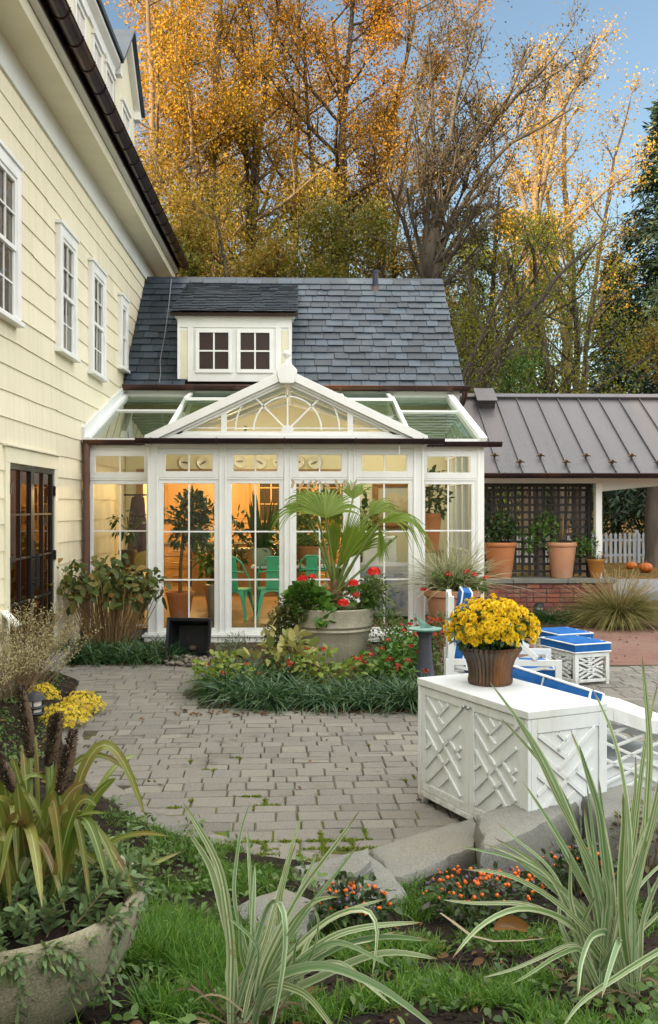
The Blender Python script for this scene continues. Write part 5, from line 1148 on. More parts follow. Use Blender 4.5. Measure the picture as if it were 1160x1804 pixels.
CL, CWd, CH = 1.15, .545, .80
cb = thing('storage_cabinet', 'white garden cabinet with diagonal fretwork doors holding the pot of yellow mums', 'cabinet', tuple(cab_o + cab_u * CL / 2 + cab_v * CWd / 2))
def cp_(u, v, z): return tuple(cab_o + cab_u * u + cab_v * v + np.array((0, 0, z)))
MC = Matrix(((cab_u[0], cab_v[0], 0, cab_o[0]), (cab_u[1], cab_v[1], 0, cab_o[1]), (0, 0, 1, 0), (0, 0, 0, 1)))
s = MB(); s.box((.012, .022, .05), (CL - .012, CWd - .012, CH - .045), MC); s.build('carcass', WW, cb, bevel=.003)
s = MB(); s.box((-.004, -.004, CH - .045), (CL + .004, CWd + .004, CH), MC); s.build('top', WW, cb, bevel=.005)
s = MB()
for a, b in (((0, 0, .05), (.028, .021, CH - .046)), ((CL - .028, 0, .05), (CL, .0215, CH - .046)), ((.029, .003, .05), (CL - .029, .0212, .085)), ((CL - .0115, .022, .05), (CL + .001, .06, CH - .046)), ((CL - .0115, CWd - .055, .05), (CL + .001, CWd, CH - .046)), ((CL - .0115, .061, .05), (CL + .0005, CWd - .056, .12)), ((CL - .0115, .061, CH - .125), (CL + .0005, CWd - .056, CH - .046))): s.box(a, b, MC)
s.build('frame', WW, cb, bevel=.003)
dw = (CL - .06) / 2 - .002
for k in range(2):
    u0 = .03 + k * (dw + .004); s = MB(); z0, z1 = .088, CH - .05; st = .05
    s.box((u0, .006, z0), (u0 + st, .0218, z1), MC); s.box((u0 + dw - st, .006, z0), (u0 + dw, .0218, z1), MC); s.box((u0 + st, .0065, z0), (u0 + dw - st, .0218, z0 + st), MC); s.box((u0 + st, .0065, z1 - st), (u0 + dw - st, .0218, z1), MC)
    s.box((u0 + st, .0165, z0 + st), (u0 + dw - st, .0215, z1 - st), MC)
    d = s.build('door', WW, cb, bevel=.002)
    s = MB(); chip_panel(s, lambda a, b, dd: cp_(u0 + st + a, .0166 - dd, z0 + st + b), dw - 2 * st, z1 - z0 - 2 * st); s.build('fretwork', WW, d, bevel=.0015)
    s = MB(); uu = u0 + dw - .022 if k == 0 else u0 + .022; s.ball(cp_(uu, -.016, z1 - .035), .013, 10, 6); s.tube([cp_(uu, .007, z1 - .035), cp_(uu, -.012, z1 - .035)], .006, 6); s.build('knob', M['galv'], d, smooth=60)
s = MB(); s.box((CL - .011, .062, .121), (CL - .0075, CWd - .057, CH - .126), MC); chip_panel(s, lambda a, b, dd: cp_(CL - .0078 + dd, .062 + a, .121 + b), CWd - .119, CH - .247, w=.026, depth=.011); s.build('side_fretwork', WW, cb, bevel=.0015)
for u, v in ((.03, .03), (CL - .07, .03), (.03, CWd - .07), (CL - .07, CWd - .07)): s = MB(); s.box((u, v, 0), (u + .04, v + .04, .052), MC); s.build('foot', M['galv'], cb)
# pot of yellow mums on it
pc = np.array((1.17, 5.98, CH));
def pt_depth(px, y_): return onY(px, 893, y_)[0]
pc[0] = pt_depth(864, pc[1])
t = thing('yellow_chrysanthemum', 'dome of bright yellow mums in a fluted brown glazed pot on the cabinet', 'potted plant', tuple(pc))
s = MB(); s.lathe([(.001, .003), (.128, .003), (.133, .012), (.135, .03), (.130, .05), (.133, .10), (.150, .155), (.178, .20), (.187, .212), (.19, .225), (.182, .236), (.168, .23), (.15, .19), (.001, .18)], tuple(pc), 144, flute=(36, .035)); s.build('pot', M['glaze'], t, smooth=50)
s = MB(); s.disc((pc[0], pc[1], pc[2] + .195), .15, 24); s.build('soil', M['soil'], t)
def mum_dome(t, c, rad, h, n, fr, cols, greens, base=.0, leafn=500):
    """dome of many petalled heads over leaves"""
    s = MB(); leafy(s, leafn, (c[0], c[1], c[2] + h * .42), (rad * .93, rad * .93, h * .52), fr * 1.9, .5, .1, clumps=0)
    if base:
        for k in range(70): a = R.uniform(0, 2 * PI); q = R.uniform(.2, .8); s.tube([(c[0] + math.cos(a) * .05, c[1] + math.sin(a) * .05, c[2] - base), (c[0] + math.cos(a) * rad * q, c[1] + math.sin(a) * rad * q, c[2] + h * .35)], .004, 4, False)
    s.build('foliage', greens, t)
    s = MB(); k = 0; ga = PI * (3 - 5 ** .5)
    for i in range(n):
        f = (i + .5) / n; el = 1 - f * 1.16; th = i * ga; rr = math.sqrt(max(0, 1 - el * el)); jit = R.normal(0, .035, 3)
        if el < -.05 and R.random() < .3: continue
        nrm = np.array((rr * math.cos(th), rr * math.sin(th), el)); lum = 1 + .05 * math.sin(th * 3 + el * 5) + .04 * math.sin(th * 7)
        p = np.array((c[0], c[1], c[2] + h * .30)) + nrm * np.array((rad, rad, h * .70)) * lum * R.uniform(.80, 1.07) + jit * fr * 2
        ax = nrm + R.normal(0, .28, 3); ax /= np.linalg.norm(ax); A = np.cross(ax, (0.3, .1, 1)); A /= np.linalg.norm(A); B = np.cross(ax, A); r0 = fr * R.uniform(.55, 1.2)
        P = []; D = []; N_ = []
        for ring, (nn_, tilt, ll) in enumerate(((11, .25, 1.0), (9, .7, .82), (6, 1.3, .6))):
            for j in range(nn_):
                a = 2 * PI * (j + .5 * ring + R.uniform(-.2, .2)) / nn_; d = (A * math.cos(a) + B * math.sin(a)) * math.cos(tilt) + ax * math.sin(tilt); P.append(p + ax * .12 * r0 * ring); D.append(d * ll * r0); N_.append(ax - d * .2)
        D = np.array(D); s.ovals(np.array(P), D, np.linalg.norm(D, axis=1), r0 * .5, np.array(N_), .18) if fr > .02 else s.leaves(np.array(P), D, np.linalg.norm(D, axis=1), r0 * .55, np.array(N_), .1)
    s.build('blossoms', cols, t)
YEL = leafmat('yellow_petal', [(.82, .60, .016), (.88, .68, .03), (.78, .50, .010), (.9, .72, .06), (.70, .42, .012)], .6, .3, spec=.2)
YEL2 = leafmat('pale_yellow_petal', [(.78, .62, .07), (.84, .70, .11), (.72, .55, .05), (.8, .64, .10)], .6, .25, spec=.2)
mum_dome(t, (pc[0] + .01, pc[1], pc[2] + .225), .268, .29, 430, .030, YEL, G1, base=.1, leafn=650)
# ================================================================= OUTDOOR SEATING
def cushion(mb, M4, sx, sy, sz, n=12, tuft=(2, 2), puff=.35):
    """boxed cushion with crowned, tufted faces"""
    xs = np.linspace(-.5, .5, n + 1); V = []; idx = {}
    for side in (1, -1):
        for i, a in enumerate(xs):
            for j, b in enumerate(xs):
                e = min(.5 - abs(a), .5 - abs(b)); cr = min(1, e / .12) ** .5
                tf = 0
                for p in range(tuft[0]):
                    for q in range(tuft[1]):
                        d2 = ((a - (p + .5) / tuft[0] + .5) * sx) ** 2 + ((b - (q + .5) / tuft[1] + .5) * sy) ** 2; tf += math.exp(-d2 / .0012)
                V.append((a * sx, b * sy, side * sz * (.5 * (1 - puff) + .5 * puff * cr - .16 * tf)))
    k = (n + 1) ** 2; F = []
    for i in range(n):
        for j in range(n):
            a = i * (n + 1) + j; F.append((a, a + n + 1, a + n + 2, a + 1)); F.append((k + a, k + a + 1, k + a + n + 2, k + a + n + 1))
    ring = [i * (n + 1) for i in range(n + 1)] + [n * (n + 1) + j for j in range(1, n + 1)] + [i * (n + 1) + n for i in range(n - 1, -1, -1)] + [j for j in range(n - 1, 0, -1)]
    for a, b in zip(ring, ring[1:] + ring[:1]): F.append((a, b, k + b, k + a))
    mb.add([tuple(M4 @ Vector(v)) for v in V], F)
    return [[tuple(M4 @ Vector((x * sx, y * sy, z * sz * .5 * (1 - puff) * 1.02))) for x, y in ((-.5, -.5), (.5, -.5), (.5, .5), (-.5, .5), (-.5, -.5))] for z in (1, -1)]
def add_cushion(t, name, M4, sx, sy, sz, tuft=(2, 2)):
    s = MB(); loops = cushion(s, M4, sx, sy, sz, tuft=tuft); o = s.build(name, M['blue'], t, smooth=50)
    s = MB()
    for l in loops:
        P = []
        for a, b in zip(l[:-1], l[1:]): P += [tuple(np.array(a) + (np.array(b) - np.array(a)) * f) for f in np.linspace(0, 1, 8)[:-1]]
        s.tube(P + [P[0]], .008, 6)
    s.build('piping', M['piping'], o, smooth=60)
def lattice_panel(mb, p0, ud, L, H, th=.03, w=.028, border=.055):
    """framed panel with diagonal fret; p0 lower corner, ud horizontal unit"""
    p0 = np.array(p0, float); ud = np.array(ud, float); nd = np.array((-ud[1], ud[0], 0)); up = np.array((0, 0, 1.))
    def bx(u0, u1, z0, z1, t0, t1): mb.add([p0 + ud * u + nd * t_ + up * z for z in (z0, z1) for u, t_ in ((u0, t0), (u1, t0), (u1, t1), (u0, t1))], [(3,2,1,0),(4,5,6,7),(0,1,5,4),(1,2,6,5),(2,3,7,6),(3,0,4,7)])
    bx(0, border, 0, H, 0, th); bx(L - border, L, 0, H, 0, th); bx(border, L - border, H - border, H - .001, .001, th - .001); bx(border, L - border, .03, .03 + border * .7, .001, th - .001)
    chip_panel(mb, lambda a, b, dd: tuple(p0 + ud * (border + a) + nd * (th * .3 + dd) + up * (.03 + border * .7 + b)), L - 2 * border, H - border * 1.7 - .03, w=w, depth=th * .35)
def frame_xy(o, ang):
    c_, s_ = math.cos(ang), math.sin(ang); return lambda u, v, z: np.array((o[0] + u * c_ - v * s_, o[1] + u * s_ + v * c_, o[2] + z)), np.array((c_, s_, 0)), np.array((-s_, c_, 0))
# love seat beside the cabinet (its back runs along the cabinet)
so_ = np.array((1.30, 6.78, 0)); sang = math.atan2(-1.02, .30)
fp, su_, sv_ = frame_xy(so_, sang)          # u along the back towards the camera, v towards the front (to the right)
t = thing('garden_sofa', 'white lattice garden sofa with blue back cushions right behind the cabinet', 'sofa', tuple(fp(.55, .4, 0)))
s = MB(); s.add([fp(u, v, z) for z in (.18, .34) for u, v in ((0, .02), (1.12, .02), (1.12, .80), (0, .80))], [(3,2,1,0),(4,5,6,7),(0,1,5,4),(1,2,6,5),(2,3,7,6),(3,0,4,7)]); s.build('seat', WW, t, bevel=.006)
for u in (.0, 1.09):
    for v in (.02, .76): s = MB(); s.add([fp(u + a, v + b, z) for z in (0, .56) for a, b in ((0, 0), (.05, 0), (.05, .05), (0, .05))], [(3,2,1,0),(4,5,6,7),(0,1,5,4),(1,2,6,5),(2,3,7,6),(3,0,4,7)]); s.build('leg', WW, t, bevel=.003)
s = MB(); lattice_panel(s, fp(0, .0, .1), su_, 1.14, .55); s.build('backrest', WW, t, bevel=.002)
def arm(u):
    s = MB(); top = [(-.02, .77), (.25, .70), (.5, .61), (.82, .56)]
    for i in range(3):
        a, b = top[i], top[i + 1]; s.add([fp(u + uu, v, z) for (v, z0) in (a, b) for z in (z0 - .085, z0) for uu in (0, .065)], [(0,1,3,2),(4,6,7,5),(2,3,7,6),(0,4,5,1),(0,2,6,4),(1,5,7,3)])
    chip_panel(s, lambda a, b, dd: tuple(fp(u + .022 + dd, .03 + a, .16 + b * (1 - a * .25))), .74, .50, depth=.014)
    s.build('arm', WW, t, bevel=.004)
arm(1.11); arm(-.04)
for k in range(2):
    M4 = Matrix.Translation(Vector(fp(.29 + k * .54, .13, .555))) @ Euler((0, 0, sang)).to_matrix().to_4x4() @ Euler((math.radians(75), 0, 0)).to_matrix().to_4x4()
    add_cushion(t, 'back_cushion', M4, .535, .46, .14, (2, 2))
s = MB(); M4 = Matrix.Translation(Vector(fp(.70, .56, .55))) @ Euler((0, 0, sang)).to_matrix().to_4x4() @ Euler((math.radians(-14), math.radians(2), 0)).to_matrix().to_4x4(); cushion(s, M4, .72, .62, .16, tuft=(0, 0), puff=.7); s.build('seat_cushion', M['canvas'], t, smooth=60)
# lounge chair behind the pot
lo = np.array((1.30, 8.60, 0)); fp, su_, sv_ = frame_xy(lo, math.radians(-7))
t = thing('lounge_chair', 'white fretwork lounge chair with tall tufted blue back cushion behind the yellow mums', 'chair', tuple(lo + (.4, .35, 0)))
s = MB(); lattice_panel(s, fp(0, 0, .02), su_, 1.02, .52); s.build('side_panel', WW, t, bevel=.002)
s = MB(); lattice_panel(s, fp(0, .70, .02), su_, 1.02, .52); s.build('side_panel', WW, t, bevel=.002)
for v in (.0, .70):
    s = MB()
    for (a, b) in (((.40, .80), (.52, .77)), ((.52, .77), (.66, .68)), ((.66, .68), (.80, .55))): s.bar(fp(a[0], v + .015, a[1]), fp(b[0], v + .015, b[1]), .05, .05)
    s.bar(fp(.40, v + .015, .53), fp(.58, v + .015, .72), .018, .022); s.bar(fp(.64, v + .015, .54), fp(.42, v + .015, .76), .018, .022); s.bar(fp(.40, v + .015, .53), fp(.40, v + .015, .80), .04, .04)
    s.build('arm', WW, t, bevel=.004)
s = MB(); s.add([fp(u, v, z) for z in (.26, .32) for u, v in ((.05, .04), (.98, .04), (.98, .70), (.05, .70))], [(3,2,1,0),(4,5,6,7),(0,1,5,4),(1,2,6,5),(2,3,7,6),(3,0,4,7)]); s.build('seat', WW, t)
s = MB()
for v in (.025, .695): s.bar(fp(.045, v, .0), fp(.045, v, 1.10), .05, .055, tuple(su_))
for z in (.45, .60, .75, .90, 1.07): s.bar(fp(.045, .05, z), fp(.045, .67, z), .03, .04)
s.build('backrest', WW, t, bevel=.003)
M4 = Matrix.Translation(Vector(fp(.15, .36, .80))) @ Euler((0, 0, math.radians(-7 + 90))).to_matrix().to_4x4() @ Euler((math.radians(98), 0, 0)).to_matrix().to_4x4() ; add_cushion(t, 'back_cushion', M4, .56, .66, .13, (3, 3))
M4 = Matrix.Translation(Vector(fp(.58, .37, .40))) @ Euler((0, 0, math.radians(-7))).to_matrix().to_4x4(); add_cushion(t, 'seat_cushion', M4, .78, .58, .14, (3, 3))
# ottomans
def ottoman(o, ang, lb, L=.46, Wd=.46, h=.34):
    fp, a_, b_ = frame_xy(o, ang); t = thing('ottoman', lb, 'ottoman', tuple(fp(L / 2, Wd / 2, 0)), 'blue cushioned ottomans on the patio')
    for nm, p0, d, l in (('side_panel', fp(0, 0, 0), a_, L), ('side_panel', fp(L, 0, 0), b_, Wd), ('side_panel', fp(L, Wd, 0), -a_, L), ('side_panel', fp(0, Wd, 0), -b_, Wd)):
        s = MB(); lattice_panel(s, np.array(p0) + d * .001, d, l - .002, h, th=.026, border=.045, w=.022); s.build(nm, WW, t, bevel=.002)
    s = MB(); s.add([fp(u, v, z) for z in (h - .05, h - .01) for u, v in ((.03, .03), (L - .03, .03), (L - .03, Wd - .03), (.03, Wd - .03))], [(3,2,1,0),(4,5,6,7),(0,1,5,4),(1,2,6,5),(2,3,7,6),(3,0,4,7)]); s.build('seat', WW, t)
    M4 = Matrix.Translation(Vector(fp(L / 2, Wd / 2, h + .055))) @ Euler((0, 0, ang)).to_matrix().to_4x4(); add_cushion(t, 'cushion', M4, L + .02, Wd + .02, .13, (3, 3))
q = onZ(1014, 1209, 0); ottoman(q, math.radians(20), 'nearer white fretwork ottoman topped by a blue cushion with white piping', .44, .62)
q = onZ(985, 1178, 0); ottoman(q, math.radians(18), 'farther ottoman of which mostly the blue cushion shows above the nearer one', .46, .55, .30)
# ================================================================= PLANTERS ON THE PATIO
t = thing('tall_terracotta_planter', 'tall terracotta planter of striped grass and geraniums before the conservatory right bay', 'planter', (1.83, 13.05, 0))
bx, by = onY(797, 900, 13.05)[0], 13.05
conepot(t, (bx, by, .0), .235, .365, .78, M['terrapale'], .09)
VG = leafmat('striped_grass', [(.32, .33, .17), (.4, .38, .24), (.2, .25, .09), (.45, .42, .28)], .6, .3)
s = MB(); n = 620; a = R.uniform(0, 2 * PI, n); el = R.uniform(.5, 1.5, n); s.strips(np.array((bx, by, .74)) + R.normal(0, .09, (n, 3)) * (1, 1, .1), np.stack([np.cos(a) * np.cos(el), np.sin(a) * np.cos(el), np.sin(el)], -1), R.uniform(.55, 1.05, n), .010, R.uniform(.1, .9, n), 7); s.build('grass', VG, t)
s = MB(); leafy(s, 520, (bx + .03, by - .02, .83), (.40, .36, .20), .085, .8, clumps=18); s.build('foliage', G2, t)
RED = leafmat('red_petal', [(.60, .018, .012), (.72, .03, .015), (.5, .012, .012), (.66, .05, .03)], .5, .2)
RED2 = leafmat('dusty_red_petal', [(.30, .035, .02), (.42, .06, .02), (.34, .02, .03), (.5, .14, .03)], .6, .2)
def flower_ball(c, r, mat, parent, name='flower', n=34):
    s = MB(); P = R.normal(size=(n, 3)); P /= np.linalg.norm(P, axis=1)[:, None]; P[:, 2] = np.abs(P[:, 2]) * .8 - .1; c = np.array(c)
    for p in P:
        A = np.cross(p, (.2, .3, .9)); A /= np.linalg.norm(A); B = np.cross(p, A); aa = np.arange(5) * 2 * PI / 5 + R.uniform(0, 1); d = np.cos(aa)[:, None] * A + np.sin(aa)[:, None] * B
        s.leaves(np.repeat((c + p * r * .8)[None], 5, 0), d + p * .3, r * .5, r * .42, np.repeat(p[None], 5, 0), .1)
    return s.build(name, mat, parent)
for px, py in ((790, 1012), (822, 1008), (835, 1012), (747, 1040), (858, 1018)):
    q = onY(px, py, by - .25); flower_ball(q, .05, RED, t, n=16)
# big cast stone planter with palm
PCX, PCY = onY(587, 900, 11.45)[0], 11.45
t = thing('stone_planter', 'large ringed cast stone urn planter in the middle island', 'planter', (PCX, PCY, .05))
s = MB(); s.lathe([(.001, 0), (.33, 0), (.345, .02), (.41, .27), (.435, .40), (.45, .415), (.465, .43), (.462, .445), (.448, .455), (.462, .468), (.475, .485), (.470, .505), (.480, .60), (.495, .655), (.50, .68), (.485, .69), (.45, .685), (.43, .60), (.001, .60)], (PCX, PCY, .03), 56); s.build('bowl', M['stone'], t, smooth=45)
s = MB(); s.disc((PCX, PCY, .66), .44, 32); s.build('soil', M['soil'], t)
PALM = leafmat('palm_leaf', [(.11, .19, .012), (.16, .24, .018), (.09, .16, .012), (.22, .28, .03), (.14, .21, .016)], .38, .34, var=([(.12, .20, .014), (.18, .24, .03)], 2.0), spec=.35)
pal = thing('fan_palm', 'fan palm with big pleated drooping leaves growing in the stone planter', 'palm', (PCX, PCY, .68))
s = MB(); s.lathe([(.075, -.1), (.085, .06), (.075, .16), (.05, .26), (.03, .32), (.001, .33)], (PCX + .02, PCY, .70), 16, wob=.06)
s.build('trunk', stuffmat('palm_fibre', (.12, .07, .035), (.2, .13, .05), 22, .9, bump=.8), pal, smooth=60)
s = MB(); leafy(s, 46, (PCX + .02, PCY, .85), (.11, .11, .14), .13, .3, .6); s.build('leaf_bases', stuffmat('dry_sheath', (.22, .13, .06), (.3, .2, .1), 14, .8), pal)
def fan(hub_px, tipdir, L, spread, droop, Yoff, nseg=26, normal=(0, -1, .15), cut=.5, yd=0.):
    hub = onY(hub_px[0], hub_px[1], PCY + Yoff); base = np.array((PCX + .02 + R.normal(0, .02), PCY + R.normal(0, .02), .92))
    s = MB(); mid = (base + hub) / 2 + np.array((0, 0, .06)); tt = np.linspace(0, 1, 8)[:, None]; P = (1 - tt) ** 2 * base + 2 * tt * (1 - tt) * mid + tt ** 2 * hub
    s.tube(P, np.linspace(.022, .012, 8), 6); pt = s.build('petiole', M['greenstem'], pal, smooth=60)
    s = MB(); d0 = np.array((math.cos(tipdir), yd, math.sin(tipdir))); d0 /= np.linalg.norm(d0); nm = np.array(normal, float); nm -= d0 * (nm @ d0); nm /= np.linalg.norm(nm); sd = np.cross(nm, d0)
    for i in range(nseg):
        f = -1 + 2 * (i + .5) / nseg; an = f * spread; l = L * (1 - .28 * abs(f) ** 2) * R.uniform(.93, 1.05); dr = droop * R.uniform(.6, 1.3)
        d = d0 * math.cos(an) + sd * math.sin(an); d = d + nm * (.16 * abs(f) ** 2);
        tt = np.linspace(0, 1, 9); Q = hub + d[None] * (l * tt)[:, None]; Q[:, 2] -= dr * l * np.clip(tt - .4, 0, 1) ** 2 * 2.2; Q += nm[None] * (.5 * dr * l * np.clip(tt - .45, 0, 1) ** 2)[:, None]
        wmax = 2 * l * cut * math.tan(spread / nseg) * 1.18
        s.blade(Q, wmax, N=nm + sd * R.normal(0, .12), fold=.42, prof=lambda t_: np.where(t_ < cut, .08 + t_ / cut * .92, np.clip((1 - t_) / (1 - cut), 0, 1) ** .8 + .04))
    s.build('frond', PALM, pal)
fan((574, 912), math.radians(92), .62, 1.35, .42, -.28, 28, (0, -.75, 1), .5, .75)
fan((540, 900), math.radians(168), .46, .95, .85, -.12, 20, (0, -.5, 1), .45, .3)
fan((556, 896), math.radians(130), .52, .8, .6, .2, 18, (0, -.6, 1), .45, .5)
fan((598, 1000), math.radians(64), .94, .36, .16, -.10, 22, (.1, -1, .1), .5)
fan((590, 992), math.radians(92), .82, .28, .15, .05, 16, (-.2, -1, .1), .5)
fan((612, 985), math.radians(44), .76, .32, .35, .1, 15, (.2, -1, .2), .5)
fan((668, 922), math.radians(16), .70, .75, 1.1, -.22, 22, (.05, -.4, 1), .45, -.1)
fan((650, 908), math.radians(40), .52, .75, .9, .15, 18, (.1, -.6, .9), .45, .3)
fan((668, 925), math.radians(-84), .46, .24, .05, -.30, 9, (.3, -1, .1), .7)
fan((622, 880), math.radians(84), .40, .95, .5, .35, 18, (0, -.7, .9), .45, .5)
s = MB()
for q in ((615, 640), (640, 690), (655, 700)):
    a, b = np.array((PCX + .05, PCY - .05, .9)), onY(q[1], 960 - (q[0] - 615) * .4, PCY + .1); s.tube([a, (a + b) / 2 + (0, 0, -.02), b], [.014, .012, .009], 6)
s.build('petiole', M['greenstem'], pal, smooth=60)
s = MB()
for k in range(9): b0 = onY(515 + k * 13, 868 - R.uniform(0, 8), PCY - .2); s.blade([b0 + np.array((R.normal(0, .01), 0, f * .14)) + np.array((.05 * math.sin(k) * f, -.02 * f, -.02 * f * f)) for f in np.linspace(0, 1, 5)], .035, N=(0, -1, 0))
s.build('dry_tips', leafmat('bleached_tip', [(.45, .36, .22), (.5, .4, .26)], .7, .2), pal)
# geraniums and trailers in the planter
gr = thing('geranium', 'red geraniums with round leaves spilling over the stone planter rim', 'plant', (PCX, PCY - .2, .68))
s = MB(); leafy(s, 300, (PCX - .30, PCY - .2, .80), (.24, .2, .20), .11, .95, .5, .15, .1, .4); leafy(s, 90, (PCX + .28, PCY - .15, .80), (.20, .2, .16), .10, .95, .5); leafy(s, 36, (PCX - .1, PCY - .44, .66), (.1, .06, .1), .10, .95, .1); s.build('foliage', G2, gr)
for px, py, r in ((534, 1019, .05), (550, 1017, .05), (659, 1008, .075), (623, 1028, .06), (605, 1063, .065), (627, 1049, .05), (529, 1021, .04)):
    q = onY(px, py, PCY - .42); f = flower_ball(q, r, RED if px != 627 else RED2, gr, n=40); st_ = MB(); st_.tube([q, q + ((PCX - q[0]) * .2, .12, -.2)], .005, 5); st_.build('stalk', M['greenstem'], f)
tv = thing('trailing_vine', 'fine leaved trailing vine hanging down the left of the stone planter', 'vine', (PCX - .45, PCY - .2, .7))
s = MB();
for k in range(26):
    a = R.uniform(-.9, .25) + PI; l = R.uniform(.3, .8); b0 = np.array((PCX + math.cos(a) * .46, PCY + math.sin(a) * .46, .72)); P = b0 + np.stack([np.cos(a) * np.linspace(0, .32, 9) , np.sin(a) * np.linspace(0, .2, 9), .05 - np.linspace(0, 1, 9) ** 1.6 * l], -1); Q = np.repeat(P, 9, 0) + R.normal(0, .035, (81, 3)); s.leaves(Q, R.normal(0, .6, (81, 3)) + (0, 0, -.2), .05, .026, None, .1)
leafy(s, 640, (PCX - .50, PCY - .2, .62), (.26, .22, .34), .042, .5, clumps=26); leafy(s, 420, (PCX - .42, PCY - .26, .72), (.24, .2, .15), .042, .5); s.build('foliage', G4, tv)
tv = thing('trailing_vine', 'dense trailing vine with a tall mound on the right of the stone planter', 'vine', (PCX + .55, PCY - .1, .6))
s = MB(); leafy(s, 900, (PCX + .55, PCY - .15, .50), (.32, .28, .42), .045, .5, clumps=34); leafy(s, 620, (PCX + .46, PCY - .1, .88), (.22, .18, .26), .05, .55, clumps=12); leafy(s, 320, (PCX + .72, PCY - .15, .30), (.2, .2, .25), .045, .5, clumps=10); s.build('foliage', leafmat('vine_leaf', [(.07, .13, .02), (.11, .16, .03), (.06, .11, .025), (.14, .16, .035)], .5, .25), tv)
# bedding plants in the island
def bush(name, label, c, r, n, L, Wd, mat, flowers=0, fr=.04, fmat=None, group=None, cl=14):
    t = thing(name, label, 'plant', (c[0], c[1], .05), group); s = MB(); leafy(s, n, (c[0], c[1], c[2]), r, L, Wd, .4, clumps=cl); s.build('foliage', mat, t)
    s = MB(); stems(s, (c[0], c[1], .05), 16, min(r[0], r[1]), c[2]); s.build('stem', M['stem'], t)
    for k in range(flowers):
        a = R.uniform(PI, 2 * PI); e = R.uniform(.1, 1.3); q = np.array(c) + np.array((math.cos(a) * math.cos(e) * r[0], math.sin(a) * math.cos(e) * r[1], math.sin(e) * r[2])) * 1.02; flower_ball(q, fr * R.uniform(.7, 1.2), fmat, t, n=14)
    return t
bush('coleus', 'lime green leafy plant at the left tip of the island', (-.78, 9.9, .20), (.26, .24, .20), 330, .085, .6, G3, 3, .03, RED2)
bush('coleus', 'lime green plant in front of the stone planter', (.22, 9.8, .22), (.44, .26, .25), 380, .085, .6, G3, 5, .035, RED2)
bush('hosta', 'yellow and green variegated plant left behind the island grass', (-.24, 10.6, .28), (.34, .26, .26), 170, .17, .45, leafmat('variegated_hosta', [(.40, .36, .09), (.14, .18, .04), (.48, .42, .16), (.2, .2, .04)], .5, .25), 0)
bush('lavender', 'grey green feathery mound beside the black tub', (-.72, 11.2, .22), (.34, .3, .20), 900, .06, .16, leafmat('grey_green', [(.11, .15, .085), (.15, .19, .11), (.09, .12, .06)], .7, .2), cl=30)
bush('fern', 'dark feathery foliage between the lime plants', (-.22, 9.9, .17), (.28, .22, .18), 420, .10, .3, G1, 3, .03, RED2)
bush('lantana', 'broad green bush dotted with small red flowers right of the stone planter', (.98, 10.1, .20), (.46, .42, .28), 900, .075, .6, G2, 14, .036, RED2, cl=40)
bush('lantana', 'taller red flowered bush beside the sundial pedestal', (1.22, 10.9, .30), (.36, .36, .34), 800, .07, .6, G2, 12, .036, RED2, cl=34)
bush('lantana', 'small green and orange bush between sundial and terracotta planter', (1.55, 10.9, .34), (.26, .3, .32), 420, .065, .6, G4, 12, .032, RED2, cl=20)
# liriope edging of the island : thick mass of strappy leaves
s = MB(); Bs = []; Ds = []
path = [(-1.02, 10.3), (-1.04, 9.9), (-.98, 9.5), (-.82, 9.22), (-.5, 9.08), (-.1, 8.98), (.3, 8.95), (.7, 8.92), (1.1, 8.92), (1.5, 8.95)]
PA = np.array(path); seg = np.linalg.norm(np.diff(PA, axis=0), axis=1); cum = np.concatenate([[0], np.cumsum(seg)])
for k in range(70):
    u = R.uniform(0, cum[-1]); c = np.array((np.interp(u, cum, PA[:, 0]), np.interp(u, cum, PA[:, 1]))); off = R.uniform(.10, .72); c = c + np.array((min(1, max(0, (c[0] + 1.1) * -1.5 + 1)) * .9, .8)) * off
    n = 105; a = R.uniform(0, 2 * PI, n); el = R.uniform(.55, 1.5, n); Bs.append(np.column_stack([c[0] + R.normal(0, .035, n), c[1] + R.normal(0, .035, n), np.full(n, .02)])); Ds.append(np.stack([np.cos(a) * np.cos(el), np.sin(a) * np.cos(el), np.sin(el)], -1))
Bs = np.concatenate(Bs); Ds = np.concatenate(Ds); s.strips(Bs, Ds, R.uniform(.24, .46, len(Bs)), .012, R.uniform(.35, 1.3, len(Bs)), 6); o = s.build('liriope_ground_cover', LIR); o['kind'] = 'stuff'
s = MB(); n = 3600; Bs = np.column_stack([R.uniform(-3.0, -1.5, n), 11.75 + np.abs(R.normal(0, .42, n)), np.full(n, .03)]); a = R.uniform(0, 2 * PI, n); el = R.uniform(.4, 1.5, n); s.strips(Bs, np.stack([np.cos(a) * np.cos(el), np.sin(a) * np.cos(el), np.sin(el)], -1), R.uniform(.2, .40, n), .011, R.uniform(.3, 1.3, n), 6)
o = s.build('wall_border_grass', LIR); o['kind'] = 'stuff'
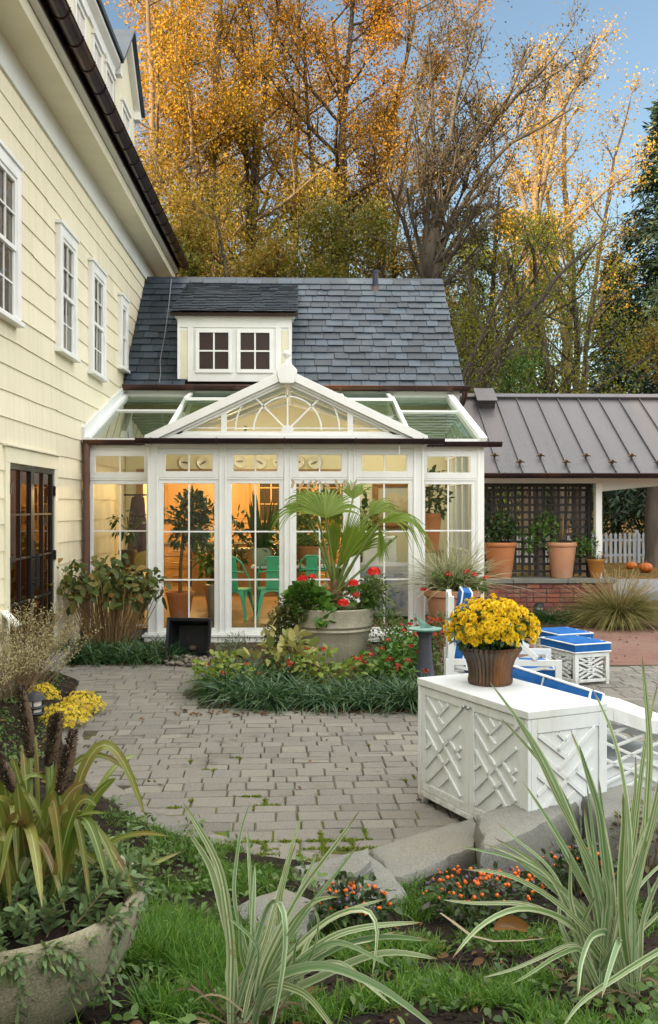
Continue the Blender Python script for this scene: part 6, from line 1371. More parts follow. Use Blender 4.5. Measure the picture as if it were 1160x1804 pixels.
# sundial
sx, sy = onY(749, 900, 9.9)[0], 9.9
t = thing('sundial', 'verdigris sundial on a dark blue pedestal at the edge of the island', 'sundial', (sx, sy, .05))
s = MB(); s.lathe([(.001, 0), (.13, 0), (.13, .05), (.105, .09), (.075, .30), (.062, .50), (.065, .54), (.08, .565), (.08, .585), (.001, .585)], (sx, sy, .03), 18, flute=(6, .03)); s.build('pedestal', M['leadblue'], t, smooth=50)
s = MB(); s.lathe([(.001, .586), (.08, .586), (.165, .604), (.172, .612), (.172, .622), (.001, .626)], (sx, sy, .03), 40); s.build('dial', M['verdigris'], t, smooth=35)
s = MB(); s.prism([(sx - .10, .79), (sx + .085, .656), (sx - .045, .656)], 1, sy - .006, sy + .006); s.prism([(sx - .05, .657), (sx + .03, .657), (sx - .02, .70)], 1, sy - .022, sy - .012); s.tube([(sx - .1, sy, .79), (sx - .115, sy, .80)], .006, 6); s.build('gnomon', M['verdigris'], t)
# black tub lying on its side with pebbles
q = onZ(328, 1170, .0); tx, ty = q[0], q[1]
t = thing('black_tub', 'square black plastic tub tipped on its side with pebbles at its mouth', 'tub', (tx, ty, 0))
Mt = Matrix.Translation(Vector((tx, ty + .02, .012))) @ Euler((math.radians(-5), math.radians(1.2), math.radians(-3))).to_matrix().to_4x4()
s = MB(); o_ = [(-.27, 0, .03), (.27, 0, .03), (.285, 0, .545), (-.255, 0, .545)]; i_ = [(-.235, .02, .06), (.235, .02, .06), (.25, .02, .50), (-.22, .02, .50)]; bk_ = [(-.19, .46, .09), (.19, .46, .09), (.20, .46, .44), (-.18, .46, .44)]; ob = [(-.22, .48, .06), (.22, .48, .06), (.23, .48, .47), (-.21, .48, .47)]
V = [tuple(Mt @ Vector(v)) for v in o_ + i_ + bk_ + ob]; F = []
for i in range(4): j = (i + 1) % 4; F += [(i, j, 4 + j, 4 + i), (4 + i, 4 + j, 8 + j, 8 + i), (j, i, 12 + i, 12 + j)]
F += [(8, 9, 10, 11), (15, 14, 13, 12)]; s.add(V, F); s.build('shell', M['blackplastic'], t, bevel=.008)
s = MB(); s.ball(tuple(Mt @ Vector((.03, .3, .16))), .05, 10, 6, (1.3, 1, .9)); s.tube([tuple(Mt @ Vector((.0, .28, .2))), tuple(Mt @ Vector((-.03, .2, .3)))], .008, 5); s.build('fitting', stuffmat('dark_fitting', (.05, .04, .03), (.09, .07, .05), 9, .5), t, smooth=60)
s = MB()
for k in range(120):
    a, b = R.normal(0, .15), abs(R.normal(0, .11)); s.ball((tx + .02 + a, ty - b + .10, .02 + max(0, .05 - b * .3) + R.uniform(0, .02)), R.uniform(.016, .036), 8, 5, (R.uniform(.8, 1.4), R.uniform(.8, 1.2), R.uniform(.5, .8)))
o = s.build('pebbles', M['pebble'], smooth=80); o['kind'] = 'stuff'
# hydrangea by the wall
hy = thing('hydrangea', 'fading hydrangea shrub with bare brown stems before the left bay', 'shrub', (-2.35, 12.75, .05))
s = MB(); E = stems(s, (-2.5, 12.7, .05), 85, .68, 1.06, rad=.008); E2 = stems(s, (-2.5, 12.6, .05), 60, .6, .85, rad=.006); s.build('stem', stuffmat('straw_stem', (.27, .18, .08), (.2, .12, .05), 20, .8, bump=0, isl=.4), hy)
E = np.array(E); s = MB(); P = np.repeat(E, 7, 0) + R.normal(0, .07, (len(E) * 7, 3)); P = P[(P[:, 2] > .55) | (R.random(len(P)) < .3)]; D = R.normal(0, .7, P.shape); D[:, 2] += .1; L = R.uniform(.07, .165, len(P)); s.ovals(P, D, L, L * .62, np.array((0, -.3, 1.)) + R.normal(0, .4, P.shape), .12, .3); s.build('foliage', leafmat('hydrangea_leaf', [(.05, .085, .018), (.08, .115, .025), (.06, .09, .02), (.16, .15, .03), (.07, .10, .02), (.035, .065, .018), (.32, .17, .03)], .5, .2), hy)
# dry perennial along the wall
for k, (cx, cy, h, n, lb) in enumerate(((-2.82, 9.9, .88, 95, 'airy dried perennial with tiny straw leaves against the french doors'), (-2.70, 9.2, .64, 70, 'twiggy brown dried perennial leaning over the stone step'), (-2.9, 8.6, .7, 50, 'sparse dry stalks at the left edge beside the house wall'))):
    t = thing('dried_perennial', lb, 'plant', (cx, cy, .1)); s = MB(); E = []
    for j in range(n):
        b0 = np.array((cx, cy, .08)) + R.normal(0, .10, 3) * (1, 1, 0); a = R.uniform(0, 2 * PI); q = R.uniform(0, .5); e = b0 + np.array((math.cos(a) * q + .12, math.sin(a) * q, h * R.uniform(.65, 1.05) * (1 - q * .5))); m_ = (b0 + e) / 2 + R.normal(0, .03, 3); s.tube([b0, m_, e], [.004, .003, .0015], 4, False); E.append((b0, m_, e))
    s.build('stem', M['stem'], t); s = MB()
    for b0, m_, e in E:
        f = R.uniform(.5, 1.05, 26)[:, None]; P = m_ + (e - m_) * (f - .4) / .6 + R.normal(0, .018, (26, 3)); s.leaves(P, R.normal(0, .7, (26, 3)) + (0, 0, .5), R.uniform(.018, .034, 26), .013, None, .1)
    s.build('foliage', leafmat('straw_leaf', [(.34, .30, .15), (.42, .37, .2), (.28, .26, .12), (.36, .30, .17)], .8, .25), t)
# low yellow mums and path light on the left
for k, (px, py, r, lb) in enumerate(((104, 1276, .21, 'nearer low mound of pale yellow mums on the left patio edge'), (140, 1252, .19, 'second low mound of pale yellow mums overlapping the nearer one'), (70, 1235, .15, 'small yellow mum mound behind the left path light'))):
    q = onZ(px, py, .06); t = thing('low_chrysanthemum', lb, 'plant', tuple(q)); mum_dome(t, (q[0], q[1] + r * .7, .0), r, .20, 330, .019, YEL2, G4, leafn=200)
q = onZ(61, 1282, .08); path_light((q[0], q[1], bed_h(np.array([q[0]]), np.array([q[1]]))[0]), 'black louvred path light beside the low yellow mums')
# ================================================================= NEAR GARDEN BED
def gz(x, y): return float(bed_h(np.array([x]), np.array([y]))[0])
SLABS = []
def on_slab(P):
    hit = np.zeros(len(P), bool)
    for o in SLABS:
        ins = np.zeros(len(P), bool)
        for a, b in zip(o, np.roll(o, -1, 0)): ins ^= ((a[1] > P[:, 1]) != (b[1] > P[:, 1])) & (P[:, 0] < (b[0] - a[0]) * (P[:, 1] - a[1]) / (b[1] - a[1] + 1e-9) + a[0])
        hit |= ins
    return hit
def rough_slab(name, label, outline, z, th, tilt=(0, 0)):
    """irregular flagstone : chipped outline, uneven top, split sides"""
    o = np.array(outline, float); c = o.mean(0); P = []
    for a, b in zip(o, np.roll(o, -1, 0)):
        n = max(2, int(np.linalg.norm(b - a) / .06))
        for i in range(n): P.append(a + (b - a) * i / n + R.normal(0, .007, 2))
    SLABS.append(o.copy()); P = np.array(P); k = len(P); V = []; rows = [(1.0, -th, .012), (1.012, -th * .55, .012), (.992, -.034, .010), (.968, -.010, .005), (.93, -.002, .004), (.7, .0, .005), (.4, .002, .004), (.12, 0, .003)]
    for f, dz, j in rows:
        for p in P:
            q = c + (p - c) * f; V.append((q[0] + R.normal(0, j * .5), q[1] + R.normal(0, j * .5), z + dz + (q[0] - c[0]) * tilt[0] + (q[1] - c[1]) * tilt[1] + R.normal(0, j * .35)))
    m_ = len(rows); F = [(r * k + i, r * k + (i + 1) % k, (r + 1) * k + (i + 1) % k, (r + 1) * k + i) for r in range(m_ - 1) for i in range(k)] + [tuple((m_ - 1) * k + i for i in range(k))]
    s = MB(); s.add(V, F); o = s.build(name, M['bluestone'], smooth=35); return tag(o, label, 'stone')
def pz(px, py, z): q = onZ(px, py, z); return (q[0], q[1])
rough_slab('flagstone', 'flat pale stepping stone at the patio edge behind the striped leaves', [pz(517, 1528, .12), pz(640, 1497, .12), pz(690, 1535, .12), pz(722, 1580, .12), pz(640, 1604, .12), pz(560, 1575, .12)], .13, .14)
rough_slab('flagstone', 'thick grey stone slab step below the cabinet corner', [pz(648, 1492, .13), pz(838, 1437, .13), pz(848, 1462, .13), pz(838, 1492, .13), pz(712, 1545, .13), pz(690, 1538, .13)], .13, .15, (.02, 0))
rough_slab('flagstone', 'highest grey stone slab lying against the cabinet foot', [pz(838, 1430, .27), pz(985, 1388, .27), pz(1030, 1398, .27), pz(1010, 1425, .27), pz(935, 1462, .27), pz(852, 1490, .27)], .265, .24, (.03, 0))
rough_slab('flagstone', 'half hidden flat stone under the striped leaf clump', [pz(412, 1585, .20), pz(500, 1555, .20), pz(556, 1580, .20), pz(545, 1640, .20), pz(470, 1655, .20)], .185, .16)
rough_slab('rock', 'small dark angular rock sitting on the pale stepping stone', [pz(592, 1550, .13), pz(612, 1526, .13), pz(648, 1520, .13), pz(655, 1540, .13), pz(622, 1556, .13)], .185, .07, (.1, .1))
rough_slab('flagstone', 'stone slab half buried under the right hand plants', [pz(1020, 1395, .3), pz(1100, 1380, .3), pz(1200, 1400, .3), pz(1180, 1440, .3), pz(1060, 1440, .3)], .30, .25)
# big stone bowl with millet
BWX, BWY = -.885, 2.78; BZ = gz(-.6, 2.6) - .03
t = thing('stone_bowl', 'wide mossy stone bowl planter cut off by the left edge in front', 'planter', (BWX, BWY, BZ))
rimz = .80 - BZ; BR = .435
s = MB(); s.lathe([(.001, .0), (.20, .0), (.26, .03), (.345, .12), (.405, .22), (.428, rimz - .05), (.435, rimz - .015), (.428, rimz), (.41, rimz + .004), (.392, rimz - .01), (.375, rimz - .06), (.001, rimz - .07)], (BWX, BWY, BZ), 72, wob=.006); s.build('bowl', M['bowl'], t, smooth=50)
s = MB(); n = 32; s.lathe([(.385, rimz - .05), (.3, rimz - .02), (.15, rimz + .01), (.001, rimz + .015)], (BWX, BWY, BZ), 40, wob=.03); s.build('soil', M['soil'], t, smooth=60)
TZ = BZ + rimz
def arcblade(s, b, e, h, w, n=10, N=None, fold=.22, sag=.0):
    """leaf from b to e rising h above the chord"""
    b, e = np.array(b, float), np.array(e, float); t_ = np.linspace(0, 1, n); P = b + (e - b) * t_[:, None]; P[:, 2] += h * 4 * t_ * (1 - t_) * (1 - .35 * (t_ - .5)); s.blade(P, w, N, fold)
def ribleaf(name, cols, rib, var=None, rough=.42, trans=.25, width=.07):
    m, nt, N, Lk = newmat(name); uv = N.new('ShaderNodeUVMap'); sp = N.new('ShaderNodeSeparateXYZ'); Lk.new(uv.outputs[0], sp.inputs[0]); c = ramp(nt, island(nt), cols)
    if var: g = N.new('ShaderNodeNewGeometry'); c = mixc(nt, noise(nt, g.outputs['Position'], var[1], 4, .6, .50, .62), c, ramp(nt, island(nt), var[0]))
    st = N.new('ShaderNodeTexWave'); st.inputs['Scale'].default_value = 3.2; st.inputs['Distortion'].default_value = .4; cb = N.new('ShaderNodeCombineXYZ'); Lk.new(sp.outputs[0], cb.inputs[0]); Lk.new(cb.outputs[0], st.inputs[0])
    c = mixc(nt, st.outputs['Fac'], c, mixc(nt, .3, c, (.05, .06, .01)))
    a = N.new('ShaderNodeMath'); a.operation = 'SUBTRACT'; a.inputs[1].default_value = .5; Lk.new(sp.outputs[0], a.inputs[0]); b_ = N.new('ShaderNodeMath'); b_.operation = 'ABSOLUTE'; Lk.new(a.outputs[0], b_.inputs[0]); mr = N.new('ShaderNodeMapRange'); mr.inputs[1].default_value = width; mr.inputs[2].default_value = width * .4; Lk.new(b_.outputs[0], mr.inputs[0]); c = mixc(nt, mr.outputs[0], c, rib)
    b = N.new('ShaderNodeBsdfPrincipled'); b.inputs['Roughness'].default_value = rough; Lk.new(c, b.inputs['Base Color']); tl = N.new('ShaderNodeBsdfTranslucent'); Lk.new(c, tl.inputs[0]); ms = N.new('ShaderNodeMixShader'); ms.inputs[0].default_value = trans; Lk.new(b.outputs[0], ms.inputs[1]); Lk.new(tl.outputs[0], ms.inputs[2]); o = N.new('ShaderNodeOutputMaterial'); Lk.new(ms.outputs[0], o.inputs[0]); return m
MIL = ribleaf('millet_leaf', [(.13, .19, .025), (.19, .24, .04), (.10, .16, .02), (.24, .25, .05), (.15, .19, .028)], (.33, .36, .14), ([(.25, .20, .04), (.20, .11, .045)], 6.0))
ml = thing('millet', 'ornamental millet with broad arching leaves and brown bristly spikes in the stone bowl', 'plant', (BWX, BWY, TZ))
s = MB()
specs = [((70, 1490), (20, 1330), .05, .05, 2.8), ((80, 1490), (110, 1330), .02, .055, 2.75), ((60, 1500), (150, 1380), .10, .05, 2.7), ((95, 1480), (258, 1445), .33, .045, 2.75), ((90, 1470), (320, 1500), .0, .03, 2.9), ((95, 1480), (205, 1370), .08, .05, 2.65), ((100, 1490), (190, 1560), .22, .05, 2.6), ((70, 1500), (110, 1560), .25, .06, 2.5), ((60, 1500), (-20, 1420), .12, .055, 2.6), ((50, 1500), (-60, 1350), .1, .055, 2.9), ((60, 1490), (40, 1310), .02, .05, 2.95), ((40, 1500), (-30, 1300), .0, .06, 2.9), ((90, 1500), (170, 1420), .14, .05, 2.45), ((30, 1510), (75, 1600), .2, .05, 2.4), ((80, 1490), (100, 1340), .0, .05, 2.85), ((100, 1490), (160, 1600), .26, .035, 2.62), ((50, 1495), (30, 1380), .03, .06, 2.5), ((20, 1500), (-10, 1400), .05, .06, 2.6), ((85, 1500), (120, 1430), .10, .06, 2.5), ((110, 1480), (240, 1330), .12, .03, 2.9), ((70, 1490), (200, 1300), .1, .03, 2.95), ((10, 1500), (30, 1450), .1, .06, 2.5), ((60, 1500), (0, 1560), .2, .05, 2.45)]
for (bp, ep, h, w, Yd) in specs:
    b = onY(bp[0], bp[1], BWY - .02 + R.normal(0, .04)); b[2] = TZ - .02; e = onY(ep[0], ep[1], Yd); arcblade(s, b, e, h, w * .66, 14, N=(R.normal(0, .4), -1, .5))
for k in range(58):
    b = np.array((BWX + .06 + R.normal(0, .06), BWY + R.normal(0, .07), TZ - .02)); a = R.uniform(0, 2 * PI); q = R.uniform(.12, .42); arcblade(s, b, b + np.array((math.cos(a) * q, math.sin(a) * q * .8, R.uniform(-.06, .34))), R.uniform(.04, .24), R.uniform(.014, .032), 14, N=(R.normal(0, .5), -1, .6))
b = onY(95, 1480, 2.8); e = onY(240, 1470, 2.7)
s.build('leaf', MIL, ml)
SEED = leafmat('pale_seed', [(.42, .34, .24), (.3, .24, .18)], .7, .1)
SPK = leafmat('bristle', [(.022, .012, .010), (.045, .025, .017), (.016, .009, .008), (.11, .075, .045), (.03, .016, .012)], .8, .1)
for (tp, bp, Yd) in (((36, 1206), (54, 1335), 2.85), ((104, 1255), (84, 1350), 2.8), ((130, 1285), (104, 1400), 2.7), ((-6, 1330), (26, 1395), 2.7), ((100, 1262), (92, 1300), 2.9)):
    a, b = onY(bp[0], bp[1], Yd), onY(tp[0], tp[1], Yd); s = MB(); base = np.array((a[0] - .0, BWY, TZ - .03));
    t_ = np.linspace(0, 1, 12)[:, None]; P = a + (b - a) * t_ + np.array((.012, 0, 0)) * np.sin(t_ * 3); s.tube(P, .011 * np.sqrt(np.clip(np.sin(np.linspace(.35, 3.05, 12)), .02, 1)), 10)
    n = 1300; f = R.uniform(0, 1, n); Q = a + (b - a) * f[:, None]; D = R.normal(size=(n, 3)); D -= ((D @ (b - a)) / ((b - a) @ (b - a)))[:, None] * (b - a); D /= np.linalg.norm(D, axis=1)[:, None]; Q = Q + D * .006; rr = np.sqrt(np.clip(np.sin(.3 + f * 2.75), .05, 1)); s.leaves(Q, D + (b - a) / np.linalg.norm(b - a) * .9, .022 * R.uniform(.4, 1.3, n) * rr, .003)
    sp_ = s.build('seed_spike', SPK, ml); s = MB(); f = R.uniform(.1, .85, 70); Q = a + (b - a) * f[:, None]; D = R.normal(size=(70, 3)); D /= np.linalg.norm(D, axis=1)[:, None]; s.leaves(Q + D * .015, D, .005, .004); s.build('seed', SEED, sp_); s = MB(); s.tube([base, (base + a) / 2 + (.01, 0, 0), a], .007, 6); s.build('stalk', M['greenstem'], sp_, smooth=60)
# creeping greenery in and over the bowl
cr_ = thing('creeping_plant', 'small leaved creeper trailing over the rim of the stone bowl', 'plant', (BWX, BWY - .2, TZ))
SAGE = leafmat('creeper_leaf', [(.10, .165, .065), (.14, .21, .085), (.075, .13, .045), (.17, .22, .07)], .5, .25)
s = MB(); s2 = MB()
def sprig(P, n=9, L=.032):
    P = np.asarray(P);
    s2.tube(P, .0018, 4, False)
    for i in range(n):
        f = (i + 1) / n; x = f * (len(P) - 1); j = min(int(x), len(P) - 2); p = P[j] + (P[j + 1] - P[j]) * (x - j); d = P[j + 1] - P[j]; d = d / np.linalg.norm(d); o1 = np.cross(d, R.normal(size=3)); o1 /= np.linalg.norm(o1)
        for q in (o1, -o1, np.cross(d, o1)): s.ovals(p[None], (q + d * .9)[None], np.array([L * R.uniform(.7, 1.2)]), np.array([L * .36]), (np.array((0, 0, 1.)) + R.normal(0, .4, 3))[None], .1, .1)
for k in range(210):
    a = R.uniform(0, 2 * PI); q = R.uniform(.05, .40); b = np.array((BWX + math.cos(a) * q, BWY + math.sin(a) * q, TZ - .03)); d = np.array((math.cos(a) * .5 + R.normal(0, .5), math.sin(a) * .5 + R.normal(0, .5), 1.0)) * R.uniform(.05, .13); sprig([b, b + d * .5, b + d], 9, .042)
for k in range(56):
    a = (-1.75, -1.25, -.95, -.35, .1)[k % 5] + R.normal(0, .13); b = np.array((BWX + math.cos(a) * .40, BWY + math.sin(a) * .40, TZ - .01)); o1 = np.array((math.cos(a), math.sin(a), 0)); l = R.uniform(.03, .26) ** 1.15; tw = R.normal(0, .55); od = np.array((-o1[1], o1[0], 0)) * tw
    P = [b + o1 * (.045 * min(1, f * 3) - .10 * max(0, f - .3)) * 1 + od * f * l + np.array((0, 0, .02 * math.sin(f * 3.1) - l * f ** 1.3)) for f in np.linspace(0, 1, 6)]; sprig(P, int(4 + l * 30))
s.build('foliage', SAGE, cr_); s2.build('stem', M['stem'], cr_)
# loose leafy weeds and low ground cover beside the bowl
def inbed(x, y, m_=.05): return edge_dist(np.array([x]), np.array([y]))[0] > m_
GC = leafmat('ground_cover', [(.06, .12, .025), (.10, .17, .035), (.045, .09, .025), (.13, .18, .05)], .5, .25)
s = MB()
for k in range(1150):
    if k < 380: x, y_ = R.normal(-.85, .42), R.normal(4.6, .75)
    elif k > 560: x, y_ = R.uniform(-3.0, -1.9), R.uniform(5.5, 10.5)
    else: x, y_ = R.normal(1.0, .75), R.normal(3.3, .5)
    if not inbed(x, y_, .10) or on_slab(np.array([(x, y_)]))[0]: continue
    if (x - BWX) ** 2 + (y_ - BWY) ** 2 < .16: continue
    h = R.uniform(.02, .16 if k < 380 else .07); b = np.array((x, y_, gz(x, y_))); n = R.integers(5, 12); P = b + R.normal(0, .03, (n, 3)) * (1, 1, 0) + np.array((0, 0, 1.)) * R.uniform(.2, 1, (n, 1)) * h; D = R.normal(0, .6, (n, 3)); D[:, 2] += .2; L = R.uniform(.02, .045, n); s.ovals(P, D, L, L * .5, np.array((0, 0, 1.)) + R.normal(0, .35, (n, 3)), .1, .2)
o = s.build('ground_cover', GC); o['kind'] = 'stuff'
s = MB()       # round leaved weed
for k in range(120):
    c = ((-.42, 2.75), (.75, 2.5), (1.15, 3.2), (-.25, 3.4), (1.0, 2.75), (.2, 4.4))[k % 6]; x, y_ = c[0] + R.normal(0, .13), c[1] + R.normal(0, .16); b = np.array((x, y_, gz(x, y_) + R.uniform(.01, .06))); n = 3; s.ovals(np.repeat(b[None], n, 0), np.column_stack([R.normal(0, 1, (n, 2)), np.full(n, .15)]), R.uniform(.02, .04, n), R.uniform(.02, .036, n), np.array((0, -.2, 1.)) + R.normal(0, .25, (n, 3)), .08)
o = s.build('clover_ground_cover', leafmat('clover', [(.09, .17, .04), (.13, .21, .05), (.07, .14, .03)], .5, .3)); o['kind'] = 'stuff'
# grass
GR = leafmat('lawn_blade', [(.055, .15, .012), (.085, .20, .016), (.04, .12, .012), (.11, .22, .02), (.15, .24, .035)], .5, .35)
s = MB(); B = []; L = []
def patch(cx, cy, rx, ry, n, l, clump=0):
    P = np.column_stack([R.normal(cx, rx, n), R.normal(cy, ry, n)])
    d = edge_dist(P[:, 0], P[:, 1]); v_ = vnoise(P[:, 0], P[:, 1], 6, 3); k = (d > .02) & (v_ > -.08 + clump) & ~on_slab(P); P = P[k]; h = bed_h(P[:, 0], P[:, 1]); B.append(np.column_stack([P, h - .005])); L.append(R.uniform(.5, 1.15, len(P)) * l)
patch(-.46, 3.45, .17, .38, 14000, .165); patch(2.1, 3.9, .5, .45, 6000, .09, .1); patch(1.8, 3.0, .4, .4, 3500, .10, .1); patch(.05, 3.25, .3, .3, 4500, .10); patch(.75, 2.75, .35, .25, 3000, .11, .05); patch(-.55, 4.7, .30, .4, 5200, .075); patch(-1.1, 5.3, .4, .5, 4500, .06); patch(.1, 3.0, .45, .25, 1500, .10, .2); patch(.55, 3.05, .28, .25, 3000, .10, .1); patch(.9, 4.0, .5, .4, 2200, .09, .2); patch(.55, 4.35, .12, .2, 900, .10); patch(.3, 2.8, .5, .3, 1800, .09, .15); patch(-.1, 4.9, .3, .12, 2200, .05); patch(1.2, 2.9, .3, .3, 1200, .1, .1); patch(-.75, 3.9, .2, .4, 2600, .11); patch(-.35, 3.2, .2, .25, 3500, .13, .1); patch(.7, 3.6, .45, .3, 3200, .08, .15); patch(.2, 3.9, .35, .35, 3800, .08, .1); patch(-.5, 4.2, .35, .4, 4200, .07); patch(1.0, 3.2, .35, .3, 1800, .09, .1)
B = np.concatenate(B); L = np.concatenate(L); ok = ((B[:, 0] - BWX) ** 2 + (B[:, 1] - BWY) ** 2 > .17); B = B[ok]; L = L[ok]; n = len(B); D = np.column_stack([R.normal(0, .32, (n, 2)), np.ones(n)])
s.strips(B, D, L, .0042, R.uniform(.1, .9, n), 4); o = s.build('grass', GR); o['kind'] = 'stuff'
# soil crumbs and dead leaves
s = MB()
for cx, cy, rx, n in ((-.18, 2.9, .16, 500), (.45, 3.45, .4, 700), (-.55, 2.55, .2, 300), (.9, 2.7, .3, 400), (1.2, 4.2, .5, 300), (.5, 2.6, .3, 300)):
    for k in range(n):
        x, y_ = R.normal(cx, rx), R.normal(cy, rx * .7)
        if inbed(x, y_, .1): r = R.uniform(.004, .013); s.ball((x, y_, gz(x, y_) + r * .3), r, 5, 4, (R.uniform(.7, 1.5), 1, .7))
o = s.build('soil_crumbs', M['soil']); o['kind'] = 'stuff'
DL = leafmat('dead_leaf', [(.10, .05, .025), (.15, .07, .025), (.065, .038, .025), (.20, .10, .03), (.09, .052, .036)], .8, .15)
s = MB()
def deadleaf(x, y_, z, L):
    a = R.uniform(0, 2 * PI); n = 1; s.ovals(np.array([(x, y_, z + .004)]), np.array([(math.cos(a), math.sin(a), R.normal(0, .12))]), np.array([L]), np.array([L * R.uniform(.35, .62)]), np.array([(R.normal(0, .45), R.normal(0, .45), 1.)]), R.uniform(.15, .6), R.uniform(-.35, .2))
for k in range(260):
    x, y_ = R.normal(.55, .6), R.normal(3.3, .65)
    if inbed(x, y_): deadleaf(x, y_, gz(x, y_) + .006, R.uniform(.02, .07))
for k in range(70): x, y_ = R.uniform(-1.2, 1.2), 8.88 + R.normal(0, .06); deadleaf(x, y_, .0, R.uniform(.03, .07))
for k in range(40): x, y_ = R.uniform(-2.9, -1.3), 11.68 + R.normal(0, .08); deadleaf(x, y_, .0, R.uniform(.03, .08))
for k in range(26): x, y_ = R.uniform(-2.2, 1.0), R.uniform(5.6, 11.0); deadleaf(x, y_, .0, R.uniform(.025, .06))
for k in range(330):
    x, y_ = R.uniform(-3.05, -1.4), R.uniform(5.5, 10.5)
    if inbed(x, y_, 0): deadleaf(x, y_, gz(x, y_) + .005, R.uniform(.03, .08))
for k in range(120): deadleaf(R.uniform(2.6, 5.6), R.uniform(11.6, 15.0), -.003, R.uniform(.02, .06))
o = s.build('fallen_leaves', DL); o['kind'] = 'stuff'
cl = onZ(897, 1640, gz(.55, 3.45) + .02); t = thing('curled_leaf', 'large curled orange brown dead leaf on the soil between the striped clumps', 'leaf', tuple(cl))
s = MB(); P = np.array([cl + np.array((-.055 + .13 * f, .01 * math.sin(f * 5), .008 + .022 * math.sin(f * 3.0))) for f in np.linspace(0, 1, 10)]); s.blade(P, .05, N=(.2, -.9, .8), fold=.95, prof=lambda t_: .25 + .85 * np.sin(np.clip(t_ * 3.0, 0, PI)) ** .7); s.build('blade', ribleaf('rust_leaf', [(.22, .095, .025), (.26, .11, .025)], (.30, .17, .05), ([(.11, .06, .025), (.3, .15, .04)], 60.0)), t)
t = thing('dead_strap_leaf', 'long pale withered strap leaf lying curved across the soil', 'leaf', tuple(onZ(850, 1640, gz(.5, 3.4)))); s = MB(); P = np.array([onZ(px, py, gz(.5, 3.4) + .025) for px, py in ((776, 1608), (800, 1625), (830, 1648), (870, 1658), (920, 1657), (972, 1652))]); s.blade(P, .016, N=(0, 0, 1), fold=.1); s.build('blade', leafmat('withered', [(.24, .19, .13), (.3, .24, .16)], .8, .1), t)
# striped iris clumps
m, nt, N, Lk = newmat('striped_leaf'); uv = N.new('ShaderNodeUVMap'); sp = N.new('ShaderNodeSeparateXYZ'); Lk.new(uv.outputs[0], sp.inputs[0]); isl_ = island(nt)
a1 = N.new('ShaderNodeMath'); a1.operation = 'MULTIPLY_ADD'; Lk.new(sp.outputs[0], a1.inputs[0]); a1.inputs[1].default_value = 3.2
i7 = N.new('ShaderNodeMath'); i7.operation = 'MULTIPLY'; i7.inputs[1].default_value = 40; Lk.new(isl_, i7.inputs[0]); Lk.new(i7.outputs[0], a1.inputs[2])
nz = N.new('ShaderNodeTexNoise'); nz.noise_dimensions = '1D'; nz.inputs['Scale'].default_value = 1.0; nz.inputs['Detail'].default_value = 2; Lk.new(a1.outputs[0], nz.inputs['W'])
ed = N.new('ShaderNodeMath'); ed.operation = 'SUBTRACT'; ed.inputs[1].default_value = .5; Lk.new(sp.outputs[0], ed.inputs[0]); ab = N.new('ShaderNodeMath'); ab.operation = 'ABSOLUTE'; Lk.new(ed.outputs[0], ab.inputs[0])
mr = N.new('ShaderNodeMapRange'); mr.inputs[1].default_value = .26; mr.inputs[2].default_value = .40; mr.inputs[4].default_value = .6; Lk.new(ab.outputs[0], mr.inputs[0])
mr2 = N.new('ShaderNodeMapRange'); mr2.inputs[1].default_value = .56; mr2.inputs[2].default_value = .62; Lk.new(nz.outputs[0], mr2.inputs[0])
mx = N.new('ShaderNodeMath'); mx.operation = 'MAXIMUM'; Lk.new(mr.outputs[0], mx.inputs[0]); Lk.new(mr2.outputs[0], mx.inputs[1])
gcol = ramp(nt, isl_, [(.12, .22, .085), (.17, .28, .13), (.13, .23, .06), (.20, .29, .13)])
vr = N.new('ShaderNodeMapRange'); vr.inputs[1].default_value = .0; vr.inputs[2].default_value = .8; vr.inputs[3].default_value = .6; Lk.new(isl_, vr.inputs[0]); mv = N.new('ShaderNodeMath'); mv.operation = 'MULTIPLY'; Lk.new(mx.outputs[0], mv.inputs[0]); Lk.new(vr.outputs[0], mv.inputs[1])
c = mixc(nt, mv.outputs[0], gcol, (.58, .60, .40)); geo = N.new('ShaderNodeNewGeometry'); c = mixc(nt, noise(nt, geo.outputs['Position'], 24, 5, .7, .60, .74), c, (.26, .22, .10))
tp = N.new('ShaderNodeMapRange'); tp.inputs[1].default_value = .93; tp.inputs[2].default_value = .985; Lk.new(sp.outputs[1], tp.inputs[0]); tq = N.new('ShaderNodeMath'); tq.operation = 'MULTIPLY'; Lk.new(tp.outputs[0], tq.inputs[0]); Lk.new(noise(nt, geo.outputs['Position'], 3.0, 2, .5, .42, .56), tq.inputs[1]); c = mixc(nt, tq.outputs[0], c, (.20, .12, .05)); b = N.new('ShaderNodeBsdfPrincipled'); b.inputs['Roughness'].default_value = .42; Lk.new(c, b.inputs['Base Color']); tl = N.new('ShaderNodeBsdfTranslucent'); Lk.new(c, tl.inputs[0]); ms = N.new('ShaderNodeMixShader'); ms.inputs[0].default_value = .22; Lk.new(b.outputs[0], ms.inputs[1]); Lk.new(tl.outputs[0], ms.inputs[2]); o = N.new('ShaderNodeOutputMaterial'); Lk.new(ms.outputs[0], o.inputs[0])
STR = m
DRYL = leafmat('withered_leaf', [(.24, .18, .10), (.17, .12, .07), (.32, .26, .16), (.12, .085, .05)], .85, .15)
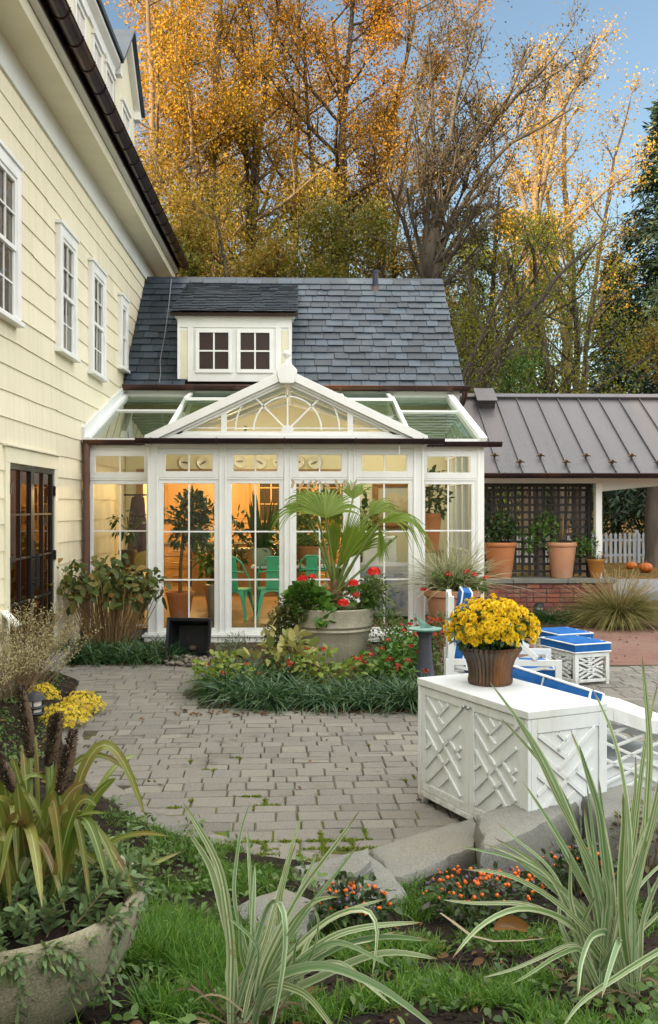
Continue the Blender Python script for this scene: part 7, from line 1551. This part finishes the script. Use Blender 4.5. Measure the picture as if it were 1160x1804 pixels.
def iris(name, label, base, specs, basew, extra):
    t = thing(name, label, 'plant', tuple(base)); s = MB()
    specs = list(specs)
    for k in range(extra[0]):
        px0 = R.normal(extra[1], extra[2]); h_ = R.uniform(110, 330); ln = R.normal(extra[3], 70) * h_ / 250
        specs.append(((px0 + ln, extra[4] - h_ + abs(ln) * .35), base[1] + R.normal(0, .16), R.uniform(.010, .021), [(px0 + ln * .28, extra[4] - h_ * .55)]))
    for (ep, Yd, w, pts) in specs:
        b = np.array(base) + np.array((R.normal(0, basew), R.normal(0, .03), 0)); ctrl = [b] + [onY(p[0], p[1], b[1] + (Yd - b[1]) * (i + 1) / (len(pts) + 1)) for i, p in enumerate(pts)] + [onY(ep[0], ep[1], Yd)]
        C = np.array(ctrl); u = np.concatenate([[0], np.cumsum(np.linalg.norm(np.diff(C, axis=0), axis=1))]); u /= u[-1]
        # Catmull-like smoothing through quadratic resampling
        tt = np.linspace(0, 1, 22); P = np.stack([np.interp(tt, u, C[:, i]) for i in range(3)], -1)
        P[3:-2] += np.cumsum(R.normal(0, .0022, (17, 3)), 0)
        for _ in range(4): P[1:-1] = .5 * P[1:-1] + .25 * (P[:-2] + P[2:])
        vd = np.array((0, -1., .25)) + np.array((R.normal(0, .45), 0, R.normal(0, .1)))
        s.blade(P, w, N=vd, fold=R.uniform(.05, .25))
    s.build('leaf', STR, t); s = MB(); bz = np.array(base)
    for k in range(26):     # withered leaves and papery sheaths round the base
        a = R.uniform(0, 2 * PI); l = R.uniform(.05, .22); b = bz + np.array((R.normal(0, basew), R.normal(0, .03), 0)); e = b + np.array((math.cos(a) * l, math.sin(a) * l, R.uniform(-.0, .12))); tt = np.linspace(0, 1, 9)[:, None]; P = b + (e - b) * tt + np.array((0, 0, .09)) * tt * (1 - tt) * R.uniform(0, 3) + np.cumsum(R.normal(0, .003, (9, 3)), 0); s.blade(P, R.uniform(.006, .014), fold=.4)
    s.build('withered_leaf', DRYL, t); return t
ib = np.array((onY(440, 1790, 2.72)[0], 2.72, 0)); ib[2] = gz(ib[0], ib[1]) - .01
iris('striped_iris', 'striped green and white strap leaf clump standing at the bottom centre', ib, [
 ((322, 1412), 2.70, .030, [(408, 1650), (388, 1530)]), ((330, 1462), 2.66, .024, [(412, 1660), (372, 1520)]), ((441, 1412), 2.78, .013, [(412, 1590)]), ((436, 1455), 2.85, .017, [(450, 1650)]),
 ((533, 1432), 2.8, .019, [(470, 1640), (505, 1540)]), ((634, 1428), 2.6, .025, [(455, 1730), (540, 1570)]), ((637, 1482), 2.75, .015, [(480, 1700), (560, 1580)]), ((450, 1520), 2.8, .020, [(430, 1690)]),
 ((470, 1850), 2.5, .02, [(455, 1650), (475, 1560), (500, 1560), (505, 1640)]), ((505, 1540), 2.9, .012, [(490, 1650)]), ((600, 1580), 2.7, .022, [(470, 1700), (530, 1610), (570, 1575)]),
 ((656, 1720), 2.6, .019, [(490, 1690), (590, 1605), (660, 1594), (664, 1640)]), ((745, 1625), 2.7, .021, [(500, 1710), (600, 1630), (680, 1618)]), ((765, 1658), 2.68, .022, [(510, 1730), (620, 1665), (700, 1650)]),
 ((775, 1690), 2.6, .023, [(500, 1750), (620, 1690), (700, 1662)]), ((690, 1705), 2.5, .02, [(520, 1700), (600, 1650)]), ((780, 1822), 2.4, .026, [(470, 1725), (570, 1700), (680, 1745)]),
 ((690, 1770), 2.5, .018, [(480, 1740), (600, 1690)]), ((620, 1850), 2.3, .022, [(470, 1730), (540, 1750)]), ((400, 1700), 2.75, .02, [(412, 1750)]), ((560, 1500), 2.85, .016, [(470, 1690), (520, 1590)]),
 ((700, 1640), 2.85, .018, [(500, 1720), (600, 1660)]), ((420, 1600), 2.6, .018, [(425, 1700)]), ((590, 1655), 2.6, .018, [(490, 1730), (540, 1680)]), ((540, 1650), 2.75, .018, [(480, 1730)])], .05, (9, 470, 40, 40, 1790))
ib = np.array((onY(1075, 1700, 3.05)[0], 3.05, 0)); ib[2] = gz(ib[0], ib[1]) - .01
iris('striped_iris', 'taller striped strap leaf clump spraying up at the right edge', ib, [
 ((1131, 1152), 3.0, .026, [(1140, 1500), (1150, 1320)]), ((1040, 1205), 3.0, .022, [(1110, 1500), (1085, 1350)]), ((862, 1200), 2.95, .020, [(1050, 1560), (960, 1340)]), ((880, 1262), 3.1, .018, [(1050, 1580), (990, 1400)]),
 ((905, 1258), 2.9, .020, [(1060, 1560), (960, 1380)]), ((1005, 1285), 3.1, .023, [(1085, 1560), (1050, 1400)]), ((1020, 1310), 2.9, .026, [(1080, 1560), (1060, 1420)]), ((960, 1340), 3.15, .02, [(1060, 1600), (1010, 1460)]),
 ((920, 1375), 3.0, .018, [(1050, 1600), (985, 1480)]), ((1160, 1200), 3.1, .02, [(1110, 1550)]), ((1098, 1395), 2.85, .03, [(1090, 1560)]), ((1150, 1430), 2.9, .02, [(1100, 1600)]), ((1180, 1300), 2.9, .024, [(1120, 1550)]),
 ((950, 1415), 3.05, .022, [(1060, 1620), (1000, 1510)]), ((870, 1475), 3.0, .018, [(1040, 1620), (950, 1520)]), ((905, 1510), 3.1, .018, [(1040, 1630), (970, 1560)]), ((805, 1490), 3.1, .014, [(1030, 1590), (930, 1515)]),
 ((780, 1585), 3.0, .017, [(1030, 1640), (930, 1580)]), ((818, 1532), 2.9, .018, [(1040, 1640), (960, 1565), (880, 1522)]), ((796, 1690), 2.75, .020, [(1010, 1620), (920, 1598), (850, 1640)]),
 ((1018, 1758), 2.6, .024, [(1080, 1640), (1040, 1650), (1020, 1700)]), ((988, 1815), 2.5, .022, [(1200, 1660), (1110, 1720)]), ((900, 1735), 2.7, .016, [(1020, 1660), (960, 1690)]), ((850, 1722), 2.8, .014, [(1020, 1655), (930, 1690)]),
 ((1120, 1330), 3.2, .02, [(1100, 1560)]), ((1170, 1500), 2.8, .024, [(1120, 1620)]), ((985, 1395), 3.2, .018, [(1065, 1600)]), ((1030, 1420), 3.2, .02, [(1075, 1600)]), ((1055, 1370), 3.1, .02, [(1080, 1560)]), ((1140, 1480), 2.95, .022, [(1095, 1620)]), ((1060, 1760), 2.6, .02, [(1090, 1650), (1075, 1690)]),
 ((1000, 1500), 3.0, .016, [(1060, 1620)]), ((1165, 1395), 3.1, .02, [(1115, 1570)])], .055, (16, 1090, 45, 10, 1690))
# ornamental peppers
PEP = leafmat('pepper_leaf', [(.03, .065, .018), (.045, .085, .02), (.025, .05, .02), (.06, .09, .03), (.05, .04, .04)], .4, .2)
def pepper(c, r, nb, lb):
    z0 = gz(c[0], c[1]); t = thing('ornamental_pepper', lb, 'plant', (c[0], c[1], z0)); s = MB(); leafy(s, 520, (c[0], c[1], z0 + r[2] * .8), r, .042, .5, .3, clumps=22); s.build('foliage', PEP, t); s = MB(); stems(s, (c[0], c[1], z0), 14, r[0], r[2] * 1.2, rad=.003); s.build('stem', M['greenstem'], t)
    for mt, k in ((BERRY[0], nb), (BERRY[1], nb // 3)):
        for i in range(k):
            a = R.uniform(PI * .95, 2.05 * PI); e = R.uniform(.15, 1.4); q = np.array((c[0], c[1], z0 + r[2] * .8)) + np.array((math.cos(a) * math.cos(e) * r[0], math.sin(a) * math.cos(e) * r[1], math.sin(e) * r[2])) * R.uniform(.92, 1.12)
            o = mt.copy(); COL.objects.link(o); o.parent = t; o.location = q - np.array((c[0], c[1], z0)); f = R.uniform(.5, 1.15); o.scale = (f, f, f * R.uniform(.9, 1.2)); o.rotation_euler = (R.normal(0, .5), R.normal(0, .5), 0)
BERRY = []
for col, nm in (((.60, .075, .010), 'orange_berry'), ((.07, .03, .08), 'purple_berry')):
    s = MB(); s.lathe([(.001, -.0085), (.005, -.0075), (.0085, -.001), (.0078, .004), (.005, .0075), (.0012, .0085), (.0012, .011)], (0, 0, 0), 12); o = s.build(nm, stuffmat(nm, col, (col[0] * .95, col[1] * 1.9, col[2]), 60, .35, bump=0, isl=0), None, smooth=80); BERRY.append(o)
q = onZ(838, 1575, .2); pepper((q[0] + .03, q[1] - .02), (.27, .18, .13), 84, 'ornamental pepper dotted with orange fruit in front of the stone slabs')
q = onZ(625, 1640, .2); pepper((q[0], q[1] + .1), (.15, .12, .13), 30, 'smaller purple and orange pepper plant behind the striped leaves')
q = onZ(1080, 1560, .3); pepper((q[0], q[1] + .5), (.20, .16, .12), 20, 'pepper plant half hidden behind the right striped clump')
for o in BERRY: bpy.data.objects.remove(o)
# shrubby growth at the right edge in front of the sofa
for (px, py, r, lb, mt) in ((1090, 1420, .22, 'loose green shrublet in front of the sofa arm', G4), (1140, 1440, .20, 'twiggy brown shrublet at the right edge behind the striped leaves', leafmat('twiggy', [(.12, .10, .05), (.16, .12, .06), (.08, .1, .03)], .7, .2))):
    q = onZ(px, py, .3); z0 = gz(q[0], q[1]); t = thing('low_shrub', lb, 'shrub', (q[0], q[1], z0)); s = MB(); E = stems(s, (q[0], q[1], z0), 40, r, .32, rad=.003); s.build('stem', M['stem'], t); s = MB(); leafy(s, 420, (q[0], q[1], z0 + .2), (r, r * .8, .16), .035, .5, clumps=20); s.build('foliage', mt, t)
# ================================================================= TREES
def curve_pts(a, d, L, n, up=.0, wig=.08, droop=0.):
    d = np.array(d, float); d /= np.linalg.norm(d); P = [np.array(a, float)]; st = L / (n - 1)
    for i in range(n - 1):
        d = d + R.normal(0, wig, 3) + np.array((0, 0, up - droop * i / n)); d /= np.linalg.norm(d); P.append(P[-1] + d * st)
    return np.array(P), d
def tree(name, label, stemsP, bark, leaf, n1=16, L1=3.2, start=.35, ang=.8, n2=5, n3=4, lpt=16, lsize=.17, up1=.05, group=None, cat='tree', spread=.16, lw=.62, dens=1.0, twig_r=.012, minz=0, bias=None):
    """limbs grown off explicit stem lines; leaves scattered along the outer twigs"""
    base = stemsP[0][0]; t = thing(name, label, cat, tuple(base[:3]), group); wood = MB(); LP = []; LD = []
    for S in stemsP:
        S = np.array(S, float); C = S[:, :3]; u = np.concatenate([[0], np.cumsum(np.linalg.norm(np.diff(C, axis=0), axis=1))]); tot = u[-1]; tt = np.linspace(0, tot, 16)
        P = np.stack([np.interp(tt, u, C[:, i]) for i in range(3)], -1)
        for _ in range(3): P[1:-1] = .5 * P[1:-1] + .25 * (P[:-2] + P[2:])
        rad = np.interp(tt, u, S[:, 3]) * .8; P[1:-1] += R.normal(0, .03, P[1:-1].shape); wood.tube(P, rad, 10)
        for k in range(n1):
            f = start + (1 - start) * (k + R.uniform(0, 1)) / n1; i = min(f * 15, 14.99); j = int(i); p = P[j] + (P[j + 1] - P[j]) * (i - j); td = P[j + 1] - P[j]; td /= np.linalg.norm(td); r = np.interp(i, range(16), rad)
            a = R.uniform(0, 2 * PI); side = np.array((math.cos(a), math.sin(a), 0));
            if bias is not None: side = side + np.array(bias)
            d = td * math.cos(ang) + side * math.sin(ang); l = L1 * (1.15 - .65 * f) * R.uniform(.7, 1.25)
            Q, qd = curve_pts(p, d, l, 8, up1, .09); r1 = min(r * .6, .05 * l / 3 + .02); wood.tube(Q, np.linspace(r1, r1 * .3, 8), 6, False)
            for m_ in range(n2):
                g = R.uniform(.3, 1.0); i2 = min(int(g * 7), 6); sd = R.normal(0, 1, 3); sd[2] = abs(sd[2]) * .5; d2 = (Q[i2 + 1] - Q[i2]); d2 /= np.linalg.norm(d2); d2 = d2 + sd * .65; l2 = l * .48 * R.uniform(.6, 1.2) * (1.2 - .5 * g); Q2, _ = curve_pts(Q[i2], d2, l2, 6, up1 * .7, .12); wood.tube(Q2, np.linspace(max(r1 * .4, twig_r), twig_r * .6, 6), 4, False)
                for q_ in range(n3):
                    i3 = R.integers(1, 5); d3 = (Q2[i3 + 1] - Q2[i3]) / np.linalg.norm(Q2[i3 + 1] - Q2[i3]) + R.normal(0, .7, 3); Q3, _ = curve_pts(Q2[i3], d3, l2 * .5 * R.uniform(.6, 1.3), 4, .05, .12); wood.tube(Q3, np.linspace(twig_r * .7, twig_r * .3, 4), 3, False)
                    nl = R.poisson(lpt * dens * 2.5)
                    if nl: w_ = R.uniform(0, 3, nl); jj = np.minimum(w_.astype(int), 2); LP.append(Q3[jj] + (Q3[jj + 1] - Q3[jj]) * (w_ - jj)[:, None] + R.normal(0, spread * 1.6, (nl, 3))); LD.append(R.normal(0, 1, (nl, 3)) + (0, 0, -.35))
    wood.build('trunk', bark, t, smooth=70)
    LP = np.concatenate(LP); LD = np.concatenate(LD); k = LP[:, 2] > minz; LP, LD = LP[k], LD[k]
    s = MB(); L = lsize * .60 * R.uniform(.6, 1.25, len(LP)); s.leaves(LP, LD, L, L * lw, None, .12); s.build('crown', leaf, t)
    return t
def zmat(name, lo, hi, z0, z1, rough=.6, trans=.35):
    """autumn crown : green lower leaves turning to gold higher up, in uneven patches"""
    m, nt, N, Lk = newmat(name); g = N.new('ShaderNodeNewGeometry'); sp = N.new('ShaderNodeSeparateXYZ'); Lk.new(g.outputs['Position'], sp.inputs[0])
    n = N.new('ShaderNodeTexNoise'); n.inputs['Scale'].default_value = .38; n.inputs['Detail'].default_value = 3; Lk.new(g.outputs['Position'], n.inputs['Vector'])
    ma = N.new('ShaderNodeMath'); ma.operation = 'MULTIPLY_ADD'; ma.inputs[1].default_value = (z1 - z0) * 1.6; Lk.new(n.outputs[0], ma.inputs[0]); Lk.new(sp.outputs[2], ma.inputs[2])
    mr = N.new('ShaderNodeMapRange'); mr.inputs[1].default_value = z0 + (z1 - z0) * .8; mr.inputs[2].default_value = z1 + (z1 - z0) * .8; Lk.new(ma.outputs[0], mr.inputs[0])
    isl_ = island(nt); c = mixc(nt, mr.outputs[0], ramp(nt, isl_, lo), ramp(nt, isl_, hi))
    b = N.new('ShaderNodeBsdfPrincipled'); Lk.new(c, b.inputs['Base Color']); b.inputs['Roughness'].default_value = rough; b.inputs['Specular IOR Level'].default_value = .25
    tl = N.new('ShaderNodeBsdfTranslucent'); Lk.new(c, tl.inputs[0]); mx = N.new('ShaderNodeMixShader'); mx.inputs[0].default_value = trans; Lk.new(b.outputs[0], mx.inputs[1]); Lk.new(tl.outputs[0], mx.inputs[2]); o = N.new('ShaderNodeOutputMaterial'); Lk.new(mx.outputs[0], o.inputs[0]); return m
LO = [(.09, .125, .012), (.13, .14, .015), (.07, .11, .012), (.18, .15, .016), (.26, .16, .014)]
HI = [(.42, .22, .012), (.48, .26, .015), (.28, .16, .012), (.42, .19, .012), (.15, .135, .014), (.52, .32, .02)]
GOLD = zmat('golden_maple_leaf', LO, HI, 8.5, 14.0)
BRONZE = zmat('bronze_maple_leaf', [(.08, .085, .013), (.12, .10, .016), (.16, .10, .014)], [(.36, .175, .012), (.28, .125, .010), (.40, .20, .016), (.18, .12, .014)], 9.0, 15.5)
GRN = leafmat('turning_leaf', [(.10, .13, .016), (.15, .16, .02), (.22, .18, .022), (.08, .11, .015), (.28, .19, .02)], .55, .4, var=([(.30, .19, .022), (.22, .17, .02), (.34, .17, .02)], .35))
GRN2 = leafmat('green_maple_leaf', [(.09, .16, .014), (.14, .20, .018), (.20, .22, .02), (.06, .12, .012), (.28, .23, .02)], .55, .5, var=([(.28, .23, .02), (.18, .20, .016)], .4))
BRN = leafmat('russet_leaf', [(.09, .065, .018), (.12, .085, .02), (.06, .05, .018), (.19, .12, .02)], .7, .3)
YLW = leafmat('yellow_leaf', [(.48, .30, .04), (.56, .36, .05), (.40, .24, .03), (.35, .24, .05)], .6, .4)
CON = leafmat('conifer_spray', [(.018, .042, .022), (.03, .06, .03), (.024, .052, .028), (.04, .07, .03)], .6, .15)
HEM = leafmat('hemlock_spray', [(.025, .045, .016), (.04, .065, .02), (.03, .055, .02)], .6, .15)
def st_(Y, pts, r0, r1, yend=None):
    n = len(pts); out = []
    for i, (px, py) in enumerate(pts):
        Yi = Y if yend is None else Y + (yend - Y) * i / (n - 1); q = onY(px, py, Yi); out.append((*q, r0 + (r1 - r0) * i / (n - 1)))
    out[0] = (out[0][0], out[0][1], -.1, r0); return out
g = 'golden autumn trees behind the cottage'
tree('golden_tree', 'leftmost golden tree behind the tall house', [st_(29, [(285, 960), (285, 560), (275, 300), (262, 60), (255, -80)], .22, .05), st_(29.5, [(300, 960), (330, 560), (340, 300), (330, 100)], .16, .04)], M['palebark'], GOLD, 19, 4.3, .22, 1.05, 5, 4, 15, .17, group=g, minz=5)
tree('golden_tree', 'pale trunked golden tree rising left of the cottage dormer', [st_(31, [(372, 960), (372, 500), (378, 250), (385, 0), (390, -120)], .26, .06), st_(31, [(372, 960), (372, 520), (350, 330), (330, 120)], .2, .05)], M['palebark'], GOLD, 20, 4.4, .2, 1.05, 5, 4, 15, .17, group=g, minz=5)
tree('golden_tree', 'golden tree with a dark trunk leaning right above the dormer roof', [st_(32, [(432, 960), (440, 520), (448, 300), (470, 150), (500, -60)], .24, .05), st_(32, [(440, 960), (447, 520), (436, 280), (425, 60)], .2, .05)], M['bark'], GOLD, 20, 4.3, .2, 1.05, 5, 4, 14, .17, group=g, minz=5)
tree('golden_tree', 'twin stemmed bronze gold tree above the ridge centre', [st_(33, [(585, 960), (588, 500), (600, 250), (618, 60), (630, -90)], .24, .06), st_(33, [(600, 960), (608, 500), (612, 250), (585, 30)], .22, .06), st_(33, [(570, 960), (560, 480), (545, 250), (535, 60)], .16, .05)], M['bark'], BRONZE, 18, 4.4, .2, 1.05, 5, 4, 14, .17, group=g, minz=5)
tree('golden_tree', 'slender bronze tree beside the leaning bare trunk', [st_(34, [(668, 960), (672, 520), (676, 260), (715, 120), (745, -60)], .2, .05), st_(34, [(680, 960), (690, 500), (710, 280), (760, 60)], .16, .04)], M['bark'], BRONZE, 18, 3.9, .2, 1.05, 5, 4, 13, .17, group=g, minz=5)
tree('understory_tree', 'low green and bronze tree filling in just over the slate ridge left', [st_(26, [(420, 960), (420, 640), (400, 470), (380, 380)], .14, .04), st_(26, [(430, 960), (450, 600), (500, 450)], .12, .04), st_(26, [(410, 960), (370, 600), (335, 440)], .12, .04)], M['bark'], GRN, 11, 2.2, .3, .9, 5, 4, 18, .16, cat='tree', minz=5)
tree('understory_tree', 'low olive tree over the slate ridge near the vent pipe', [st_(27, [(600, 960), (600, 640), (590, 440), (580, 380)], .14, .04), st_(27, [(610, 960), (640, 600), (680, 440)], .12, .04), st_(27, [(605, 960), (560, 600), (520, 440)], .12, .04)], M['bark'], GRN, 11, 2.2, .3, .9, 5, 4, 18, .16, cat='tree', minz=5)
tree('golden_tree', 'far golden tree filling the gap between the twin stems and the dormer tree', [st_(40, [(510, 960), (515, 560), (520, 300), (528, 60), (520, -80)], .24, .06)], M['bark'], GOLD, 22, 4.6, .25, 1.05, 5, 4, 14, .18, group=g, minz=6)
tree('golden_tree', 'far golden tree between the two leftmost trunks', [st_(41, [(325, 960), (322, 560), (318, 300), (322, 60), (315, -80)], .24, .06)], M['bark'], GOLD, 22, 4.6, .25, 1.05, 5, 4, 14, .18, group=g, minz=6)
# the big leaning, nearly bare tree
tree('leaning_tree', 'thick trunked nearly bare tree leaning to the right over the ridge', [st_(25, [(728, 900), (737, 500), (765, 390), (800, 310), (850, 230), (960, 120)], .30, .04), st_(25, [(730, 900), (745, 480), (778, 330), (800, 180), (840, 40)], .16, .03), st_(25, [(730, 900), (752, 470), (800, 370), (870, 260), (1010, 190)], .16, .03), st_(25, [(730, 900), (735, 520), (762, 330), (765, 180), (755, 60)], .14, .03)], M['bark'], BRN, 16, 3.0, .5, .8, 6, 5, 1.9, .13, up1=.07, bias=(.35, 0, .1), spread=.12)
tree('leaning_tree', 'dark slanting limbed tree low behind the slate roof corner', [st_(24, [(795, 940), (800, 720), (880, 610), (990, 480), (1050, 430)], .14, .03), st_(24, [(795, 940), (800, 700), (860, 560), (930, 440)], .10, .03), st_(24, [(790, 940), (810, 740), (850, 640), (945, 560)], .10, .03)], M['bark'], GRN2, 12, 1.9, .3, .7, 5, 4, 2.2, .12, spread=.12)
# sunlit pale trunks on the right
tree('pale_tree', 'pale forked tree with a few gold leaves against the blue sky', [st_(33, [(925, 960), (935, 700), (940, 460), (942, 300), (962, 200), (960, 110)], .26, .05), st_(33, [(925, 960), (938, 600), (944, 330), (1000, 170), (1020, 100), (1060, 60)], .2, .03), st_(33, [(930, 960), (942, 520), (985, 400), (1060, 340), (1110, 300)], .14, .03), st_(33, [(930, 960), (940, 420), (900, 260), (880, 210)], .12, .03)], M['palebark'], YLW, 12, 1.9, .45, .7, 4, 3, 6, .18, up1=.06, minz=8, spread=.2)
tree('pale_tree', 'second pale tree with gold leaves in front of the leaning branches', [st_(35, [(985, 960), (1000, 700), (1010, 500), (990, 300), (995, 150), (970, 90)], .22, .04), st_(35, [(985, 960), (1000, 650), (965, 330), (930, 200)], .18, .04), st_(35, [(990, 960), (1040, 560), (1070, 320), (1110, 180)], .14, .03)], M['palebark'], YLW, 12, 1.9, .4, .7, 4, 3, 6, .18, up1=.06, minz=8, spread=.2)
tree('green_tree', 'dark double trunked green tree right above the metal roof', [st_(27, [(985, 940), (975, 700), (955, 610), (945, 520), (940, 430)], .22, .05), st_(27, [(950, 940), (945, 700), (925, 560), (890, 440)], .16, .05), st_(27, [(955, 900), (960, 680), (880, 630), (830, 600)], .12, .05)], M['bark'], GRN2, 12, 2.6, .3, .95, 5, 4, 4.5, .15, minz=4)
tree('green_tree', 'upright yellow green tree behind the carport ridge', [st_(28, [(1020, 940), (1018, 700), (1015, 560), (1010, 440)], .2, .05), st_(28, [(1025, 940), (1030, 640), (1050, 520)], .12, .04)], M['bark'], GRN2, 12, 2.5, .35, .95, 5, 4, 4.5, .15, minz=4)
tree('green_tree', 'gold tinged tree between leaning limbs in the middle distance', [st_(38, [(860, 960), (862, 650), (870, 450), (880, 330)], .2, .05), st_(38, [(870, 960), (890, 600), (915, 400)], .14, .04)], M['bark'], zmat('green_gold_leaf', [(.09, .13, .015), (.14, .15, .02)], [(.34, .20, .02), (.26, .17, .02)], 7, 13), 14, 2.8, .3, .85, 5, 4, 13, .18, minz=3)
tree('green_tree', 'thin stemmed green tree close to the slate roof right edge', [st_(30, [(838, 960), (835, 700), (832, 560), (826, 430)], .15, .04), st_(30, [(872, 960), (870, 720), (858, 560)], .12, .04)], M['bark'], GRN2, 12, 2.4, .25, .95, 5, 4, 5, .15, minz=3)
tree('green_tree', 'bushy green sapling just over the metal roof ridge', [st_(25, [(905, 940), (905, 720), (900, 650)], .08, .03)], M['bark'], G2, 9, 1.4, .3, .9, 5, 4, 16, .12, minz=3)
# trunks behind, far wood
def conifer(name, label, x, y_, h, r, mat, nb=46, z0=.5, per=60, sl=.26, droop=.5, group=None):
    t = thing(name, label, 'conifer', (x, y_, 0), group); wood = MB(); wood.tube([(x, y_, -.1), (x + .1, y_, h * .5), (x, y_, h)], [.26 * h / 14, .16 * h / 14, .02], 9); s = MB()
    for k in range(nb):
        f = (k + .5) / nb; z = z0 + (h - z0) * f ** .92; l = r * (1 - f) ** .75 * R.uniform(.6, 1.15) + .15
        for q in range(4):
            a = R.uniform(0, 2 * PI); d = np.array((math.cos(a), math.sin(a), .25)); P = [np.array((x, y_, z)) + d * l * u - np.array((0, 0, droop * l * u * u)) for u in np.linspace(0, 1, 6)]; wood.tube(P, np.linspace(.035, .008, 6), 4, False); P = np.array(P)
            u = R.uniform(.12, 1.03, per) * 5; j = np.minimum(u.astype(int), 4); Q = P[j] + (P[j + 1] - P[j]) * (u - j)[:, None] + R.normal(0, .06 + .05 * l, (per, 3)); D = np.array((d[0], d[1], -.5)) * .6 + R.normal(0, .45, (per, 3)); L = sl * R.uniform(.5, 1.2, per); s.leaves(Q, D, L, L * .26, None, .1)
    wood.build('trunk', M['bark'], t, smooth=70); s.build('crown', mat, t); return t
q = onY(1150, 900, 36); conifer('spruce', 'dark blue green spruce filling the right edge', q[0] + 1.1, 36, 18.5, 4.3, CON, 84, 1.6, 110, .34)
q = onY(1085, 900, 40); conifer('spruce', 'smaller dark spruce left of the edge spruce above the metal roof', q[0], 40, 12.5, 2.4, CON, 50, 1.6, 70, .32)
q = onY(830, 900, 36); conifer('hemlock', 'dark hemlock behind the leaning trunk', q[0], 36, 13.2, 2.3, HEM, 40, 2, 30, .3)
q = onY(760, 900, 40); conifer('hemlock', 'dark hemlock peeping over the right end of the slate ridge', q[0], 40, 13.5, 2.3, HEM, 42, 3, 42, .3)
tree('green_tree', 'turning green tree standing behind the far right end of the picket fence', [[(17.5, 39, -.1, .25), (17.6, 39, 5, .18), (17.3, 39, 11, .04)], [(17.5, 39, -.1, .2), (18.2, 39, 5, .14), (19, 39, 9.5, .04)]], M['bark'], GRN2, 13, 3.2, .25, .95, 5, 4, 7, .18, minz=1)
# far woodland : a mass nobody could count
s = MB(); LPs = []; zs = []
for k in range(30):
    x = R.uniform(-22, 40); y_ = R.uniform(52, 70); h = R.uniform(3.5, 8.5); c = np.array((x, y_, h * .55)); n = 700; P, _ = blob_points(n, c, (R.uniform(2, 3.4), 2.2, h * .45)); LPs.append(P)
P = np.concatenate(LPs); s.leaves(P, R.normal(0, 1, P.shape), R.uniform(.2, .42, len(P)), .22, None, .1); o = s.build('far_woods', zmat('far_wood_leaf', [(.07, .09, .02), (.10, .11, .02), (.06, .08, .025)], [(.24, .16, .03), (.16, .13, .03), (.30, .19, .04)], 4, 12)); o['kind'] = 'stuff'
s = MB()
for k in range(60): x = R.uniform(-20, 40); y_ = R.uniform(50, 68); s.tube([(x, y_, 0), (x + R.normal(0, .4), y_, 3), (x + R.normal(0, .8), y_, 5.5)], [.2, .14, .05], 6)
o = s.build('far_tree_trunks', M['bark']); o['kind'] = 'stuff'
# hedge row behind the fence and the trunk by the pumpkins
def hedge(name, label, x, y_, rx, ry, h, mat, n=3600, L=.16):
    t = thing(name, label, 'bush', (x, y_, 0), 'dark bushes beyond the fence'); s = MB(); leafy(s, n, (x, y_, h * .52), (rx, ry, h * .55), L, .5, .2, clumps=60, oval=False); s.build('foliage', mat, t); s = MB(); stems(s, (x, y_, 0), 26, rx * .8, h * .9, rad=.03); s.build('stem', M['bark'], t)
for k, (x, y_, rx, h, lb) in enumerate(((8.3, 37, 2.0, 3.4, 'dark rounded bush beyond the fence next to the carport post'), (11.2, 38, 2.3, 3.8, 'largest dark bush beyond the fence behind the pumpkins'), (14.3, 38, 2.2, 3.6, 'dark bush beyond the fence at the right edge'), (5.6, 37, 1.8, 3.0, 'dark bush beyond the fence seen through the lattice'))): hedge('evergreen_bush', lb, x, y_, rx, 1.5, h, G1)
tree('shade_tree', 'dark trunk standing beside the pumpkins at the right edge', [st_(30.5, [(1150, 1000), (1150, 900), (1160, 780), (1200, 600)], .36, .16)], M['bark'], GRN, 8, 2.4, .75, .9, 5, 4, 10, .16)
